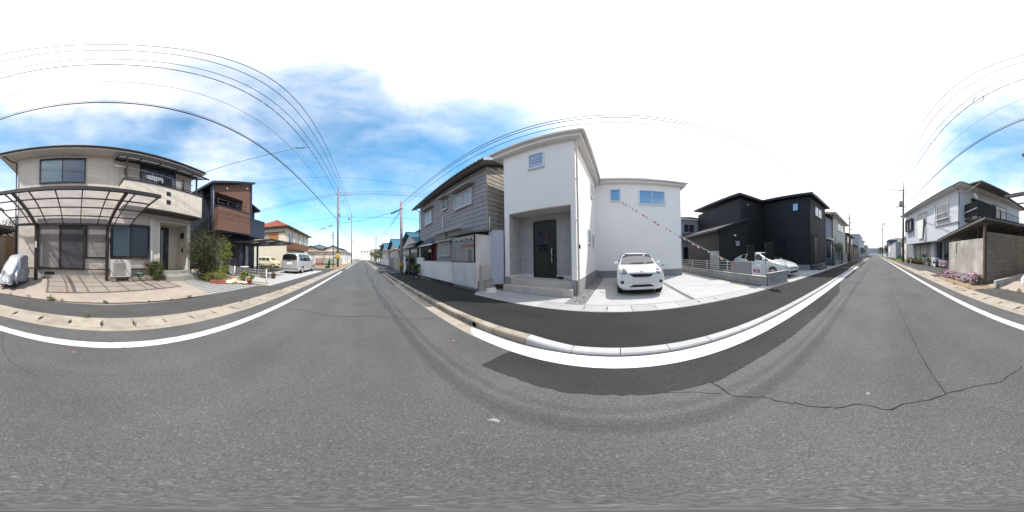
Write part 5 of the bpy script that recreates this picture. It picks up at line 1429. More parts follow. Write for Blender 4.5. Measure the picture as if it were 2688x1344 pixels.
m = MB(F); m.tube([(-2.59, -.015, 1.1), (-2.585, -.06, 1.16), (-2.60, -.07, 1.3), (-2.58, -.065, 1.42), (-2.60, -.07, 1.55), (-2.585, -.06, 1.66), (-2.59, -.015, 1.71)], .026, 8); m.build('handle', M('brushed_silver', (.60, .60, .60), .35, .05, metal=.7), d)
m = MB(); m.box(5.5, 5.8, 1.578, 1.61, 1.35, 1.75); m.build('letter_box', TRIMW, ww)
# eaves, gutters, roof
def cornice(x0, x1, y0, y1, z, parts_open=()):
    m = MB(); m.box(x0, x1, y0, y1, z, z + .14); m.box(x0 - .03, x1, y0 - .03, y1 + .03, z + .14, z + .27); m.build('eaves', TRIMS, ww)
cornice(4.98, 16.3, 1.12, 4.8, 6.1)
m = MB(); m.box(9.83, 16.3, -4.38, 1.085, 6.15, 6.28); m.box(9.80, 16.3, -4.41, 1.085, 6.28, 6.38); m.build('eaves', TRIMS, ww)
m = MB(); m.tube([(4.9, 1.03, 6.34), (4.9, 4.88, 6.34)], .065, 8); m.tube([(4.9, 1.03, 6.34), (9.75, 1.03, 6.34)], .065, 8); m.tube([(9.73, 1.0, 6.35), (9.73, -4.5, 6.35)], .065, 8); m.build('rain_gutter', TRIMW, ww)
m = MB()
m.quad((4.88, 1.02, 6.40), (4.88, 4.88, 6.40), (6.8, 2.95, 6.95), (6.8, 2.95, 6.95)) if False else None
m.poly([(4.88, 1.02, 6.40), (4.88, 4.88, 6.40), (6.8, 2.95, 6.85)]); m.quad((4.88, 1.02, 6.40), (16.3, 1.02, 6.40), (16.3, 2.95, 6.85), (6.8, 2.95, 6.85)); m.quad((4.88, 4.88, 6.40), (16.3, 4.88, 6.40), (16.3, 2.95, 6.85), (6.8, 2.95, 6.85))
m.quad((9.7, 1.0, 6.42), (9.7, -4.5, 6.42), (13, -3, 6.9), (13, 1.0, 6.9)); m.quad((9.7, -4.5, 6.42), (16.3, -4.5, 6.42), (16.3, -3, 6.9), (13, -3, 6.9))
m.build('roof', ROOF_GR, ww)
window(ww, FR(5.25), -3.17, -2.51, 4.99, 5.75, ALUW, GL_B, 1, .055, .05, True)
window(ww, FR(10.1), -.47, .17, 4.87, 5.73, ALUW, GL_B, 1, .055, .05, True)
window(ww, FR(10.1), 1.33, 3.0, 4.68, 5.67, ALUW, GL_B, 2, .05, .05, True)
window(ww, FF(1.4), 8.3, 8.86, 4.6, 5.5, ALUW, GL_M, 1, .05, .05, True)
window(ww, FF(1.4), 7.35, 7.92, 1.95, 2.62, ALUW, GL_M, 1, .05, .05, True)
window(ww, FF(1.4), 8.5, 9.15, 1.9, 2.52, ALUW, GL_M, 1, .05, .05, True)
m = MB(); m.tube([(4.95, 1.1, 6.3), (5.2, 1.3, 6.12), (5.33, 1.34, 6.0), (5.33, 1.34, .05)], .035, 8); m.build('downpipe', TRIMW, ww)
for z in (1.0, 2.6, 4.2, 5.6):
    m = MB(); m.box(5.29, 5.37, 1.30, 1.4, z, z + .025); m.build('pipe_clip', TRIMS, ww)
m = MB(); m.box(5.3, 5.37, 1.27, 1.30, 1.62, 1.75); m.build('pipe_tag', BLACK_P, ww)
m = MB(); m.lathe([(.06, 0), (.06, -.04), (.04, -.05)], (10.1, -2.82, .74), 12, 'x'); m.build('wall_vent', ALU, ww)
sh_ = thing('shoes', 'pair of black shoes on tiled porch right of the black door', 'shoes', (5.85, 2.2, .5), 0)
for i, x in enumerate((-.06, .06)):
    bm = bmesh.new(); bmesh.ops.create_icosphere(bm, subdivisions=2, radius=1)
    m = MB(); m.smooth = True
    m.add([(v.co.y * .05 + x, v.co.x * .14, max(0, v.co.z * .05 + .03 + (.03 if v.co.x > .1 else 0))) for v in bm.verts], [tuple(v.index for v in f.verts) for f in bm.faces]); bm.free()
    m.build('shoe', BLACK_P, sh_)

# plain banner on a stand, mesh fence on blocks
bn = thing('banner', 'tall plain grey-lilac banner on pole stand left of the white porch', 'banner', (5.1, 4.72, 0), R(-48 + 0), None)
m = MB(); m.box(-.3, .3, -.005, .005, .22, 2.52); m.build('cloth', M('banner_cloth', (.42, .44, .53), .85, .03), bn)
m = MB(); m.tube([(-.31, 0, .05), (-.31, 0, 2.6)], .012); m.tube([(-.31, 0, 2.54), (.3, 0, 2.54)], .01); m.build('pole', WHITE_P, bn)
m = MB(); m.cbox(-.48, -.06, -.32, .12, 0, .09, .03); m.lathe([(.06, .09), (.03, .2), (.02, .28)], (-.31, 0, 0), 10); m.build('base', WHITE_P, bn)
o = MB().prism([(4.25, 4.55, .0), (4.75, 4.75, 0), (4.9, 4.5, 0), (4.5, 4.25, 0)], (0, 0, .035)).build('plastic_bag', WHITE_P); tag(o, 'flat crumpled white plastic bag at foot of the banner stand', 'bag')
f3 = thing('block_fence', 'short grey block wall with beige mesh panel next to the white shed', 'fence', (4.6, 4.9, 0), 0, world=True)
MB().box(4.21, 5.05, 4.86, 4.94, -.02, .44).build('core', MORTAR, f3)
def blocks2(root, F, *a, **k): return block_courses(root, F, *a, **k)
block_courses(f3, FF(4.85), 4.2, 5.05, .0, .46, -.01, BLK_G, .4, .2, .04)
m = MB(); m.box(4.29, 4.34, 4.87, 4.92, .46, 1.07); m.build('post', ALU, f3)
m = MB()
for i in range(14): x = 4.37 + .047 * i; m.tube([(x, 4.9, .52), (x, 4.9, 1.05)], .004, 4, False)
for z in (.52, .65, .78, .91, 1.05): m.tube([(4.34, 4.9, z), (5.03, 4.9, z)], .005, 4, False)
m.build('mesh_panel', M('beige_wire', (.50, .47, .38), .6), f3, kind='stuff')

# ---------------------------------------------------------------- weathered grey house with its shed and wall
SID_G = M('grey_clapboard', (.30, .295, .315), .85, .10, 2, .003, 40, streak=.14, rnd=.06)
SID_GW = M('grey_clapboard_warm', (.36, .335, .30), .88, .12, 2, .003, 40, streak=.2, rnd=.06)  # lighter, warmer and more streaked than the front boards
gh = thing('grey_clapboard_house', 'old two-storey grey clapboard house left of the white house', 'house', (5.3, 5.5, 0), 0, world=True)
m = MB(); m.box(5.34, 12.3, 5.54, 14.36, 0, 6.12); m.prism([(5.34, 5.54, 6.12), (12.3, 5.54, 6.12), (8.8, 5.54, 7.7)], (0, 8.8, 0)); m.build('wall', M('board_lip_shade', (.11, .11, .115), .95), gh)  # core coloured dark to draw the shade line under each board
nb = 15; pitch = (6.2 - 2.5) / nb
fb = None
for i in range(nb):
    z = 2.5 + pitch * i
    if fb is None:
        m = MB(); m.prism([(5.338, 5.5, 0), (5.338, 5.5, pitch - .012), (5.330, 5.5, pitch - .012), (5.312, 5.5, 0.0)], (0, 8.88, 0))
        fb = m.build('siding_board', SID_G, None); fb.parent = gh; fb.location = (-5.3, -5.5, z)
    else:
        o = fb.copy(); COL.objects.link(o); o.location = (-5.3, -5.5, z + random.uniform(-.002, .002))
fb = None
for i in range(nb + 5):
    z = 2.5 + pitch * i; x1 = 12.2; x0 = 5.32
    if z > 6.1: x0 += (z - 6.1 + pitch) / .45; x1 -= (z - 6.1 + pitch) / .45
    m = MB(); m.prism([(x0, 5.538, 0), (x0, 5.538, pitch - .012), (x0, 5.53, pitch - .012), (x0, 5.512, 0)], (x1 - x0, 0, 0))
    o = m.build('siding_board', SID_GW, None); o.parent = gh; o.location = (-5.3, -5.5, z)
m = MB(); m.box(5.30, 5.345, 5.49, 5.53, 2.4, 6.15); m.build('corner_board', SID_GW, gh)
m = MB(); wavy_roof(m, (4.72, 5.1, 6.22), (4.72, 15.0, 6.22), (8.8, 15.0, 7.95), (8.8, 5.1, 7.95), 34, 12, .035, .03); wavy_roof(m, (12.9, 15, 6.22), (12.9, 5.1, 6.22), (8.8, 5.1, 7.95), (8.8, 15, 7.95), 34, 12, .035, .03); ro = m.build('roof', M('dark_brown_tile', (.075, .05, .045), .7, .2, 5), gh)
m = MB(); m.slab([(4.74, 5.12, 6.19), (4.74, 14.98, 6.19), (8.8, 14.98, 7.9), (8.8, 5.12, 7.9)], .1); m.build('eaves', M('grey_eaves', (.26, .25, .24), .85), ro)
m = MB(); m.prism([(4.72, 5.06, 6.12), (8.8, 5.06, 7.86), (8.8, 5.06, 7.98), (4.72, 5.06, 6.26)], (0, .05, 0)); m.build('barge_board', M('grey_barge', (.42, .41, .40), .8), ro)
m = MB(); m.tube([(4.70, 5.1, 6.15), (4.70, 15.0, 6.15)], .05); m.tube([(4.72, 14.4, 6.1), (5.25, 14.42, 5.9), (5.25, 14.42, 2.6)], .035); m.build('rain_gutter', BROWNTRIM, gh)
FG = FR(5.3)
def awning(root, F, x0, x1, z, dp=.45, mat=None):
    m = MB(F); m.prism([(x0, 0, z + .12), (x0, -dp, z), (x0, -dp, z - .05), (x0, 0, z + .05)], (x1 - x0, 0, 0)); return m.build('awning', mat or M('pale_awning', (.34, .33, .31), .7, .1), root)
AL2 = M('window_frame_pale', (.50, .50, .49), .5, .05)
for (a, b, z0, z1, s_) in ((-13.1, -11.6, 4.2, 5.3, 2), (-9.85, -9.2, 4.7, 5.35, 1), (-8.25, -6.6, 4.3, 5.25, 2)):
    w = window(gh, FG, a, b, z0, z1, AL2, GL_D if s_ == 1 else GL_M, s_, .06, .09, True)
    awning(gh, FG, a - .2, b + .2, z1 + .2)
m = MB(FG); m.tube([(-9.75, -.05, 2.7), (-9.75, -.05, 4.2)], .045); m.build('vent_pipe', PIPE_W, gh)
m = MB(); m.tube([(5.4, 5.45, 2.6), (5.4, 5.45, 3.3)], .03); m.build('vent_pipe', PIPE_W, gh)
# ground floor with barred window, entrance and little slate roof
m = MB(); m.box(4.62, 5.33, 6.8, 9.45, 0, 2.9); m.build('lower_wall', SID_G, gh)
m = MB(); m.box(4.5, 4.62, 8.1, 9.5, 2.42, 2.85); m.build('shutter_case', M('grey_case', (.20, .195, .19), .7, .1), gh)
awning(gh, FR(4.62), -9.6, -6.2, 2.92, .3); awning(gh, FR(4.62), -9.7, -7.3, 2.36, .25)
window(gh, FR(4.62), -9.0, -7.7, 1.45, 2.28, AL2, GL_M, 2, .05, .05, False, bars=12)
m = MB(); m.slab([(4.3, 9.5, 2.4), (4.3, 12.3, 2.4), (5.33, 12.3, 3.05), (5.33, 9.5, 3.05)], .07); m.build('porch_roof', M('slate_blue', (.05, .06, .085), .6, .15), gh)
m = MB(); m.box(4.28, 4.32, 9.5, 12.3, 2.24, 2.33); m.build('porch_fascia', TRIMW, gh)
RED_D = M('dark_red_door', (.06, .014, .013), .6, .15)
m = MB(); m.box(5.0, 5.33, 9.5, 10.9, 0, 2.4); m.build('entrance_door', RED_D, gh)
m = MB(); m.box(4.9, 5.0, 10.85, 10.97, 0, 2.3); m.box(4.9, 5.0, 9.9, 10.9, 2.1, 2.2); m.build('entrance_frame', M('red_frame', (.16, .025, .02), .6, .1), gh)
m = MB(); m.box(5.2, 5.33, 11.2, 12.2, .2, 2.1); m.build('entrance_window', GL_D, gh)
ant = thing('tv_antenna', 'thin roof antenna behind the grey clapboard house ridge', 'antenna', (8.6, 5.9, 7.9), 0)
m = MB(); m.tube([(0, 0, 0), (0, 0, 1.6)], .02)
for z in (1.2, 1.5): 
    m.tube([(-.5, 0, z), (.5, 0, z)], .012)
    for x in (-.4, -.1, .2, .45): m.tube([(x, -.25, z), (x, .25, z)], .008, 4)
m.build('mast', STEEL, ant)

shd = thing('white_shed', 'weathered white lean-to shed with patched grey panels by the pavement', 'shed', (4.1, 5.8, 0), 0, world=True)
SHW = M('shed_white', (.62, .61, .605), .9, .12, 1.5, streak=.06, stain=(.42, .40, .38), stain_amt=.55, stain_scale=1.5)
SHG = M('shed_panel', (.29, .27, .285), .9, .2, 1.8, streak=.12, stain=(.33, .30, .28), stain_amt=.7, stain_scale=2)
MB().box(4.13, 5.3, 4.97, 6.72, .12, 2.32).build('wall', SHW, shd)
MB().box(4.10, 4.13, 4.98, 6.70, .16, 1.17).build('lower_panel', SHW, shd)
MB().box(4.11, 4.13, 5.02, 6.70, 1.22, 2.1).build('upper_panel', SHG, shd)
MB().box(4.105, 4.11, 5.02, 5.85, 1.8, 1.93).build('rusty_board', M('rust_patch', (.30, .15, .085), .9, .25, 4), shd)
MB().box(4.10, 4.11, 5.2, 5.42, 1.2, 1.72).build('door_board', M('brown_panel', (.19, .15, .16), .9, .2), shd)
MB().box(4.095, 4.125, 4.98, 6.72, 1.175, 1.205).box(4.09, 4.125, 4.98, 5.03, 1.2, 2.3).build('batten', DARKIN, shd)
m = MB()
for i in range(9): y = 5.2 + .17 * i; m.box(4.10, 4.115, y, y + random.uniform(.04, .1), 2.1 + random.uniform(-.02, .02), 2.1 + random.uniform(.05, .1))
m.build('torn_edge', DARKIN, shd)
MB().box(4.12, 5.1, 4.952, 4.97, .15, 2.3).build('side_panel', SHW, shd)
m = MB(); m.slab([(3.95, 4.85, 2.42), (3.95, 7.1, 2.42), (5.3, 7.1, 2.62), (5.3, 4.85, 2.62)], .06); m.build('roof', FIBRE, shd)
MB().box(4.16, 5.2, 4.99, 6.7, -.02, .115).build('footing', CONC_GREY, shd)

wl = thing('white_garden_wall', 'low white rendered wall in front of the grey clapboard house', 'wall', (4.15, 9, 0), 0, world=True)
WALLW = M('white_wall_paint', (.72, .71, .70), .9, .08, 1.4, .002, 40, streak=.04, stain=(.48, .47, .45), stain_amt=.4, stain_scale=1.2)
MB().box(4.10, 4.24, 6.74, 10.7, .16, 1.19).box(4.10, 4.24, 10.7, 11.9, .12, 1.42).build('render', WALLW, wl)
MB().box(4.08, 4.26, 6.74, 10.68, 1.19, 1.215).build('coping', CONC_OLD, wl)
MB().box(4.13, 4.22, 6.74, 11.88, -.05, .16).build('dark_base', M('blue_black_base', (.045, .048, .06), .9, .2), wl)
MB().box(4.03, 4.10, 11.15, 11.45, .78, .95).build('letter_box', BLACK_P, wl)
o = MB().box(3.85, 4.05, 5.15, 9.0, .0, .03).box(3.9, 4.1, 9.0, 11.3, .01, .035).build('kerb_edge', CONC_GREY); tag(o, 'narrow concrete edging along the dark base of white wall', 'edging')
gp = thing('gate_post', 'dark wooden gate post with small tiled roof beside white wall', 'gate', (4.4, 12.4, 0), 0, world=True)
MB().box(4.3, 4.44, 12.3, 12.46, 0, 2.35).box(4.3, 4.44, 14.6, 14.75, 0, 2.35).build('post', BROWNTRIM, gp)
m = MB(); wavy_roof(m, (3.95, 11.9, 2.38), (3.95, 15.0, 2.38), (4.5, 15.0, 2.75), (4.5, 11.9, 2.75), 11, 4, .035, .03); wavy_roof(m, (5.05, 11.9, 2.38), (5.05, 15.0, 2.38), (4.5, 15, 2.75), (4.5, 11.9, 2.75), 11, 4, .035, .03); r_ = m.build('roof', GREY_T, gp)
MB().box(4.0, 5.0, 11.95, 14.95, 2.28, 2.37).build('eaves', BROWNTRIM, r_)
MB().box(4.38, 4.42, 12.5, 14.6, .1, 1.9).build('gate', M('grey_gate', (.22, .22, .21), .8, .15, streak=.2), gp)

# potted plants by the gate
pot('large blue pot with dense round bush at the corner of white wall', (3.72, 11.2, .03), .24, .4, BLUEPOT, L_MID, 150, 1800, .045, 1.25, .36)
pot('wide stone pot with loose bushy tree beside the gate', (3.8, 12.7, .03), .26, .42, CONC_GREY, L_DARK, 151, 1500, .055, 1.5, .75)
pot('small low clay pot next to the wide stone pot', (3.72, 13.3, .03), .17, .28, BROWNPOT, L_DARK, 152, 260, .05, 1.1, .12)
for i, (x, y) in enumerate(((3.62, 10.85), (3.6, 11.5), (3.98, 10.5))):
    o = MB().cbox(x, x + .2, y, y + .28, .0, .07, .015).build('brick_edging', CONC_OLD); tag(o, ('pale concrete piece at road side of the large blue pot', 'pale concrete piece between blue pot and stone pot', 'pale concrete piece against the white wall by blue pot')[(0, 1, 2)[int(y > 11) if x < 3.9 else 2]], 'edging block', 'pieces round the blue pot')

# blue-roofed row houses and walls farther on
tb = thing('tan_block_wall', 'tan block wall beyond the nearby utility pole', 'wall', (4.08, 19.5, 0), 0, world=True)
MB().box(4.12, 4.2, 17.7, 21.1, 0, 1.42).build('core', MORTAR, tb)
block_courses(tb, FR(4.10), -21.1, -17.7, 0, 1.42, -.02, M('tan_block', (.42, .36, .27), .92, .1, 3, rnd=.06), .4, .2, .04)
o = MB().box(4.12, 4.26, 15.1, 17.6, 0, 1.3).build('garden_wall', WALLW); tag(o, 'short off-white wall behind the potted plants before tan blocks', 'wall')
o = MB().box(4.1, 4.25, 25.9, 36.5, .18, 1.32).build('garden_wall', WALLW); tag(o, 'long white wall in front of the farthest blue-roofed house', 'wall')
o = MB().box(4.12, 4.2, 21.15, 23.2, 0, 1.5).box(4.08, 4.12, 21.2, 22.1, .1, 1.45).build('gate_door', M('grey_gate', (.22, .22, .21), .8)); tag(o, 'grey metal gate between tan block wall and white wall', 'gate')
OFFW = M('off_white_wall', (.60, .585, .55), .9, .1, 1.5, streak=.2)
for i, (y0, y1, x, h, lb) in enumerate(((14.9, 22.6, 5.6, 2.75, 'blue-tiled low house nearest the corner utility pole'), (23.6, 30.5, 5.2, 2.9, 'blue-tiled low house in the middle of the row behind grey gate'), (31.5, 41.5, 5.0, 3.1, 'blue-tiled low house farthest along the white wall'))):
    t = house('row_house', lb, FR(x) @ Matrix.Translation((-y1, 0, 0)), y1 - y0, 6.5, h, OFFW, BLUE_T, 'gable_y', 1.7, .55, wins=((.8, 2.4, .9, 2.1), (4.2, 5.8, .9, 2.1)))
    t['group'] = 'blue-tiled row houses'
t = house('house', 'cream two-storey house with dark roof and red shutters behind blue tiled roofs', FR(8.2) @ Matrix.Translation((-24, 0, 0)), 8.5, 6, 5.3, CREAM, GREY_T, 'gable_x', 1.2, .6, wins=((1, 2.6, 3.3, 4.6), (4.2, 5.8, 3.4, 4.5)))
MB(FR(8.2)).box(-17.2, -16.2, -.08, 0, 3.3, 4.7).build('window_shutter', M('red_shutter', (.20, .03, .03), .7, .1), t)
house('house', 'dark two-storey house past the blue-tiled row', FR(6.2) @ Matrix.Translation((-58, 0, 0)), 11, 8, 5.6, GREYW, GREY_T, 'hip', 1.3, .7, wins=((1, 3, 3.4, 4.7), (7, 9, 3.4, 4.7), (7, 9, .8, 2.2)), side=(('R', 2, 4, 3.4, 4.6),))
house('house', 'distant pale house beyond the roadside tree', FR(6.5) @ Matrix.Translation((-92, 0, 0)), 12, 8, 5.8, WHITEW, GREY_T, 'hip', 1.3, .6, wins=((1, 3, 3.4, 4.7), (7, 9, 3.4, 4.7)))
house('house', 'distant tan building near the vanishing point on the pavement side', FR(6.0) @ Matrix.Translation((-125, 0, 0)), 22, 10, 7.5, CREAM, CREAM, 'flat', wins=[(1 + 3 * i, 2.8 + 3 * i, 4.6, 6) for i in range(6)])
tree('bushy yellow-green tree overhanging the pavement far along the blue roofs', (5.0, 50, 0), 4.2, 2.1, .1, L_YEL, 160, 2600, .12)
tree('dark roadside tree at the far end of the white wall', (4.6, 66, 0), 4.0, 1.8, .1, L_DARK, 161, 1600, .13)
msc = thing('motor_scooter', 'white and dark motor scooter parked at the far end of white wall', 'scooter', (3.95, 40.5, 0), R(80))
MB().lathe([(.06, -.05), (.2, -.05), (.22, 0), (.2, .05), (.06, .05)], (-.6, 0, .22), 14, 'y').build('wheel', RUBBER, msc); MB().lathe([(.06, -.05), (.2, -.05), (.22, 0), (.2, .05), (.06, .05)], (.6, 0, .22), 14, 'y').build('wheel', RUBBER, msc)
MB().prism([(.15, -.14, .3), (.85, -.14, .55), (.8, -.14, .8), (.1, -.14, .72)], (0, .28, 0)).box(-.4, .2, -.14, .14, .25, .33).build('body', WHITE_P, msc); MB().cbox(.1, .75, -.13, .13, .78, .88, .02).build('seat', BLACK_P, msc)
MB().prism([(-.62, -.16, .3), (-.5, -.18, .95), (-.44, -.18, .95), (-.5, -.16, .3)], (0, .34, 0)).build('front_shield', WHITE_P, msc); MB().tube([(-.48, -.32, 1.02), (-.46, 0, .98), (-.48, .32, 1.02)], .018).build('handlebar', BLACK_P, msc)
# ---------------------------------------------------------------- boundary wall, fence and boards by the parking bays
bwl = thing('boundary_block_wall', 'low grey block wall with white coping beside the parking slabs', 'wall', (7, -5.3, 0), 0, world=True)
MB().box(4.12, 16.2, -5.38, -5.28, -.02, .37).box(4.06, 4.12, -6.78, -5.28, -.02, .5).build('core', MORTAR, bwl)
block_courses(bwl, FB(-5.25), -16.2, -4.1, -.01, .38, -.01, BLK_G, .4, .19, .03)
block_courses(bwl, FR(4.04), 5.26, 6.78, -.01, .53, -.01, BLK_G, .4, .18, .03)
MB().box(4.08, 16.2, -5.40, -5.235, .385, .41).box(4.02, 4.14, -6.79, -5.24, .53, .55).build('coping', M('pale_coping', (.52, .51, .48), .9, .06), bwl)
m = MB()
for x in (15.5, 13.2, 11.0, 8.9, 6.8): m.box(x - .025, x + .025, -5.37, -5.33, .41, 1.0)
m.build('fence_post', ALU, bwl)
for j, z in enumerate((.95, .80, .66, .53)):
    MB().box(5.95, 16, -5.345, -5.33, z - .012, z + .012).build('fence_rail', ALU, bwl)
m = MB()
for i in range(100): x = 6.0 + .1 * i; m.tube([(x, -5.34, .42), (x, -5.34, .97)], .0035, 4, False)
m.build('mesh_panel', M('grey_wire', (.25, .25, .25), .6), bwl, kind='stuff')
m = MB(); m.tube([(4.08, -5.35, .55), (4.08, -5.35, 1.06)], .015); m.tube([(4.08, -6.7, .55), (4.08, -6.7, 1.06)], .015); m.build('fence_post', ALU, bwl)
m = MB()
for i in range(18): y = -5.4 - .075 * i; m.tube([(4.08, y, .58), (4.08, y, 1.0)], .003, 4, False)
for z in (.58, .68, .79, .9, 1.0): m.tube([(4.08, -5.35, z), (4.08, -6.7, z)], .004, 4, False)
m.build('mesh_panel', M('grey_wire', (.25, .25, .25), .6), bwl, kind='stuff')

o = MB().box(4.92, 6.35, -5.22, -5.195, .43, .99).build('sign_board', M('sign_grey', (.225, .232, .235), .7, .03)); tag(o, 'plain grey rectangular board on the boundary fence between bunting and house-shaped sign', 'sign board')
hs = thing('house_shaped_sign', 'white house-shaped board with two dark red windows on the fence', 'sign board', (4.62, -5.2, .45), 0, world=True)
F = FB(-5.2); m = MB(F); m.prism([(-4.88, 0, .46), (-4.38, 0, .46), (-4.38, 0, .82), (-4.63, 0, .93), (-4.88, 0, .82)], (0, .02, 0)); m.build('board', M('sign_white', (.64, .60, .64), .6, .04), hs)
for x in (-4.79, -4.58):
    m = MB(F); m.box(x, x + .15, -.006, 0, .55, .70); w_ = m.build('printed_window', M('sign_red', (.15, .03, .05), .6), hs)
    m = MB(F); m.box(x + .04, x + .11, -.009, -.006, .58, .67); m.build('printed_figure', M('sign_pink', (.42, .22, .26), .6), w_)
m = MB(F); m.box(-4.74, -4.5, -.004, 0, .75, .77); m.box(-4.8, -4.46, -.004, 0, .79, .80); m.build('print_line', M('sign_line', (.42, .42, .5), .6), hs)
o = MB(F).box(-4.36, -4.1, 0, .02, .46, .93).build('sign_board', M('sign_pale', (.52, .50, .55), .6, .05)); tag(o, 'small pale lilac board right of the house-shaped sign', 'sign board')
DBAN = M('black_banner', (.008, .008, .009), .9, .12)
for nm, x0, x1, z0, z1, sl, lb in (('banner', 4.93, 5.34, 1.02, 1.72, 0, 'square-cut black banner standing by the grey sign board'), ('banner', 3.86, 4.28, 1.06, 1.78, .2, 'black banner with slanting lower edge before the white hatchback')):
    y = -5.42; t = thing(nm, lb, 'banner', (x0, y, 0), 0, 'black banners at the boundary wall', world=True)
    m = MB(FB(y)); m.prism([(-x1, 0, z0 + sl * .6), (-x0, 0, z0 - sl * .1), (-x0, 0, z1), (-x1, 0, z1)], (0, .015, 0)); m.build('cloth', DBAN, t)
    m = MB(); m.tube([(x1 + .02, y, .02), (x1 + .02, y, z1 + .05)], .011); m.tube([(x0, y, z1 + .02), (x1 + .02, y, z1 + .02)], .008); m.build('pole', BLACK_P, t)
ub = thing('meter_cabinet', 'pale grey slim meter cabinet in front of the black house wall', 'cabinet', (8.65, -5.75, 0), 0)
MB().cbox(-.32, .32, -.16, .12, 0, 1.56, .02).build('body', M('cabinet_grey', (.35, .34, .33), .6, .08), ub); MB().box(-.22, .22, .12, .13, 1.2, 1.45).box(-.26, .26, .12, .128, .2, 1.12).build('door', M('cabinet_door', (.31, .30, .29), .6, .08), ub)

# bunting of small flags from the upstairs window to the fence
A, B = Vector((10.02, -.22, 4.83)), Vector((6.08, -5.0, .98))
bt = thing('bunting', 'string of small coloured flags from upstairs window down to fence', 'bunting', tuple(B), 0, world=True)
pts = sag(A, B, .22, 40); m = MB(); m.tube(pts, .008, 5); m.build('string', WHITE_P, bt)
FC = [((.62, .62, .64), (.45, .05, .06)), ((.62, .62, .64), (.05, .08, .3)), ((.55, .05, .05), (.62, .62, .6)), ((.08, .25, .12), (.6, .6, .58)), ((.6, .32, .04), (.62, .6, .5)), ((.03, .03, .04), (.6, .6, .6)), ((.55, .12, .05), (.5, .08, .06)), ((.10, .22, .38), (.55, .55, .58))]
fm = [(M('flag_%da' % i, a, .8, .05), M('flag_%db' % i, b, .8, .05)) for i, (a, b) in enumerate(FC)]
rg = random.Random(12)
dirn = (B - A); dirn.z = 0; dirn.normalize()
for i in range(26):
    t = (i + .6) / 26.5; k = t * 40; j = int(k); p = Vector(pts[j]).lerp(Vector(pts[j + 1]), k - j)
    w_, h_ = .17, .115; tw = rg.uniform(-.9, .9); up = Vector((rg.uniform(-.3, .3), rg.uniform(-.3, .3), -1)).normalized()
    d = Matrix.Rotation(tw * .5, 3, 'Z') @ dirn; c = Vector(pts[min(j + 1, 40)]) - Vector(pts[j]); c.normalize()
    m = MB(); n = up.cross(c) * .02
    e0, e1 = p - c * w_ / 2, p + c * w_ / 2
    hv = up * h_
    if i % 3 == 2: hv = up * h_ * .6 + d * .05
    ma, mb_ = fm[rg.randrange(8)]
    if i % 2: m.quad(e0, e0.lerp(e1, .5), e0.lerp(e1, .5) + hv + n, e0 + hv); m.cur = 1; m.quad(e0.lerp(e1, .5), e1, e1 + hv, e0.lerp(e1, .5) + hv + n)
    else:
        m.quad(e0, e1, e1 + hv * .45 + n, e0 + hv * .45 + n); m.cur = 1; m.quad(e0 + hv * .45 + n, e1 + hv * .45 + n, e1 + hv, e0 + hv)
    m.build('flag', [ma, mb_], bt)
rb = MB().tube([(6.1, -5.24, .76), (6.06, -5.22, .9), (6.09, -5.2, 1.0)], .06, 8).build('flag_bundle', M('flag_orange', (.50, .16, .10), .85, .4, 18)); tag(rb, 'bundle of orange and white flags tied at the lower bunting end', 'flag bundle')

# ---------------------------------------------------------------- black two-storey house
BLKS = M('black_siding', (.015, .0148, .018), .65, .06, 2, brick=(.9, .05, .004), brick_h=.002, joint=.75, streak=.06)
BLKS2 = M('lighter_black_siding', (.038, .036, .035), .7, .06, 2, brick=(.9, .05, .004), brick_h=.002, joint=.8, streak=.06)
PURP = M('black_fascia', (.014, .012, .024), .45, .05)
kh = thing('black_house', 'black-clad two-storey house with white concrete parking in front', 'house', (5.0, -12.0, 0), 0, world=True)
m = MB(); m.box(5.0, 9.75, -15.95, -11.95, .45, 6.1); m.box(9.75, 17, -15.95, -9.1, .45, 6.1); m.box(9.75, 10.0, -9.1, -9.05, .45, 3) if False else None
m.build('wall', BLKS, kh)
m = MB(); m.prism([(8.95, -6.35, .3), (8.95, -9.095, .3), (8.95, -9.095, 4.05), (8.95, -6.35, 2.98)], (4.95, 0, 0)); m.build('lower_wall', BLKS, kh)
m = MB(); m.box(8.97, 13.9, -6.348, -6.33, .3, 2.95); m.build('lit_cladding', BLKS2, kh)  # same black siding in a lighter colour, painting the light on this face
m = MB(); m.box(4.985, 5.0, -15.95, -12.0, .45, 6.1); m.build('front_cladding', BLKS2, kh)
m = MB(); m.box(5.03, 9.8, -15.9, -11.97, -.02, .45); m.box(9.8, 17, -15.9, -9.12, -.02, .45); m.box(9.0, 13.85, -9.1, -6.4, -.02, .3); m.build('foundation', BASEG, kh)
m = MB(); m.slab([(4.62, -11.55, 6.30), (4.62, -16.5, 6.30), (17.3, -16.5, 6.75), (17.3, -8.7, 6.75), (9.4, -8.7, 6.46), (9.4, -11.55, 6.46)], .2); m.build('roof', PURP, kh)
m = MB(); m.slab([(8.6, -5.95, 3.0), (14.1, -5.95, 3.0), (14.1, -9.1, 4.22), (8.6, -9.1, 4.22)], .14); m.build('lower_roof', PURP, kh)
m = MB(); m.tube([(8.9, -6.3, 2.9), (8.9, -6.3, .2)], .04); m.tube([(4.95, -11.95, 6.1), (4.95, -11.95, .1)], .035); m.build('downpipe', PURP, kh)
window(kh, FB(-11.95), -6.55, -6.0, 4.95, 5.65, BRONZE, GL_B, 1, .05, .05, True)
window(kh, FR(5.0), 13.05, 14.85, 4.65, 5.55, BRONZE, glass('bright_pane', (.40, .42, .42), .2, .05), 2, .05, .05, True)
m = MB(); m.box(4.97, 4.985, -13.85, -12.3, .48, 2.95); m.build('porch_shade_panel', DARKIN, kh)  # flat dark panel on the cladding, painted in for the shaded porch recess
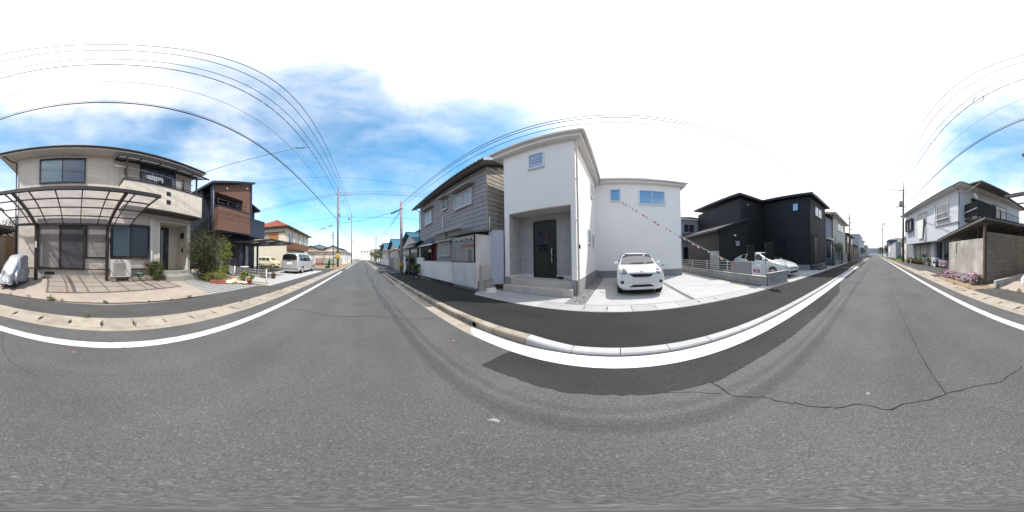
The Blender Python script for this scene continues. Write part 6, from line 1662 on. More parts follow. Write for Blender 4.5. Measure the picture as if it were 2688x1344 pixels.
m = MB(); m.box(4.2, 4.98, -14.0, -12.25, -.02, .2); m.box(4.55, 4.98, -13.9, -12.3, .2, .4); m.build('porch_step', M('dark_step', (.10, .10, .11), .8), kh)
m = MB(); m.box(4.94, 4.97, -13.6, -12.7, .5, 2.75); m.build('door', M('dark_brown_door2', (.02, .015, .013), .5, .15), kh)
window(kh, FR(8.95), 7.75, 8.27, 1.92, 2.38, BRONZE, GL_M, 1, .05, .05, False)
window(kh, FB(-11.95), -7.55, -7.1, 1.6, 2.5, BRONZE, GL_D, 1, .05, .04, False)
m = MB(); m.box(8.85, 8.95, -7.8, -7.68, 2.66, 2.78); m.build('wall_lamp', WHITE_P, kh)
m = MB(); m.lathe([(.08, 0), (.08, .1), (.02, .12)], (9.7, -10.0, 5.7), 10, 'x'); m.build('vent_hood', ALU, kh)
for i, (x, y, w_, d, h, wm_, rm_, rf, lb) in enumerate(((17.5, 6.6, 7, 7, 5.6, BLUEW, GREY_T, 'hip', 'pale blue house with grey tiles seen behind white house corner'),)):
    t = house('house', lb, FR(x) @ Matrix.Translation((y, 0, 0)), w_, d, h, wm_, rm_, rf, 1.2, .5, wins=((.8, 2.2, 4.0, 5.0), (3.2, 5, 4.0, 5.0), (.7, 1.5, .3, 2.3)))
    m = MB(FR(x)); m.slab([(5.4, -1.3, 3.2), (9.5, -1.3, 3.2), (9.5, 0, 3.9), (5.4, 0, 3.9)], .1); m.build('porch_roof', GREY_T, t)

# ---------------------------------------------------------------- cream house and walls farther back along the pavement
ch = house('house', 'cream stucco house with brown tiled roof right behind the black house', FR(5.35) @ Matrix.Translation((20.0, 0, 0)), 9.3, 7.5, 6.5, M('pale_green_render', (.50, .51, .46), .9, .06, 1.5, streak=.1), BROWN_T, 'hip', 1.3, .65, wins=((3.2, 7.2, 4.8, 6.1),))
m = MB(); m.box(5.4, 12, -20.0, -17.6, 0, 5.6); m.build('side_wing', M('lilac_render', (.30, .30, .36), .9, .06, 1.5, streak=.1), ch)
m = MB(); wavy_roof(m, (4.95, -17.1, 5.7), (4.95, -20, 5.7), (9, -20, 6.6), (9, -17.1, 6.6), 9, 12, .03, .03); m.build('wing_roof', BROWN_T, ch)
m = MB(); m.box(5.36, 5.4, -19.4, -17.7, .9, 2.9); m.build('garden_door', M('navy_door', (.03, .03, .06), .6), ch)
m = MB(); m.box(5.0, 5.4, -19.9, -17.4, 2.95, 3.1); m.build('door_canopy', TRIMW, ch)
m = MB(); m.tube([(5.3, -20.05, 6.4), (5.3, -20.05, .1)], .05); m.build('downpipe', BROWNTRIM, ch)
o = MB().box(4.55, 4.65, -19.3, -16.8, -.02, 1.2).build('dark_fence_wall', M('slate_wall', (.075, .08, .10), .85, .15)); tag(o, 'dark slate-blue low wall between black house and concrete wall', 'wall')
cw = thing('concrete_wall', 'grey concrete garden wall with pillars in front of the cream house', 'wall', (4.3, -21, 0), 0, world=True)
MB().box(4.22, 4.34, -25.1, -21.4, -.02, 1.42).build('panel', CONC_GREY, cw)
for y in (-17.4, -19.6, -20.6, -21.2): MB().box(4.15, 4.4, y - .15, y + .15, -.02, 1.48).build('pillar', CONC_GREY if y != -20.6 else BLACK_P, cw)
MB().box(4.25, 4.3, -21.1, -17.5, -.02, .5).build('low_panel', CONC_GREY, cw)
bush('shrub', 'dark conical garden shrub behind the concrete wall pillars', 'shrub', (4.7, -18.9, 0), [((0, 0, 1.6), (.5, .8, .95)), ((0, 0, 2.5), (.25, .35, .6))], 1600, .06, L_DARK, 170)
bush('shrub', 'pale flowering shrub over the concrete wall panel', 'shrub', (4.8, -22.3, 0), [((0, 0, 2.1), (.5, 1.0, .75)), ((0, -.9, 1.8), (.4, .7, .5))], 1900, .06, L_MID, 171, extra=[([((-.1, 0, 2.3), (.5, 1.0, .7))], 500, .05, leafmat('pale_blossom', (.45, .42, .35), (.55, .52, .48)), 172)])
sp = thing('guide_sign', 'slim white reflective post sign at the pavement edge before concrete wall', 'sign', (4.55, -16.7, 0), 0)
MB().tube([(0, 0, 0), (0, 0, 2.1)], .03, 8).build('pole', ALU, sp); MB().box(-.015, .015, -.09, .09, 1.75, 2.3).build('sign_plate', WHITE_P, sp); MB().tube([(0, 0, .02), (0, 0, .75)], .045, 8).build('blue_sleeve', M('blue_sleeve', (.06, .08, .22), .6), sp)
rwl = thing('rubble_wall', 'dark stacked-stone wall section beside the black street pole', 'wall', (4.3, -26, 0), 0, world=True)
rg = random.Random(8)
for r in range(6):
    y = -25.2
    while y > -27.2:
        l = rg.uniform(.3, .55); MB().cbox(4.15 + rg.uniform(0, .05), 4.4, y - l + .02, y, .22 * r, .22 * r + .21, .03).build('stone', M('dark_stone', (.10, .085, .075), .95, .2, 6, rnd=.2), rwl); y -= l
bf = thing('board_fence', 'dark brown board fence on low wall beyond the street pole', 'fence', (4.3, -35, 0), 0, world=True)
for i in range(40): MB().box(4.2, 4.23, -29.2 - .34 * i - .32, -29.2 - .34 * i, .1, 1.2).build('board', WOOD_F, bf)
MB().box(4.18, 4.3, -43, -29, -.02, .12).build('footing', CONC_GREY, bf)
for i, (x, y, w_, d, h, wm_, rm_, rf, lb, cat) in enumerate((
    (5.2, 29.9, 9, 8, 5.0, BROWNW, BROWN_T, 'gable_x', 'dark brown timber house behind the board fence', 'house'),
    (5.3, 41, 9, 10, 3.4, BROWNW, BROWN_T, 'gable_x', 'low brown house with sagging eaves before the grey concrete block', 'house'),
    (4.9, 52, 14, 12, 7.4, GREYW, GREYW, 'flat', 'tall blue-grey flat-topped concrete house down the back street', 'house'),
    (4.8, 68, 9, 8, 6.6, WHITEW, GREY_T, 'hip', 'pale grey house with dark gable after the flat-topped house', 'house'),
    (5.2, 79, 22, 10, 5.2, GREENW, GREENW, 'gable_x', 'long green sheet-metal workshop near back vanishing point', 'workshop'),
    (5.0, 104, 16, 9, 6.4, BLUEW, GREY_T, 'hip', 'distant blue-grey house past the green workshop', 'house'),
    (5.4, 124, 30, 9, 6.0, GREYW, GREY_T, 'gable_x', 'far grey row house at end of the back street', 'house'))):
    house('house', lb, FR(x) @ Matrix.Translation((y, 0, 0)), w_, d, h, wm_, rm_, rf, 1.0, .5, wins=((.8, 2.4, 3.4, 4.6), (w_ - 3, w_ - 1.2, 3.4, 4.6)) if h > 4.9 else ((.8, 2.4, .9, 2.1),), side=(('L', 2, 4, h - 2, h - .9),), tiles=h < 6.5 and y < 60, cat=cat)
an2 = thing('tv_antenna', 'thin roof antenna above the blue-grey flat-topped house', 'antenna', (6.5, -46, 5.2), 0)
m = MB(); m.tube([(0, 0, -1.0), (0, 0, 3.6)], .03); m.tube([(-.2, -.6, 3.4), (.2, .6, 3.4)], .02); m.tube([(-.2, -.5, 3.1), (.2, .5, 3.1)], .02); m.build('mast', STEEL, an2)
for i, (x, y, h, r, lm, lb) in enumerate(((4.9, -57, 3.4, 1.2, L_DARK, 'dark street shrub in front of the pale grey house'), (4.9, -66, 3.6, 1.4, L_DARK, 'round dark bush before the green workshop'), (5.2, -74, 3.2, 1.3, L_MID, 'green bush at near corner of green workshop'))):
    tree(lb, (x, y, 0), h, r, .08, lm, 180 + i, 900, .13)

# the other side looking back
gs = house('grey_shed', 'low grey flat-roofed shed with white shutters beside back utility pole', FL(-4.8) @ Matrix.Translation((-57, 0, 0)), 20, 8, 3.7, GREYW, ALU, 'flat')
gsf = FL(-4.8)
MB(gsf).box(-56.5, -50, -.05, 0, 1.5, 3.5).box(-56.5, -53, -.05, 0, .1, 1.4).build('shutter', WHITE_P, gs)
house('white_gabled_house', 'white house with grey gabled roof and dark windows behind grass', FL(-6.0) @ Matrix.Translation((-39.5, 0, 0)), 9, 8, 4.4, WHITEW, GREY_T, 'gable_x', 1.5, .5, wins=((1, 2.4, 2.9, 4.0), (3.4, 5.2, 2.7, 4.0)))
house('navy_brown_house', 'distant navy and brown house above the low grey shed', FL(-6.5) @ Matrix.Translation((-88, 0, 0)), 16, 9, 7.4, M('navy_render', (.06, .075, .13), .8), GREY_T, 'hip', 1.4, .6, wins=((9, 11, 4.6, 6.0),), side=(('R', 2, 4, 4.4, 5.8),), tiles=False)
gsd = sheet('verge', ((-3.4, -44), (-3.4, -27.2), (-9, -27.2), (-9, -44)), SOIL, 4, 8, lambda x, y: .015)
t = MB(); gr = thing('grass_verge', 'strip of yellowing grass and weeds around the back utility pole', 'grass', (-5.0, -33, 0)); gr['kind'] = 'stuff'
rgp = np.random.default_rng(4); gr_bl = [((rgp.uniform(-1.4, 1.5), rgp.uniform(-8, 5), .12), (.5, .9, .16)) for _ in range(22)]
leaves('blades', gr, gr_bl, 5200, .10, L_YEL, 190, .2)
gnt = thing('garbage_net', 'green garbage net heaped beside the grass verge', 'net', (-5.6, -35.5, 0)); leaves('net_mesh', gnt, [((0, 0, .4), (.6, 1.0, .45))], 700, .12, leafmat('green_net', (.01, .10, .055), (.02, .17, .09), .2), 191, .7)
bush('shrub', 'bare brownish shrub in front of white gabled house', 'shrub', (-6.0, -31.5, 0), [((0, 0, 1.1), (.8, 1.2, 1.0))], 900, .06, leafmat('dry_leaf', (.16, .11, .05), (.22, .17, .08)), 192)
for i, (x, y, h, r, lm, lb) in enumerate(((-4.6, -63, 5.0, 1.6, L_DARK, 'dark tree at corner of the distant navy house'), (-4.4, -108, 6, 2.2, L_DARK, 'distant dark tree on the pole side of back street'), (-5.2, -135, 7, 3.5, L_MID, 'far hazy tree where the back street vanishes'))):
    tree(lb, (x, y, 0), h, r, .1, lm, 200 + i, 1100, .16)
hl = thing('distant_house', 'far pale house closing the back street', 'house', (0, -300, 0))
MB().box(-30, 60, -8, 0, 0, 8).build('wall', GREYW, hl); MB().prism([(-32, 1, 8), (62, 1, 8), (62, -4, 11), (-32, -4, 11)], (0, -.3, -.2)).build('roof', GREY_T, hl)
o = MB().cbox(-6, 1.5, -.1, .1, 0, 1.1, .05).build('distant_barrier', WHITE_P); o.location = (2, -190, 0); tag(o, 'tiny white barrier at the far end of the back street', 'barrier')
# ---------------------------------------------------------------- utility poles and overhead wires
POLE = M('concrete_pole', (.17, .155, .175), .9, .1, 2, streak=.12)
POLE_D = M('dark_pole', (.075, .068, .062), .85, .15, 2, streak=.2)
CERAM = M('ceramic', (.55, .56, .56), .3, .05)
CABLE = M('cable', (.012, .012, .013), .6, .1)
CABLE_G = M('grey_cable', (.055, .058, .062), .6, .1)
def pole(label, x, y, h, r0=.16, r1=.10, mat=None, arms=(), boxes=(), cat='utility pole', group='utility poles along the street', steps=True, band=None, tip=0):
    t = thing('utility_pole', label, cat, (x, y, 0), 0, group)
    m = MB(); m.tube([(0, 0, -.2), (0, 0, h)], r0, 12, True, r1)
    if tip: m.tube([(0, 0, h), (0, 0, h + tip)], .06, 6)
    m.build('shaft', mat or POLE, t)
    for (z, a, b, ins) in arms:
        m = MB(); m.box(a, b, -.05, .05, z - .04, z + .04); 
        if abs(a) + abs(b) > 1: m.tube([(a * .6 + b * .4 if abs(b) > abs(a) else a * .6, .04, z), (0, .04, z - .45)], .02, 4)
        ar = m.build('cross_arm', STEEL, t)
        for k in range(ins):
            xx = a + (b - a) * (k + .35) / max(1, ins)
            MB().lathe([(.02, z + .04), (.055, z + .08), (.035, z + .13), (.055, z + .18), (.02, z + .24)], (xx, 0, 0), 8).build('insulator', CERAM, ar)
    for (z, xx, yy, r, hh, mt) in boxes:
        m = MB(); m.lathe([(r * .9, z - hh / 2), (r, z - hh / 2 + .04), (r, z + hh / 2 - .04), (r * .8, z + hh / 2)], (xx, yy, 0), 12); 
        tr = m.build('transformer', mt, t)
        MB().tube([(xx * .2, yy * .2, z), (xx, yy, z)], .03, 4).build('bracket', STEEL, tr)
    if steps:
        m = MB(); n = int((h - 2) / .45)
        for i in range(n): s = 1 if i % 2 else -1; z = 2 + .45 * i; m.tube([(0, 0, z), (0, s * (r0 + .12), z)], .011, 4)
        m.build('step_bolt', STEEL, t)
    if band:
        m = MB(); m.tube([(0, 0, band[0]), (0, 0, band[1])], r0 * band[2], 14); m.build('marker_sleeve', band[3], t)
    return t
YEL = M('yellow_sleeve', (.42, .24, .04), .7, .1); GREYBOX = M('transformer_grey', (.22, .225, .24), .6, .08)
p1 = pole('tall concrete utility pole with cross arm and yellow sign at the vacant lot corner', -4.0, 26, 12.3, .19, .13, None, ((12.35, -.4, 2.2, 3), (12.1, -.3, 2.0, 0), (7.7, -.5, .4, 2)), ((8.6, .28, 0, .16, .5, GREYBOX),), tip=1.6, band=(1.3, 2.2, 1.12, YEL))
m = MB()
for i in range(16): z = 6.2 + .35 * i; m.box(.12, .28 + .05 * (i % 3), -.05, .05, z, z + .1)
m.tube([(.1, 0, 11.8), (.5, 0, 11.2), (.75, .0, 10.4), (.4, 0, 9.8), (.15, 0, 9.5)], .02); m.build('hardware', STEEL, p1)
m = MB(); m.lathe([(.03, 13.6), (.06, 13.7), (.03, 13.8)], ZERO, 8); m.box(-.3, .3, -.04, .04, 13.55, 13.62); m.build('top_bracket', STEEL, p1)
m = MB(); m.prism([(-.15, -.25, 1.45), (.17, -.25, 1.45), (.17, -.25, 2.05), (.01, -.25, 2.2), (-.15, -.25, 2.05)], (0, .02, 0)); ys = m.build('yellow_sign', M('yellow_sign', (.62, .40, .03), .6), p1)
MB().box(-.04, .05, -.26, -.25, 1.6, 1.95).build('sign_figure', BLACK_P, ys)
p2 = pole('second concrete utility pole with grey transformer behind the first one', -3.35, 49, 14.8, .17, .11, None, ((14.3, -1.3, 1.1, 4), (10.2, -.3, 1.6, 1)), ((13.6, -.75, 0, .3, .7, GREYBOX), (6.7, .25, 0, .16, .4, GREYBOX)), tip=.8)
for i, (x, y, h, lb) in enumerate(((-3.4, 82, 13, 'third utility pole down the street past the bungalow'), (-3.4, 115, 13, 'fourth utility pole near the vanishing point'), (-3.5, 150, 13, 'faint farthest utility pole on the bungalow side'))):
    pole(lb, x, y, h, .16, .1, None, ((h - .4, -1.0, 1.0, 3), (h - 3, -.4, .9, 1)), steps=False)
pole('pale thin utility pole with crossbar rising behind the bungalow roof', -11.5, 62, 12.5, .14, .09, None, ((11.6, -1.5, 1.5, 4), (9.4, -.6, .6, 0)), ((10.4, -.4, 0, .25, .6, GREYBOX),), steps=False)
pole('slim antenna-like mast far behind the vacant lot', -15, 46, 13, .07, .04, STEEL, ((11.5, -.6, .4, 0), (10.2, -.6, .6, 0)), steps=False, cat='mast')
tp = pole('short thin dark pole beside the first concrete utility pole', -4.35, 23.8, 5.3, .07, .06, POLE_D, steps=False, cat='pole')
p3 = pole('short concrete utility pole with yellow-black sleeve at the pavement corner', 3.3, 13.6, 6.5, .145, .115, M('lilac_pole', (.26, .25, .28), .9, .08, 2, streak=.1), (), (), steps=False, band=(.56, .98, 1.06, YEL))
m = MB()
for i in range(5): a = i * 1.2566; m.box(.152 * math.cos(a) - .02, .152 * math.cos(a) + .02, .152 * math.sin(a) - .02, .152 * math.sin(a) + .02, .58, .96)
m.tube([(0, 0, .50), (0, 0, .55)], .158, 14); m.build('black_stripe', BLACK_P, p3)
m = MB(); m.tube([(0, 0, 3.9), (0, 0, 3.95)], .15, 12); m.tube([(0, 0, 5.75), (0, 0, 5.85)], .15, 12); m.build('steel_band', STEEL, p3)
pole('thin pale pole on the pavement by motor scooter', 3.1, 37, 6.6, .1, .07, None, (), (), steps=False)
pole('distant utility pole with crossbar above dark two-storey house', 6.2, 80, 12.5, .14, .1, None, ((11.8, -1.2, 1.2, 4),), steps=False)
pb = pole('dark utility pole with transformer before the pale blue-grey house', -4.45, -25.2, 11.9, .19, .12, POLE_D, ((11.7, -.3, 2.3, 4), (9.0, -.5, .9, 1)), ((9.3, .42, 0, .27, 1.0, GREYBOX), (8.75, 1.0, .1, .12, .25, GREYBOX)), tip=1.2)
m = MB()
for i in range(8): a = i * .8; m.tube([(0, 0, 10.9 + .1 * (i % 3)), (.55 * math.cos(a), .55 * math.sin(a), 10.9 + .25 * (i % 3)), (.8 * math.cos(a), .8 * math.sin(a), 10.75 + .25 * (i % 2))], .025, 4)
m.build('wire_loops', CERAM, pb)
pole('second dark utility pole down the back street', -2.75, -57, 12.3, .16, .1, POLE_D, ((11.8, -.8, .8, 3), (9.0, -.6, .6, 1)), ((11.7, -.6, 0, .25, .6, GREYBOX), (9.6, .3, 0, .18, .5, GREYBOX)), steps=False)
for i, (y, h) in enumerate(((-90, 12), (-118, 12), (-150, 12))):
    pole(('third', 'fourth', 'farthest')[i] + ' dark utility pole along the back street', -3.0, y, h, .15, .1, POLE_D, ((h - .5, -.8, .8, 2),), steps=False)
pk = pole('slender black pole standing at the stacked-stone wall', 4.05, -25.9, 7.6, .1, .08, POLE_D, ((7.0, -.05, .35, 0), (5.2, -.9, .1, 0)), steps=False, tip=.3)
MB().lathe([(.12, 6.2), (.1, 6.4), (.03, 6.45)], (-.25, 0, 0), 10).build('street_lamp_head', BLACK_P, pk)

def wire(label, pts_list, r, mat=CABLE, clips=0, cat='cable', group=None):
    m = MB()
    for (a, b, s) in pts_list: m.tube(sag(a, b, s, 40), r, 5)
    o = m.build('overhead_wire', mat); tag(o, label, cat, group)
    if clips:
        a, b, s = pts_list[0]; L_ = sag(a, b, s, clips); c = MB()
        for p in L_[1:-1]: c.tube([(p[0], p[1] - .12, p[2]), (p[0] + .05, p[1], p[2] - .13), (p[0], p[1] + .12, p[2])], .012, 4); c.box(p[0] - .02, p[0] + .02, p[1] - .06, p[1] + .06, p[2] - .03, p[2] + .05)
        c.build('cable_clip', CERAM, o)
    return o
wire('thickest low telephone cable above the beige house side of street', [((-3.98, 26, 7.6), (-4.1, -25.2, 8.1), .95), ((-4.02, 26, 7.55), (-3.35, 49, 7.4), .5)], .026)
o = MB().tube(sag((-3.97, 26, 7.68), (-4.08, -25.2, 8.2), .95, 160), .009, 4).build('overhead_wire', CABLE); tag(o, 'thin lashing wire running just over the low telephone cable', 'cable')
wire('upper bundled power cable with spacer clips above beige house', [((-4.25, 26, 12.4), (-4.4, -25.2, 12.0), .5)], .026, CABLE, 46)
GW = 'high voltage wires over the beige house side'
for i, (x, z, lb) in enumerate(((-4.0, 13.6, 'lowest of three thin high wires, running to pole top'), (-3.3, 12.9, 'middle one of three thin high wires above the street'), (-2.9, 12.9, 'highest arching of three thin wires over the street'))):
    wire(lb, [((x, 26, z - .2), (x + (.1 if i else 0), -25.2, 12.2), .9), ((x, 26, z - .2), (x + .3, 49, 13.8), .5), ((x + (.1 if i else 0), -25.2, 12.2), (x + .6, -57, 12), .6)], .019, CABLE_G, group=GW)
wire('faint thin wire between the telephone cable and power bundle', [((-4.1, 26, 9.9), (-4.45, -25.2, 9.6), .6)], .010, CABLE_G)
wire('pair of upper telephone cables along the white house side', [((3.3, 13.6, 6.3), (3.6, -25.9, 7.0), 1.32), ((3.34, 13.6, 6.22), (3.62, -25.9, 6.92), 1.32)], .0115)
wire('lower telephone cable along the white house side', [((3.42, 13.6, 6.0), (3.7, -25.9, 6.6), 1.2)], .0095)
wire('telephone cables running from corner pole past the blue-tiled houses', [((3.3, 13.6, 5.7), (3.1, 37, 5.9), .5), ((3.3, 13.6, 5.6), (3.1, 37, 5.8), .6), ((3.1, 37, 5.9), (6.2, 80, 7), .6)], .016)
wire('cable crossing the street between corner pole and tall concrete pole', [((3.3, 13.6, 5.75), (-4.0, 26, 7.4), .55)], .017)
o = MB().tube([(3.22, 13.75, 5.72), (2.75, 14.55, 5.62), (2.6, 14.8, 5.6)], .055, 8).build('cable_splice', CABLE); tag(o, 'black splice sleeve on crossing cable beside the corner pole', 'cable splice')
wire('three parallel wires crossing at cross-arm height of tall pole', [((-60, 34, 13.5), (-3.6, 26, 12.6), .8), ((-3.6, 26, 12.6), (45, 19, 13.6), .8), ((-60, 34, 13.1), (-3.6, 26, 12.3), .8), ((-3.6, 26, 12.3), (45, 19, 13.2), .9), ((-60, 34, 12.8), (-3.7, 26, 12.1), .9), ((-3.7, 26, 12.1), (45, 19, 12.9), .9)], .021, CABLE_G)
wire('mid-height wire crossing the side street behind both poles', [((-60, 36, 9.3), (-4, 28, 8.7), .5), ((-4, 28, 8.7), (45, 24, 9.3), .6)], .022, CABLE_G)
wire('low wires crossing from tall pole toward the red-roofed house', [((-60, 34, 8.2), (-4.1, 26, 7.3), .6), ((-60, 34, 7.4), (-4.1, 26, 6.9), .5)], .02, CABLE_G)
for i, (a, b, lb) in enumerate((((-8.2, 30.2, 7.05), (-6.6, 29.0, 7.02), 'thick dark sleeve on the wire left of the tall pole'), ((-5.8, 27.5, 6.95), (-5.0, 26.6, 6.95), 'short black splice box close to the tall pole'))):
    o = MB().tube([a, b], .07, 8).build('cable_splice', CABLE); tag(o, lb, 'cable splice')
wire('service drop wire from power bundle down to beige house eave corner', [((-4.25, 11.4, 11.3), (-8.0, 4.9, 6.55), .25)], .016)
o = MB().tube([(-4.25, 11.5, 11.3), (-4.4, 11.2, 11.0), (-4.7, 10.6, 10.75)], .03, 6).build('cable_splice', CABLE); tag(o, 'black clamp where service drop meets power bundle', 'cable splice')
wire('thin wire from telephone cable to the navy house', [((-4.1, 10.5, 7.0), (-9.0, 10.2, 7.0), .15)], .006, CABLE_G)
wire('long thin wire from navy house side across to the corner cable', [((-25, 12, 11.5), (3.35, 9.5, 6.05), .3)], .006, CABLE_G)
for yy, lb in ((-6.0, 'nearer slack wire loop hanging on power bundle above the block garage'), (-11.8, 'farther slack wire loop hanging on power bundle above blue-grey house')):
    o = MB().tube([(-4.32 + .2 * math.cos(a), yy + .28 * math.sin(a), 11.65 + .15 * math.sin(a)) for a in np.linspace(0, 6.283, 20)], .016, 4).build('wire_loop', CABLE_G); tag(o, lb, 'cable')
# ---------------------------------------------------------------- vehicles
def car_body(root, st, arches, r_arch, mat, W):
    """lofted body shell smoothed, then wheel openings cut; returns (object, tree for laying panels on it)"""
    vs, fs = [], []
    for (x, zb, hb, hw, zl_, hl, zt, ht) in st:
        zm = zb + (zl_ - zb) * .35
        half = [(0, zb), (hb * .6, zb), (hb, zb + .02), (hw, zm), (hw, zb + (zl_ - zb) * .7), (hl, zl_), (hl * .35 + ht * .65, zl_ * .35 + zt * .65), (ht, zt - .035), (ht * .55, zt), (0, zt + .012)]
        ring = half + [(-y, z) for y, z in half[-2:0:-1]]
        n = len(ring); vs += [(x, y, z) for y, z in ring]
    k = len(st)
    for j in range(k - 1):
        for i in range(n): fs.append((j * n + i, j * n + (i + 1) % n, (j + 1) * n + (i + 1) % n, (j + 1) * n + i))
    for j, rev in ((0, False), (k - 1, True)):
        h = n // 2; b = j * n
        for i in range(h): 
            q = [b + i, b + i + 1, b + (n - i - 1) % n, b + (n - i) % n]
            q = list(dict.fromkeys(q))
            if len(q) > 2: fs.append(tuple(q if rev else q[::-1]))
    me = bpy.data.meshes.new('body'); me.from_pydata(vs, [], fs); me.update()
    bm = bmesh.new(); bm.from_mesh(me); bmesh.ops.recalc_face_normals(bm, faces=bm.faces); bm.to_mesh(me); bm.free()
    o = bpy.data.objects.new('body', me); COL.objects.link(o)
    md = o.modifiers.new('s', 'SUBSURF'); md.levels = 2; md.render_levels = 2
    tmp = []
    for xa in arches:
        c = MB().lathe([(r_arch, -W), (r_arch, W)], (xa, 0, r_arch * .92), 28, 'y').build('wheel_cutter', DARKIN); tmp.append(c)
        b = o.modifiers.new('b', 'BOOLEAN'); b.operation = 'DIFFERENCE'; b.object = c; b.solver = 'EXACT'
    bpy.context.view_layer.update()
    dg = bpy.context.evaluated_depsgraph_get()
    new = bpy.data.meshes.new_from_object(o.evaluated_get(dg))
    o.modifiers.clear(); o.data = new; new.materials.clear(); new.materials.append(mat)
    new.polygons.foreach_set('material_index', [0] * len(new.polygons)); new.polygons.foreach_set('use_smooth', [True] * len(new.polygons))
    try: new.set_sharp_from_angle(angle=R(40))
    except Exception: pass
    for c in tmp: bpy.data.objects.remove(c)
    bmx = bmesh.new(); bmx.from_mesh(new); tree = BVHTree.FromBMesh(bmx); bmx.free()
    o.parent = root
    return o, tree

def lay(tree, axis, sgn, corners, n=6, m_=6, off=.006, mb=None):
    """a panel laid on the body: corners in the plane seen along an axis ('x' front/rear: (y, z); 'y' sides: (x, z))"""
    mb = mb or MB(); mb.smooth = True
    a, b, c, d = [Vector(p) for p in corners]; vs = []
    for j in range(m_ + 1):
        for i in range(n + 1):
            p = a.lerp(b, i / n).lerp(d.lerp(c, i / n), j / m_)
            vs.append(_proj(tree, axis, sgn, p.x, p.y, off))
    return mb.add(vs, [(j * (n + 1) + i, j * (n + 1) + i + 1, (j + 1) * (n + 1) + i + 1, (j + 1) * (n + 1) + i) for j in range(m_) for i in range(n)])
def _proj(tree, axis, sgn, u, v, off):
    if axis == 'x': o_, d_ = Vector((-9 * sgn, u, v)), Vector((sgn, 0, 0))
    else: o_, d_ = Vector((u, -9 * sgn, v)), Vector((0, sgn, 0))
    loc, nrm, _, _ = tree.ray_cast(o_, d_)
    if loc is None:
        loc, nrm, _, _ = tree.find_nearest(Vector((0 if axis == 'x' and sgn > 0 else (5 if axis == 'x' else u), u if axis == 'x' else -sgn, v)))
    if nrm.dot(d_) > 0: nrm = -nrm
    return tuple(loc + nrm * off)
def disc(tree, axis, sgn, cu, cv, ru, rv, off=.006, mb=None, n=18):
    mb = mb or MB(); vs = [_proj(tree, axis, sgn, cu, cv, off)]
    for k in (.5, 1.0):
        for i in range(n): a = 2 * math.pi * i / n; vs.append(_proj(tree, axis, sgn, cu + ru * k * math.cos(a), cv + rv * k * math.sin(a), off))
    fs = [(0, 1 + i, 1 + (i + 1) % n) for i in range(n)] + [(1 + i, n + 1 + i, n + 1 + (i + 1) % n, 1 + (i + 1) % n) for i in range(n)]
    return mb.add(vs, fs)
def wheels(root, xs, half, r, w_=.18):
    for x in xs:
        for s in (-1, 1):
            t = MB().lathe([(r * .62, -w_ / 2), (r * .93, -w_ / 2), (r, -w_ / 3), (r, w_ / 3), (r * .93, w_ / 2), (r * .62, w_ / 2)], (x, s * (half - w_ / 2), r), 24, 'y').build('wheel', RUBBER, root)
            m = MB(); y = s * (half + .004); m.lathe([(r * .62, 0), (r * .6, -.015 * s), (r * .12, -.01 * s), (.01, -.01 * s)], (x, y, r), 20, 'y')
            for k in range(5):
                a = 2 * math.pi * k / 5; c, s_ = math.cos(a), math.sin(a)
                m.prism([(x + c * r * .1 - s_ * .03, y + .004 * s, r + s_ * r * .1 + c * .03), (x + c * r * .6 - s_ * .05, y + .004 * s, r + s_ * r * .6 + c * .05), (x + c * r * .6 + s_ * .05, y + .004 * s, r + s_ * r * .6 - c * .05), (x + c * r * .1 + s_ * .03, y + .004 * s, r + s_ * r * .1 - c * .03)], (0, .008 * s, 0))
            m.build('rim', ALU, t)
def mirror(root, mat, x, y, z, s):
    bm = bmesh.new(); bmesh.ops.create_icosphere(bm, subdivisions=2, radius=1); m = MB(); m.smooth = True
    m.add([(x + v.co.x * .05, y + s * (.09 + v.co.y * .095), z + v.co.z * .07) for v in bm.verts], [tuple(v.index for v in f.verts) for f in bm.faces]); bm.free()
    o = m.build('mirror', mat, root)
    MB().box(x + .045, x + .052, y + s * .03, y + s * .155, z - .045, z + .045).build('mirror_glass', GL_D, o)
    MB().tube([(x, y - s * .04, z - .03), (x, y + s * .05, z - .02)], .02, 6).build('mirror_arm', BLACK_P, o)
GLC = glass('car_glass', (.012, .018, .021), .20, .02)
GLS = glass('car_side_glass', (.010, .012, .014), .07, .02)
CHROME = M('chrome', (.62, .63, .64), .15, .02, metal=.95)
LAMP = M('lamp_glass', (.42, .44, .47), .12, .2, 14, metal=.3, coat=.6)
LAMPD = M('lamp_dark', (.10, .11, .14), .15, .2, 20, metal=.3, coat=.6)
RED_L = M('tail_red', (.30, .02, .02), .25, .1, coat=.5)
AMBER = M('amber_lamp', (.42, .27, .23), .3, .1)
PLATE = M('blank_plate', (.64, .65, .67), .6, .02)
WHITEC = M('white_car_paint', (.70, .70, .70), .25, .015, 2, coat=.7)
SILVC = M('silver_car_paint', (.56, .57, .59), .28, .02, 2, metal=.45, coat=.6)
PEARL = M('pearl_car_paint', (.62, .66, .64), .25, .015, 2, coat=.7)
CREAMC = M('cream_car_paint', (.58, .51, .32), .3, .02, 2, coat=.6)
def seams(tree, lines, root, side):
    m = MB()
    for pts in lines:
        for (a, b) in zip(pts, pts[1:]):
            d = (Vector(b) - Vector(a)); n = Vector((-d.y, d.x)).normalized() * .006
            lay(tree, 'y', side, (Vector(a) - n, Vector(b) - n, Vector(b) + n, Vector(a) + n), 6, 1, .003, m)
    m.build('door_seam', BLACK_P, root)

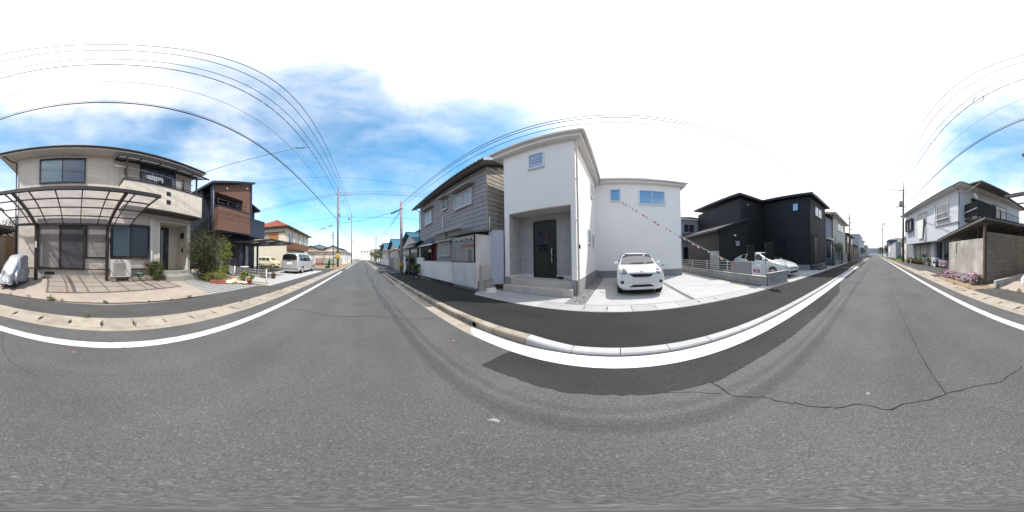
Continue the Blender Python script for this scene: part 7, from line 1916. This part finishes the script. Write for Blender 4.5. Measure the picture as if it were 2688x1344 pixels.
# white hatchback on the slab
c1 = thing('parked_car', 'small white hatchback parked nose-out before the white house', 'car', (5.22, -.74, 0), 0)
st = [(.0, .27, .56, .64, .66, .62, .77, .50), (.05, .21, .66, .76, .76, .73, .85, .56), (.22, .18, .72, .82, .84, .775, .92, .60), (.62, .18, .74, .83, .92, .79, .98, .62), (.98, .18, .74, .832, .95, .80, 1.02, .68), (1.10, .18, .74, .832, .95, .80, 1.09, .675),
      (1.42, .18, .74, .832, .96, .80, 1.34, .615), (1.72, .18, .74, .832, .97, .80, 1.465, .60), (2.3, .18, .74, .832, .98, .80, 1.50, .60), (2.9, .18, .74, .83, .99, .79, 1.475, .59), (3.3, .18, .73, .82, 1.0, .78, 1.41, .55), (3.52, .2, .71, .80, .98, .75, 1.1, .58), (3.62, .24, .66, .76, .9, .7, .96, .5), (3.65, .34, .58, .66, .74, .6, .8, .42)]
bo, tr = car_body(c1, st, (.68, 3.15), .335, WHITEC, .95)
MB().box(.3, 3.5, -.6, .6, .16, .6).build('underbody', BLACK_P, c1)
wheels(c1, (.68, 3.15), .80, .287)
lay(tr, 'x', 1, ((-.675, 1.045), (.675, 1.045), (.54, 1.42), (-.54, 1.42)), 12, 8).build('windscreen', GLC, c1)
lay(tr, 'x', 1, ((-.68, 1.02), (.68, 1.02), (.68, 1.05), (-.68, 1.05)), 12, 2, .004).build('cowl', BLACK_P, c1)
lay(tr, 'x', 1, ((-.53, 1.385), (.53, 1.385), (.52, 1.42), (-.52, 1.42)), 12, 2, .008).build('windscreen_shade', BLACK_P, c1)
m = MB(); 
for a, b in (((.28, 1.05), (-.22, 1.065)), ((-.32, 1.05), (-.62, 1.085))): m.tube([_proj(tr, 'x', 1, a[0] + (b[0] - a[0]) * i / 6, a[1] + (b[1] - a[1]) * i / 6, .022) for i in range(7)], .010, 5)
m.build('wiper', BLACK_P, c1)
for s in (1, -1):
    for q in (((1.36, 1.0), (2.05, 1.0), (2.05, 1.40), (1.72, 1.40)), ((2.12, 1.0), (2.72, 1.01), (2.72, 1.385), (2.12, 1.40)), ((2.78, 1.03), (3.2, 1.12), (3.1, 1.34), (2.78, 1.38))):
        lay(tr, 'y', s, q, 6, 6).build('side_window', GLS, c1)
    seams(tr, [[(1.2, .35), (1.22, .97), (1.7, 1.44)], [(2.08, .3), (2.08, 1.43)], [(2.85, .45), (2.8, .98)], [(1.2, .3), (2.6, .3)]], c1, s)
    m = MB(); lay(tr, 'y', s, ((1.85, .86), (2.02, .86), (2.02, .9), (1.85, .9)), 3, 2, .02, m); m.build('door_handle', WHITEC, c1)
    mirror(c1, WHITEC, 1.22, -s * .76, 1.06, -s)
    h = lay(tr, 'x', 1, ((s * .42, .75), (s * .72, .73), (s * .745, .86), (s * .56, .93)), 8, 6, .007).build('headlight', LAMP, c1)
    disc(tr, 'x', 1, s * .56, .82, .075, .068, .012).build('lens', LAMPD, h); disc(tr, 'x', 1, s * .69, .825, .026, .04, .012).build('indicator', AMBER, h)
    f = disc(tr, 'x', 1, s * .635, .49, .056, .056, .006).build('fog_lamp', BLACK_P, c1); disc(tr, 'x', 1, s * .635, .49, .026, .026, .012).build('lens', LAMPD, f)
g_ = lay(tr, 'x', 1, ((-.27, .655), (.27, .655), (.41, .752), (-.41, .752)), 10, 4, .005).build('grille', M('grille_black', (.014, .014, .017), .4), c1)
m = MB()
for z in (.68, .705, .73): lay(tr, 'x', 1, ((-.31, z), (.31, z), (.315, z + .008), (-.315, z + .008)), 10, 1, .010, m)
m.build('grille_bar', M('grille_bar', (.035, .035, .04), .35), g_)
lay(tr, 'x', 1, ((-.43, .756), (.43, .756), (.435, .772), (-.435, .772)), 12, 1, .012).build('chrome_strip', CHROME, c1)
lay(tr, 'x', 1, ((-.42, .325), (.42, .325), (.28, .405), (-.28, .405)), 10, 4, .005).build('lower_intake', M('grille_black', (.014, .014, .017), .4), c1)
lay(tr, 'x', 1, ((-.24, .445), (.24, .445), (.24, .615), (-.24, .615)), 6, 4, .022).build('number_plate', PLATE, c1)
b_ = disc(tr, 'x', 1, 0, .825, .062, .036, .010).build('badge', CHROME, c1)
m = MB(); lay(tr, 'x', 1, ((-.042, .810), (.030, .806), (.045, .840), (-.03, .845)), 3, 2, .014, m); m.build('badge_mark', M('badge_grey', (.25, .26, .28), .3), b_)
m = MB()
for s in (.2, -.62): lay(tr, 'x', 1, ((s + .3, 1.34), (s + .36, 1.34), (s + .36, 1.375), (s + .3, 1.375)), 2, 2, .011, m)
m.build('sticker', PLATE, c1)

# pearl white hatchback before the black house
c2_ = thing('parked_car', 'pearl white wedge-shaped hatchback parked before the black house', 'car', (4.42, -8.18, 0), 0)
st = [(.0, .24, .58, .66, .46, .64, .56, .5), (.06, .19, .70, .78, .58, .75, .68, .58), (.3, .17, .77, .86, .74, .81, .82, .60), (.75, .17, .79, .872, .85, .83, .93, .62), (1.15, .17, .79, .872, .90, .83, 1.0, .66), (1.6, .17, .79, .872, .93, .83, 1.22, .66), (2.1, .17, .79, .872, .95, .83, 1.42, .60),
      (2.55, .17, .79, .872, .97, .83, 1.485, .57), (3.1, .17, .79, .87, .99, .82, 1.455, .56), (3.7, .17, .78, .86, 1.02, .80, 1.33, .56), (4.2, .19, .76, .84, 1.05, .77, 1.16, .58), (4.4, .24, .7, .8, .98, .72, 1.06, .52), (4.46, .36, .62, .7, .8, .64, .86, .45)]
bo, tr = car_body(c2_, st, (.9, 3.6), .345, PEARL, 1.0)
MB().box(.3, 4.2, -.65, .65, .15, .6).build('underbody', BLACK_P, c2_); wheels(c2_, (.9, 3.6), .845, .305)
lay(tr, 'x', 1, ((-.68, 1.02), (.68, 1.02), (.56, 1.40), (-.56, 1.40)), 10, 8).build('windscreen', GLS, c2_)
for s in (1, -1):
    for q in (((1.5, .97), (2.3, .99), (2.3, 1.40), (2.05, 1.34)), ((2.36, .99), (3.1, 1.02), (3.05, 1.38), (2.36, 1.41)), ((3.16, 1.04), (3.6, 1.1), (3.5, 1.28), (3.16, 1.36)), ((1.2, .95), (1.46, .96), (1.5, 1.06), (1.46, 1.08))): lay(tr, 'y', s, q, 6, 6).build('side_window', GLS, c2_)
    seams(tr, [[(1.3, .35), (1.35, .95)], [(2.33, .3), (2.33, 1.0)], [(3.25, .5), (3.15, 1.03)]], c2_, s); mirror(c2_, PEARL, 1.5, -s * .84, 1.02, -s)
    h = lay(tr, 'x', 1, ((s * .50, .60), (s * .76, .56), (s * .79, .74), (s * .66, .72)), 6, 5, .007).build('headlight', LAMP, c2_); disc(tr, 'x', 1, s * .64, .64, .05, .05, .011).build('lens', LAMPD, h)
    disc(tr, 'x', 1, s * .64, .36, .06, .075, .006).build('fog_lamp', BLACK_P, c2_)
    lay(tr, 'x', -1, ((s * .5, .8), (s * .7, .8), (s * .66, 1.02), (s * .5, 1.02)), 4, 4, .007).build('tail_light', RED_L, c2_)
lay(tr, 'x', 1, ((-.5, .525), (.5, .525), (.46, .57), (-.46, .57)), 8, 2, .006).build('upper_grille', BLACK_P, c2_)
lay(tr, 'x', 1, ((-.52, .25), (.52, .25), (.44, .375), (-.44, .375)), 8, 3, .006).build('lower_intake', BLACK_P, c2_)
lay(tr, 'x', 1, ((-.18, .39), (.18, .39), (.18, .5), (-.18, .5)), 4, 2, .02).build('number_plate', PLATE, c2_); disc(tr, 'x', 1, 0, .605, .05, .035, .01).build('badge', CHROME, c2_)

# silver minivan seen from behind
def boxy(st_x, Lg, Wd, Hh, nose, belt, wind, hood):
    h = Wd / 2
    return [(.0, .26, h * .72, h * .8, hood * .72, h * .78, hood * .82, h * .6), (.07, .2, h * .84, h * .93, hood * .86, h * .9, hood * .93, h * .7), (nose * .5, .18, h * .9, h * .985, hood * .95, h * .95, hood, h * .72), (nose, .18, h * .91, h, belt, h * .965, hood * 1.06, h * .76), (nose + .15, .18, h * .91, h, belt, h * .97, hood * 1.2, h * .79),
            (nose + wind * .6, .18, h * .91, h, belt, h * .97, Hh * .92, h * .8), (nose + wind, .18, h * .91, h, belt, h * .97, Hh * .985, h * .79), (Lg * .6, .18, h * .91, h, belt, h * .97, Hh, h * .8), (Lg * .86, .18, h * .91, h, belt, h * .97, Hh * .99, h * .8), (Lg - .16, .2, h * .9, h * .99, belt, h * .96, Hh * .965, h * .79), (Lg - .09, .22, h * .88, h * .97, belt, h * .93, Hh * .86, h * .8), (Lg - .03, .24, h * .86, h * .95, belt * .97, h * .9, belt * 1.1, h * .78), (Lg, .30, h * .8, h * .9, belt * .72, h * .86, belt * .85, h * .74)]
c3 = thing('parked_van', 'silver minivan parked rear-on beside the black carport', 'van', (-6.05, 17.55, 0), R(-92))
st = boxy(0, 4.7, 1.79, 1.90, .75, 1.05, 1.0, 1.02); bo, tr = car_body(c3, st, (.9, 3.75), .36, SILVC, 1.1)
MB().box(.3, 4.4, -.7, .7, .15, .6).build('underbody', BLACK_P, c3); wheels(c3, (.9, 3.75), .87, .32)
lay(tr, 'x', -1, ((-.72, 1.22), (.72, 1.22), (.68, 1.78), (-.68, 1.78)), 10, 8).build('rear_window', GLS, c3)
lay(tr, 'x', -1, ((-.5, 1.12), (.5, 1.12), (.45, 1.17), (-.45, 1.17)), 8, 1, .012).build('chrome_strip', CHROME, c3); disc(tr, 'x', -1, 0, 1.19, .07, .04, .014).build('badge', CHROME, c3)
lay(tr, 'x', -1, ((-.28, .82), (.28, .82), (.28, 1.06), (-.28, 1.06)), 5, 3, .012).build('number_plate', PLATE, c3)
lay(tr, 'x', -1, ((-.8, .42), (.8, .42), (.8, .47), (-.8, .47)), 10, 1, .006).build('bumper_seam', BLACK_P, c3)
for s in (1, -1):
    lay(tr, 'x', -1, ((s * .70, .98), (s * .82, .98), (s * .78, 1.16), (s * .72, 1.16)), 3, 5, .007).build('tail_light', M('clear_tail', (.42, .30, .30), .2, .1, coat=.5), c3)
    lay(tr, 'x', -1, ((s * .62, .36), (s * .8, .36), (s * .8, .41), (s * .62, .41)), 3, 2, .008).build('reflector', RED_L, c3)
    for q in (((1.6, 1.12), (2.5, 1.12), (2.5, 1.70), (1.95, 1.68)), ((2.56, 1.12), (3.5, 1.12), (3.5, 1.72), (2.56, 1.72)), ((3.56, 1.14), (4.35, 1.16), (4.28, 1.72), (3.56, 1.72))): lay(tr, 'y', s, q, 6, 6).build('side_window', GLS, c3)
    mirror(c3, SILVC, 1.5, -s * .92, 1.18, -s); seams(tr, [[(2.53, .3), (2.53, 1.1)], [(3.5, .5), (3.52, 1.1)], [(1.5, .35), (1.55, 1.1)]], c3, s)
lay(tr, 'x', 1, ((-.7, 1.12), (.7, 1.12), (.66, 1.72), (-.66, 1.72)), 8, 6).build('windscreen', GLC, c3)
m = MB(); m.tube([_proj(tr, 'x', -1, -.05 + .4 * i / 5, 1.25 + .08 * i / 5, .02) for i in range(6)], .01, 4); m.build('wiper', BLACK_P, c3)

# cream kei car under the far end of the black carport
c4 = thing('parked_car', 'small cream boxy car parked behind the silver minivan', 'car', (-11.35, 20.2, 0), R(180))
st = boxy(0, 3.4, 1.5, 1.62, .78, .95, .62, .95); bo, tr = car_body(c4, st, (.62, 2.8), .31, CREAMC, .9)
MB().box(.3, 3.1, -.5, .5, .15, .6).build('underbody', BLACK_P, c4); wheels(c4, (.62, 2.8), .735, .27)
lay(tr, 'x', 1, ((-.55, 1.05), (.55, 1.05), (.52, 1.45), (-.52, 1.45)), 8, 6).build('windscreen', GLC, c4)
for s in (1, -1):
    for q in (((1.05, 1.0), (1.8, 1.0), (1.8, 1.46), (1.3, 1.44)), ((1.88, 1.0), (2.6, 1.0), (2.6, 1.46), (1.88, 1.46)), ((2.66, 1.02), (3.1, 1.04), (3.08, 1.44), (2.66, 1.45))): lay(tr, 'y', s, q, 5, 5).build('side_window', GLS, c4)
    mirror(c4, WHITE_P, 1.05, -s * .73, 1.05, -s); disc(tr, 'x', 1, s * .52, .68, .1, .1, .008).build('headlight', LAMP, c4); seams(tr, [[(1.84, .3), (1.84, 1.0)], [(2.6, .45), (2.6, 1.0)], [(1.0, .35), (1.05, 1.0)]], c4, s)
lay(tr, 'x', 1, ((-.3, .4), (.3, .4), (.3, .52), (-.3, .52)), 5, 2, .008).build('grille', BLACK_P, c4)
# distant car on the street
c5 = thing('distant_car', 'tiny white car far down the street under utility poles', 'car', (-1.3, 92, 0), R(90))
st = boxy(0, 3.6, 1.6, 1.6, .8, .95, .7, .95); bo, tr = car_body(c5, st, (.65, 2.95), .31, WHITEC, .95); wheels(c5, (.65, 2.95), .78, .28)
lay(tr, 'x', 1, ((-.58, 1.05), (.58, 1.05), (.55, 1.45), (-.55, 1.45)), 6, 5).build('windscreen', GLS, c5); lay(tr, 'x', 1, ((-.6, .25), (.6, .25), (.6, .5), (-.6, .5)), 6, 2).build('grille', BLACK_P, c5)
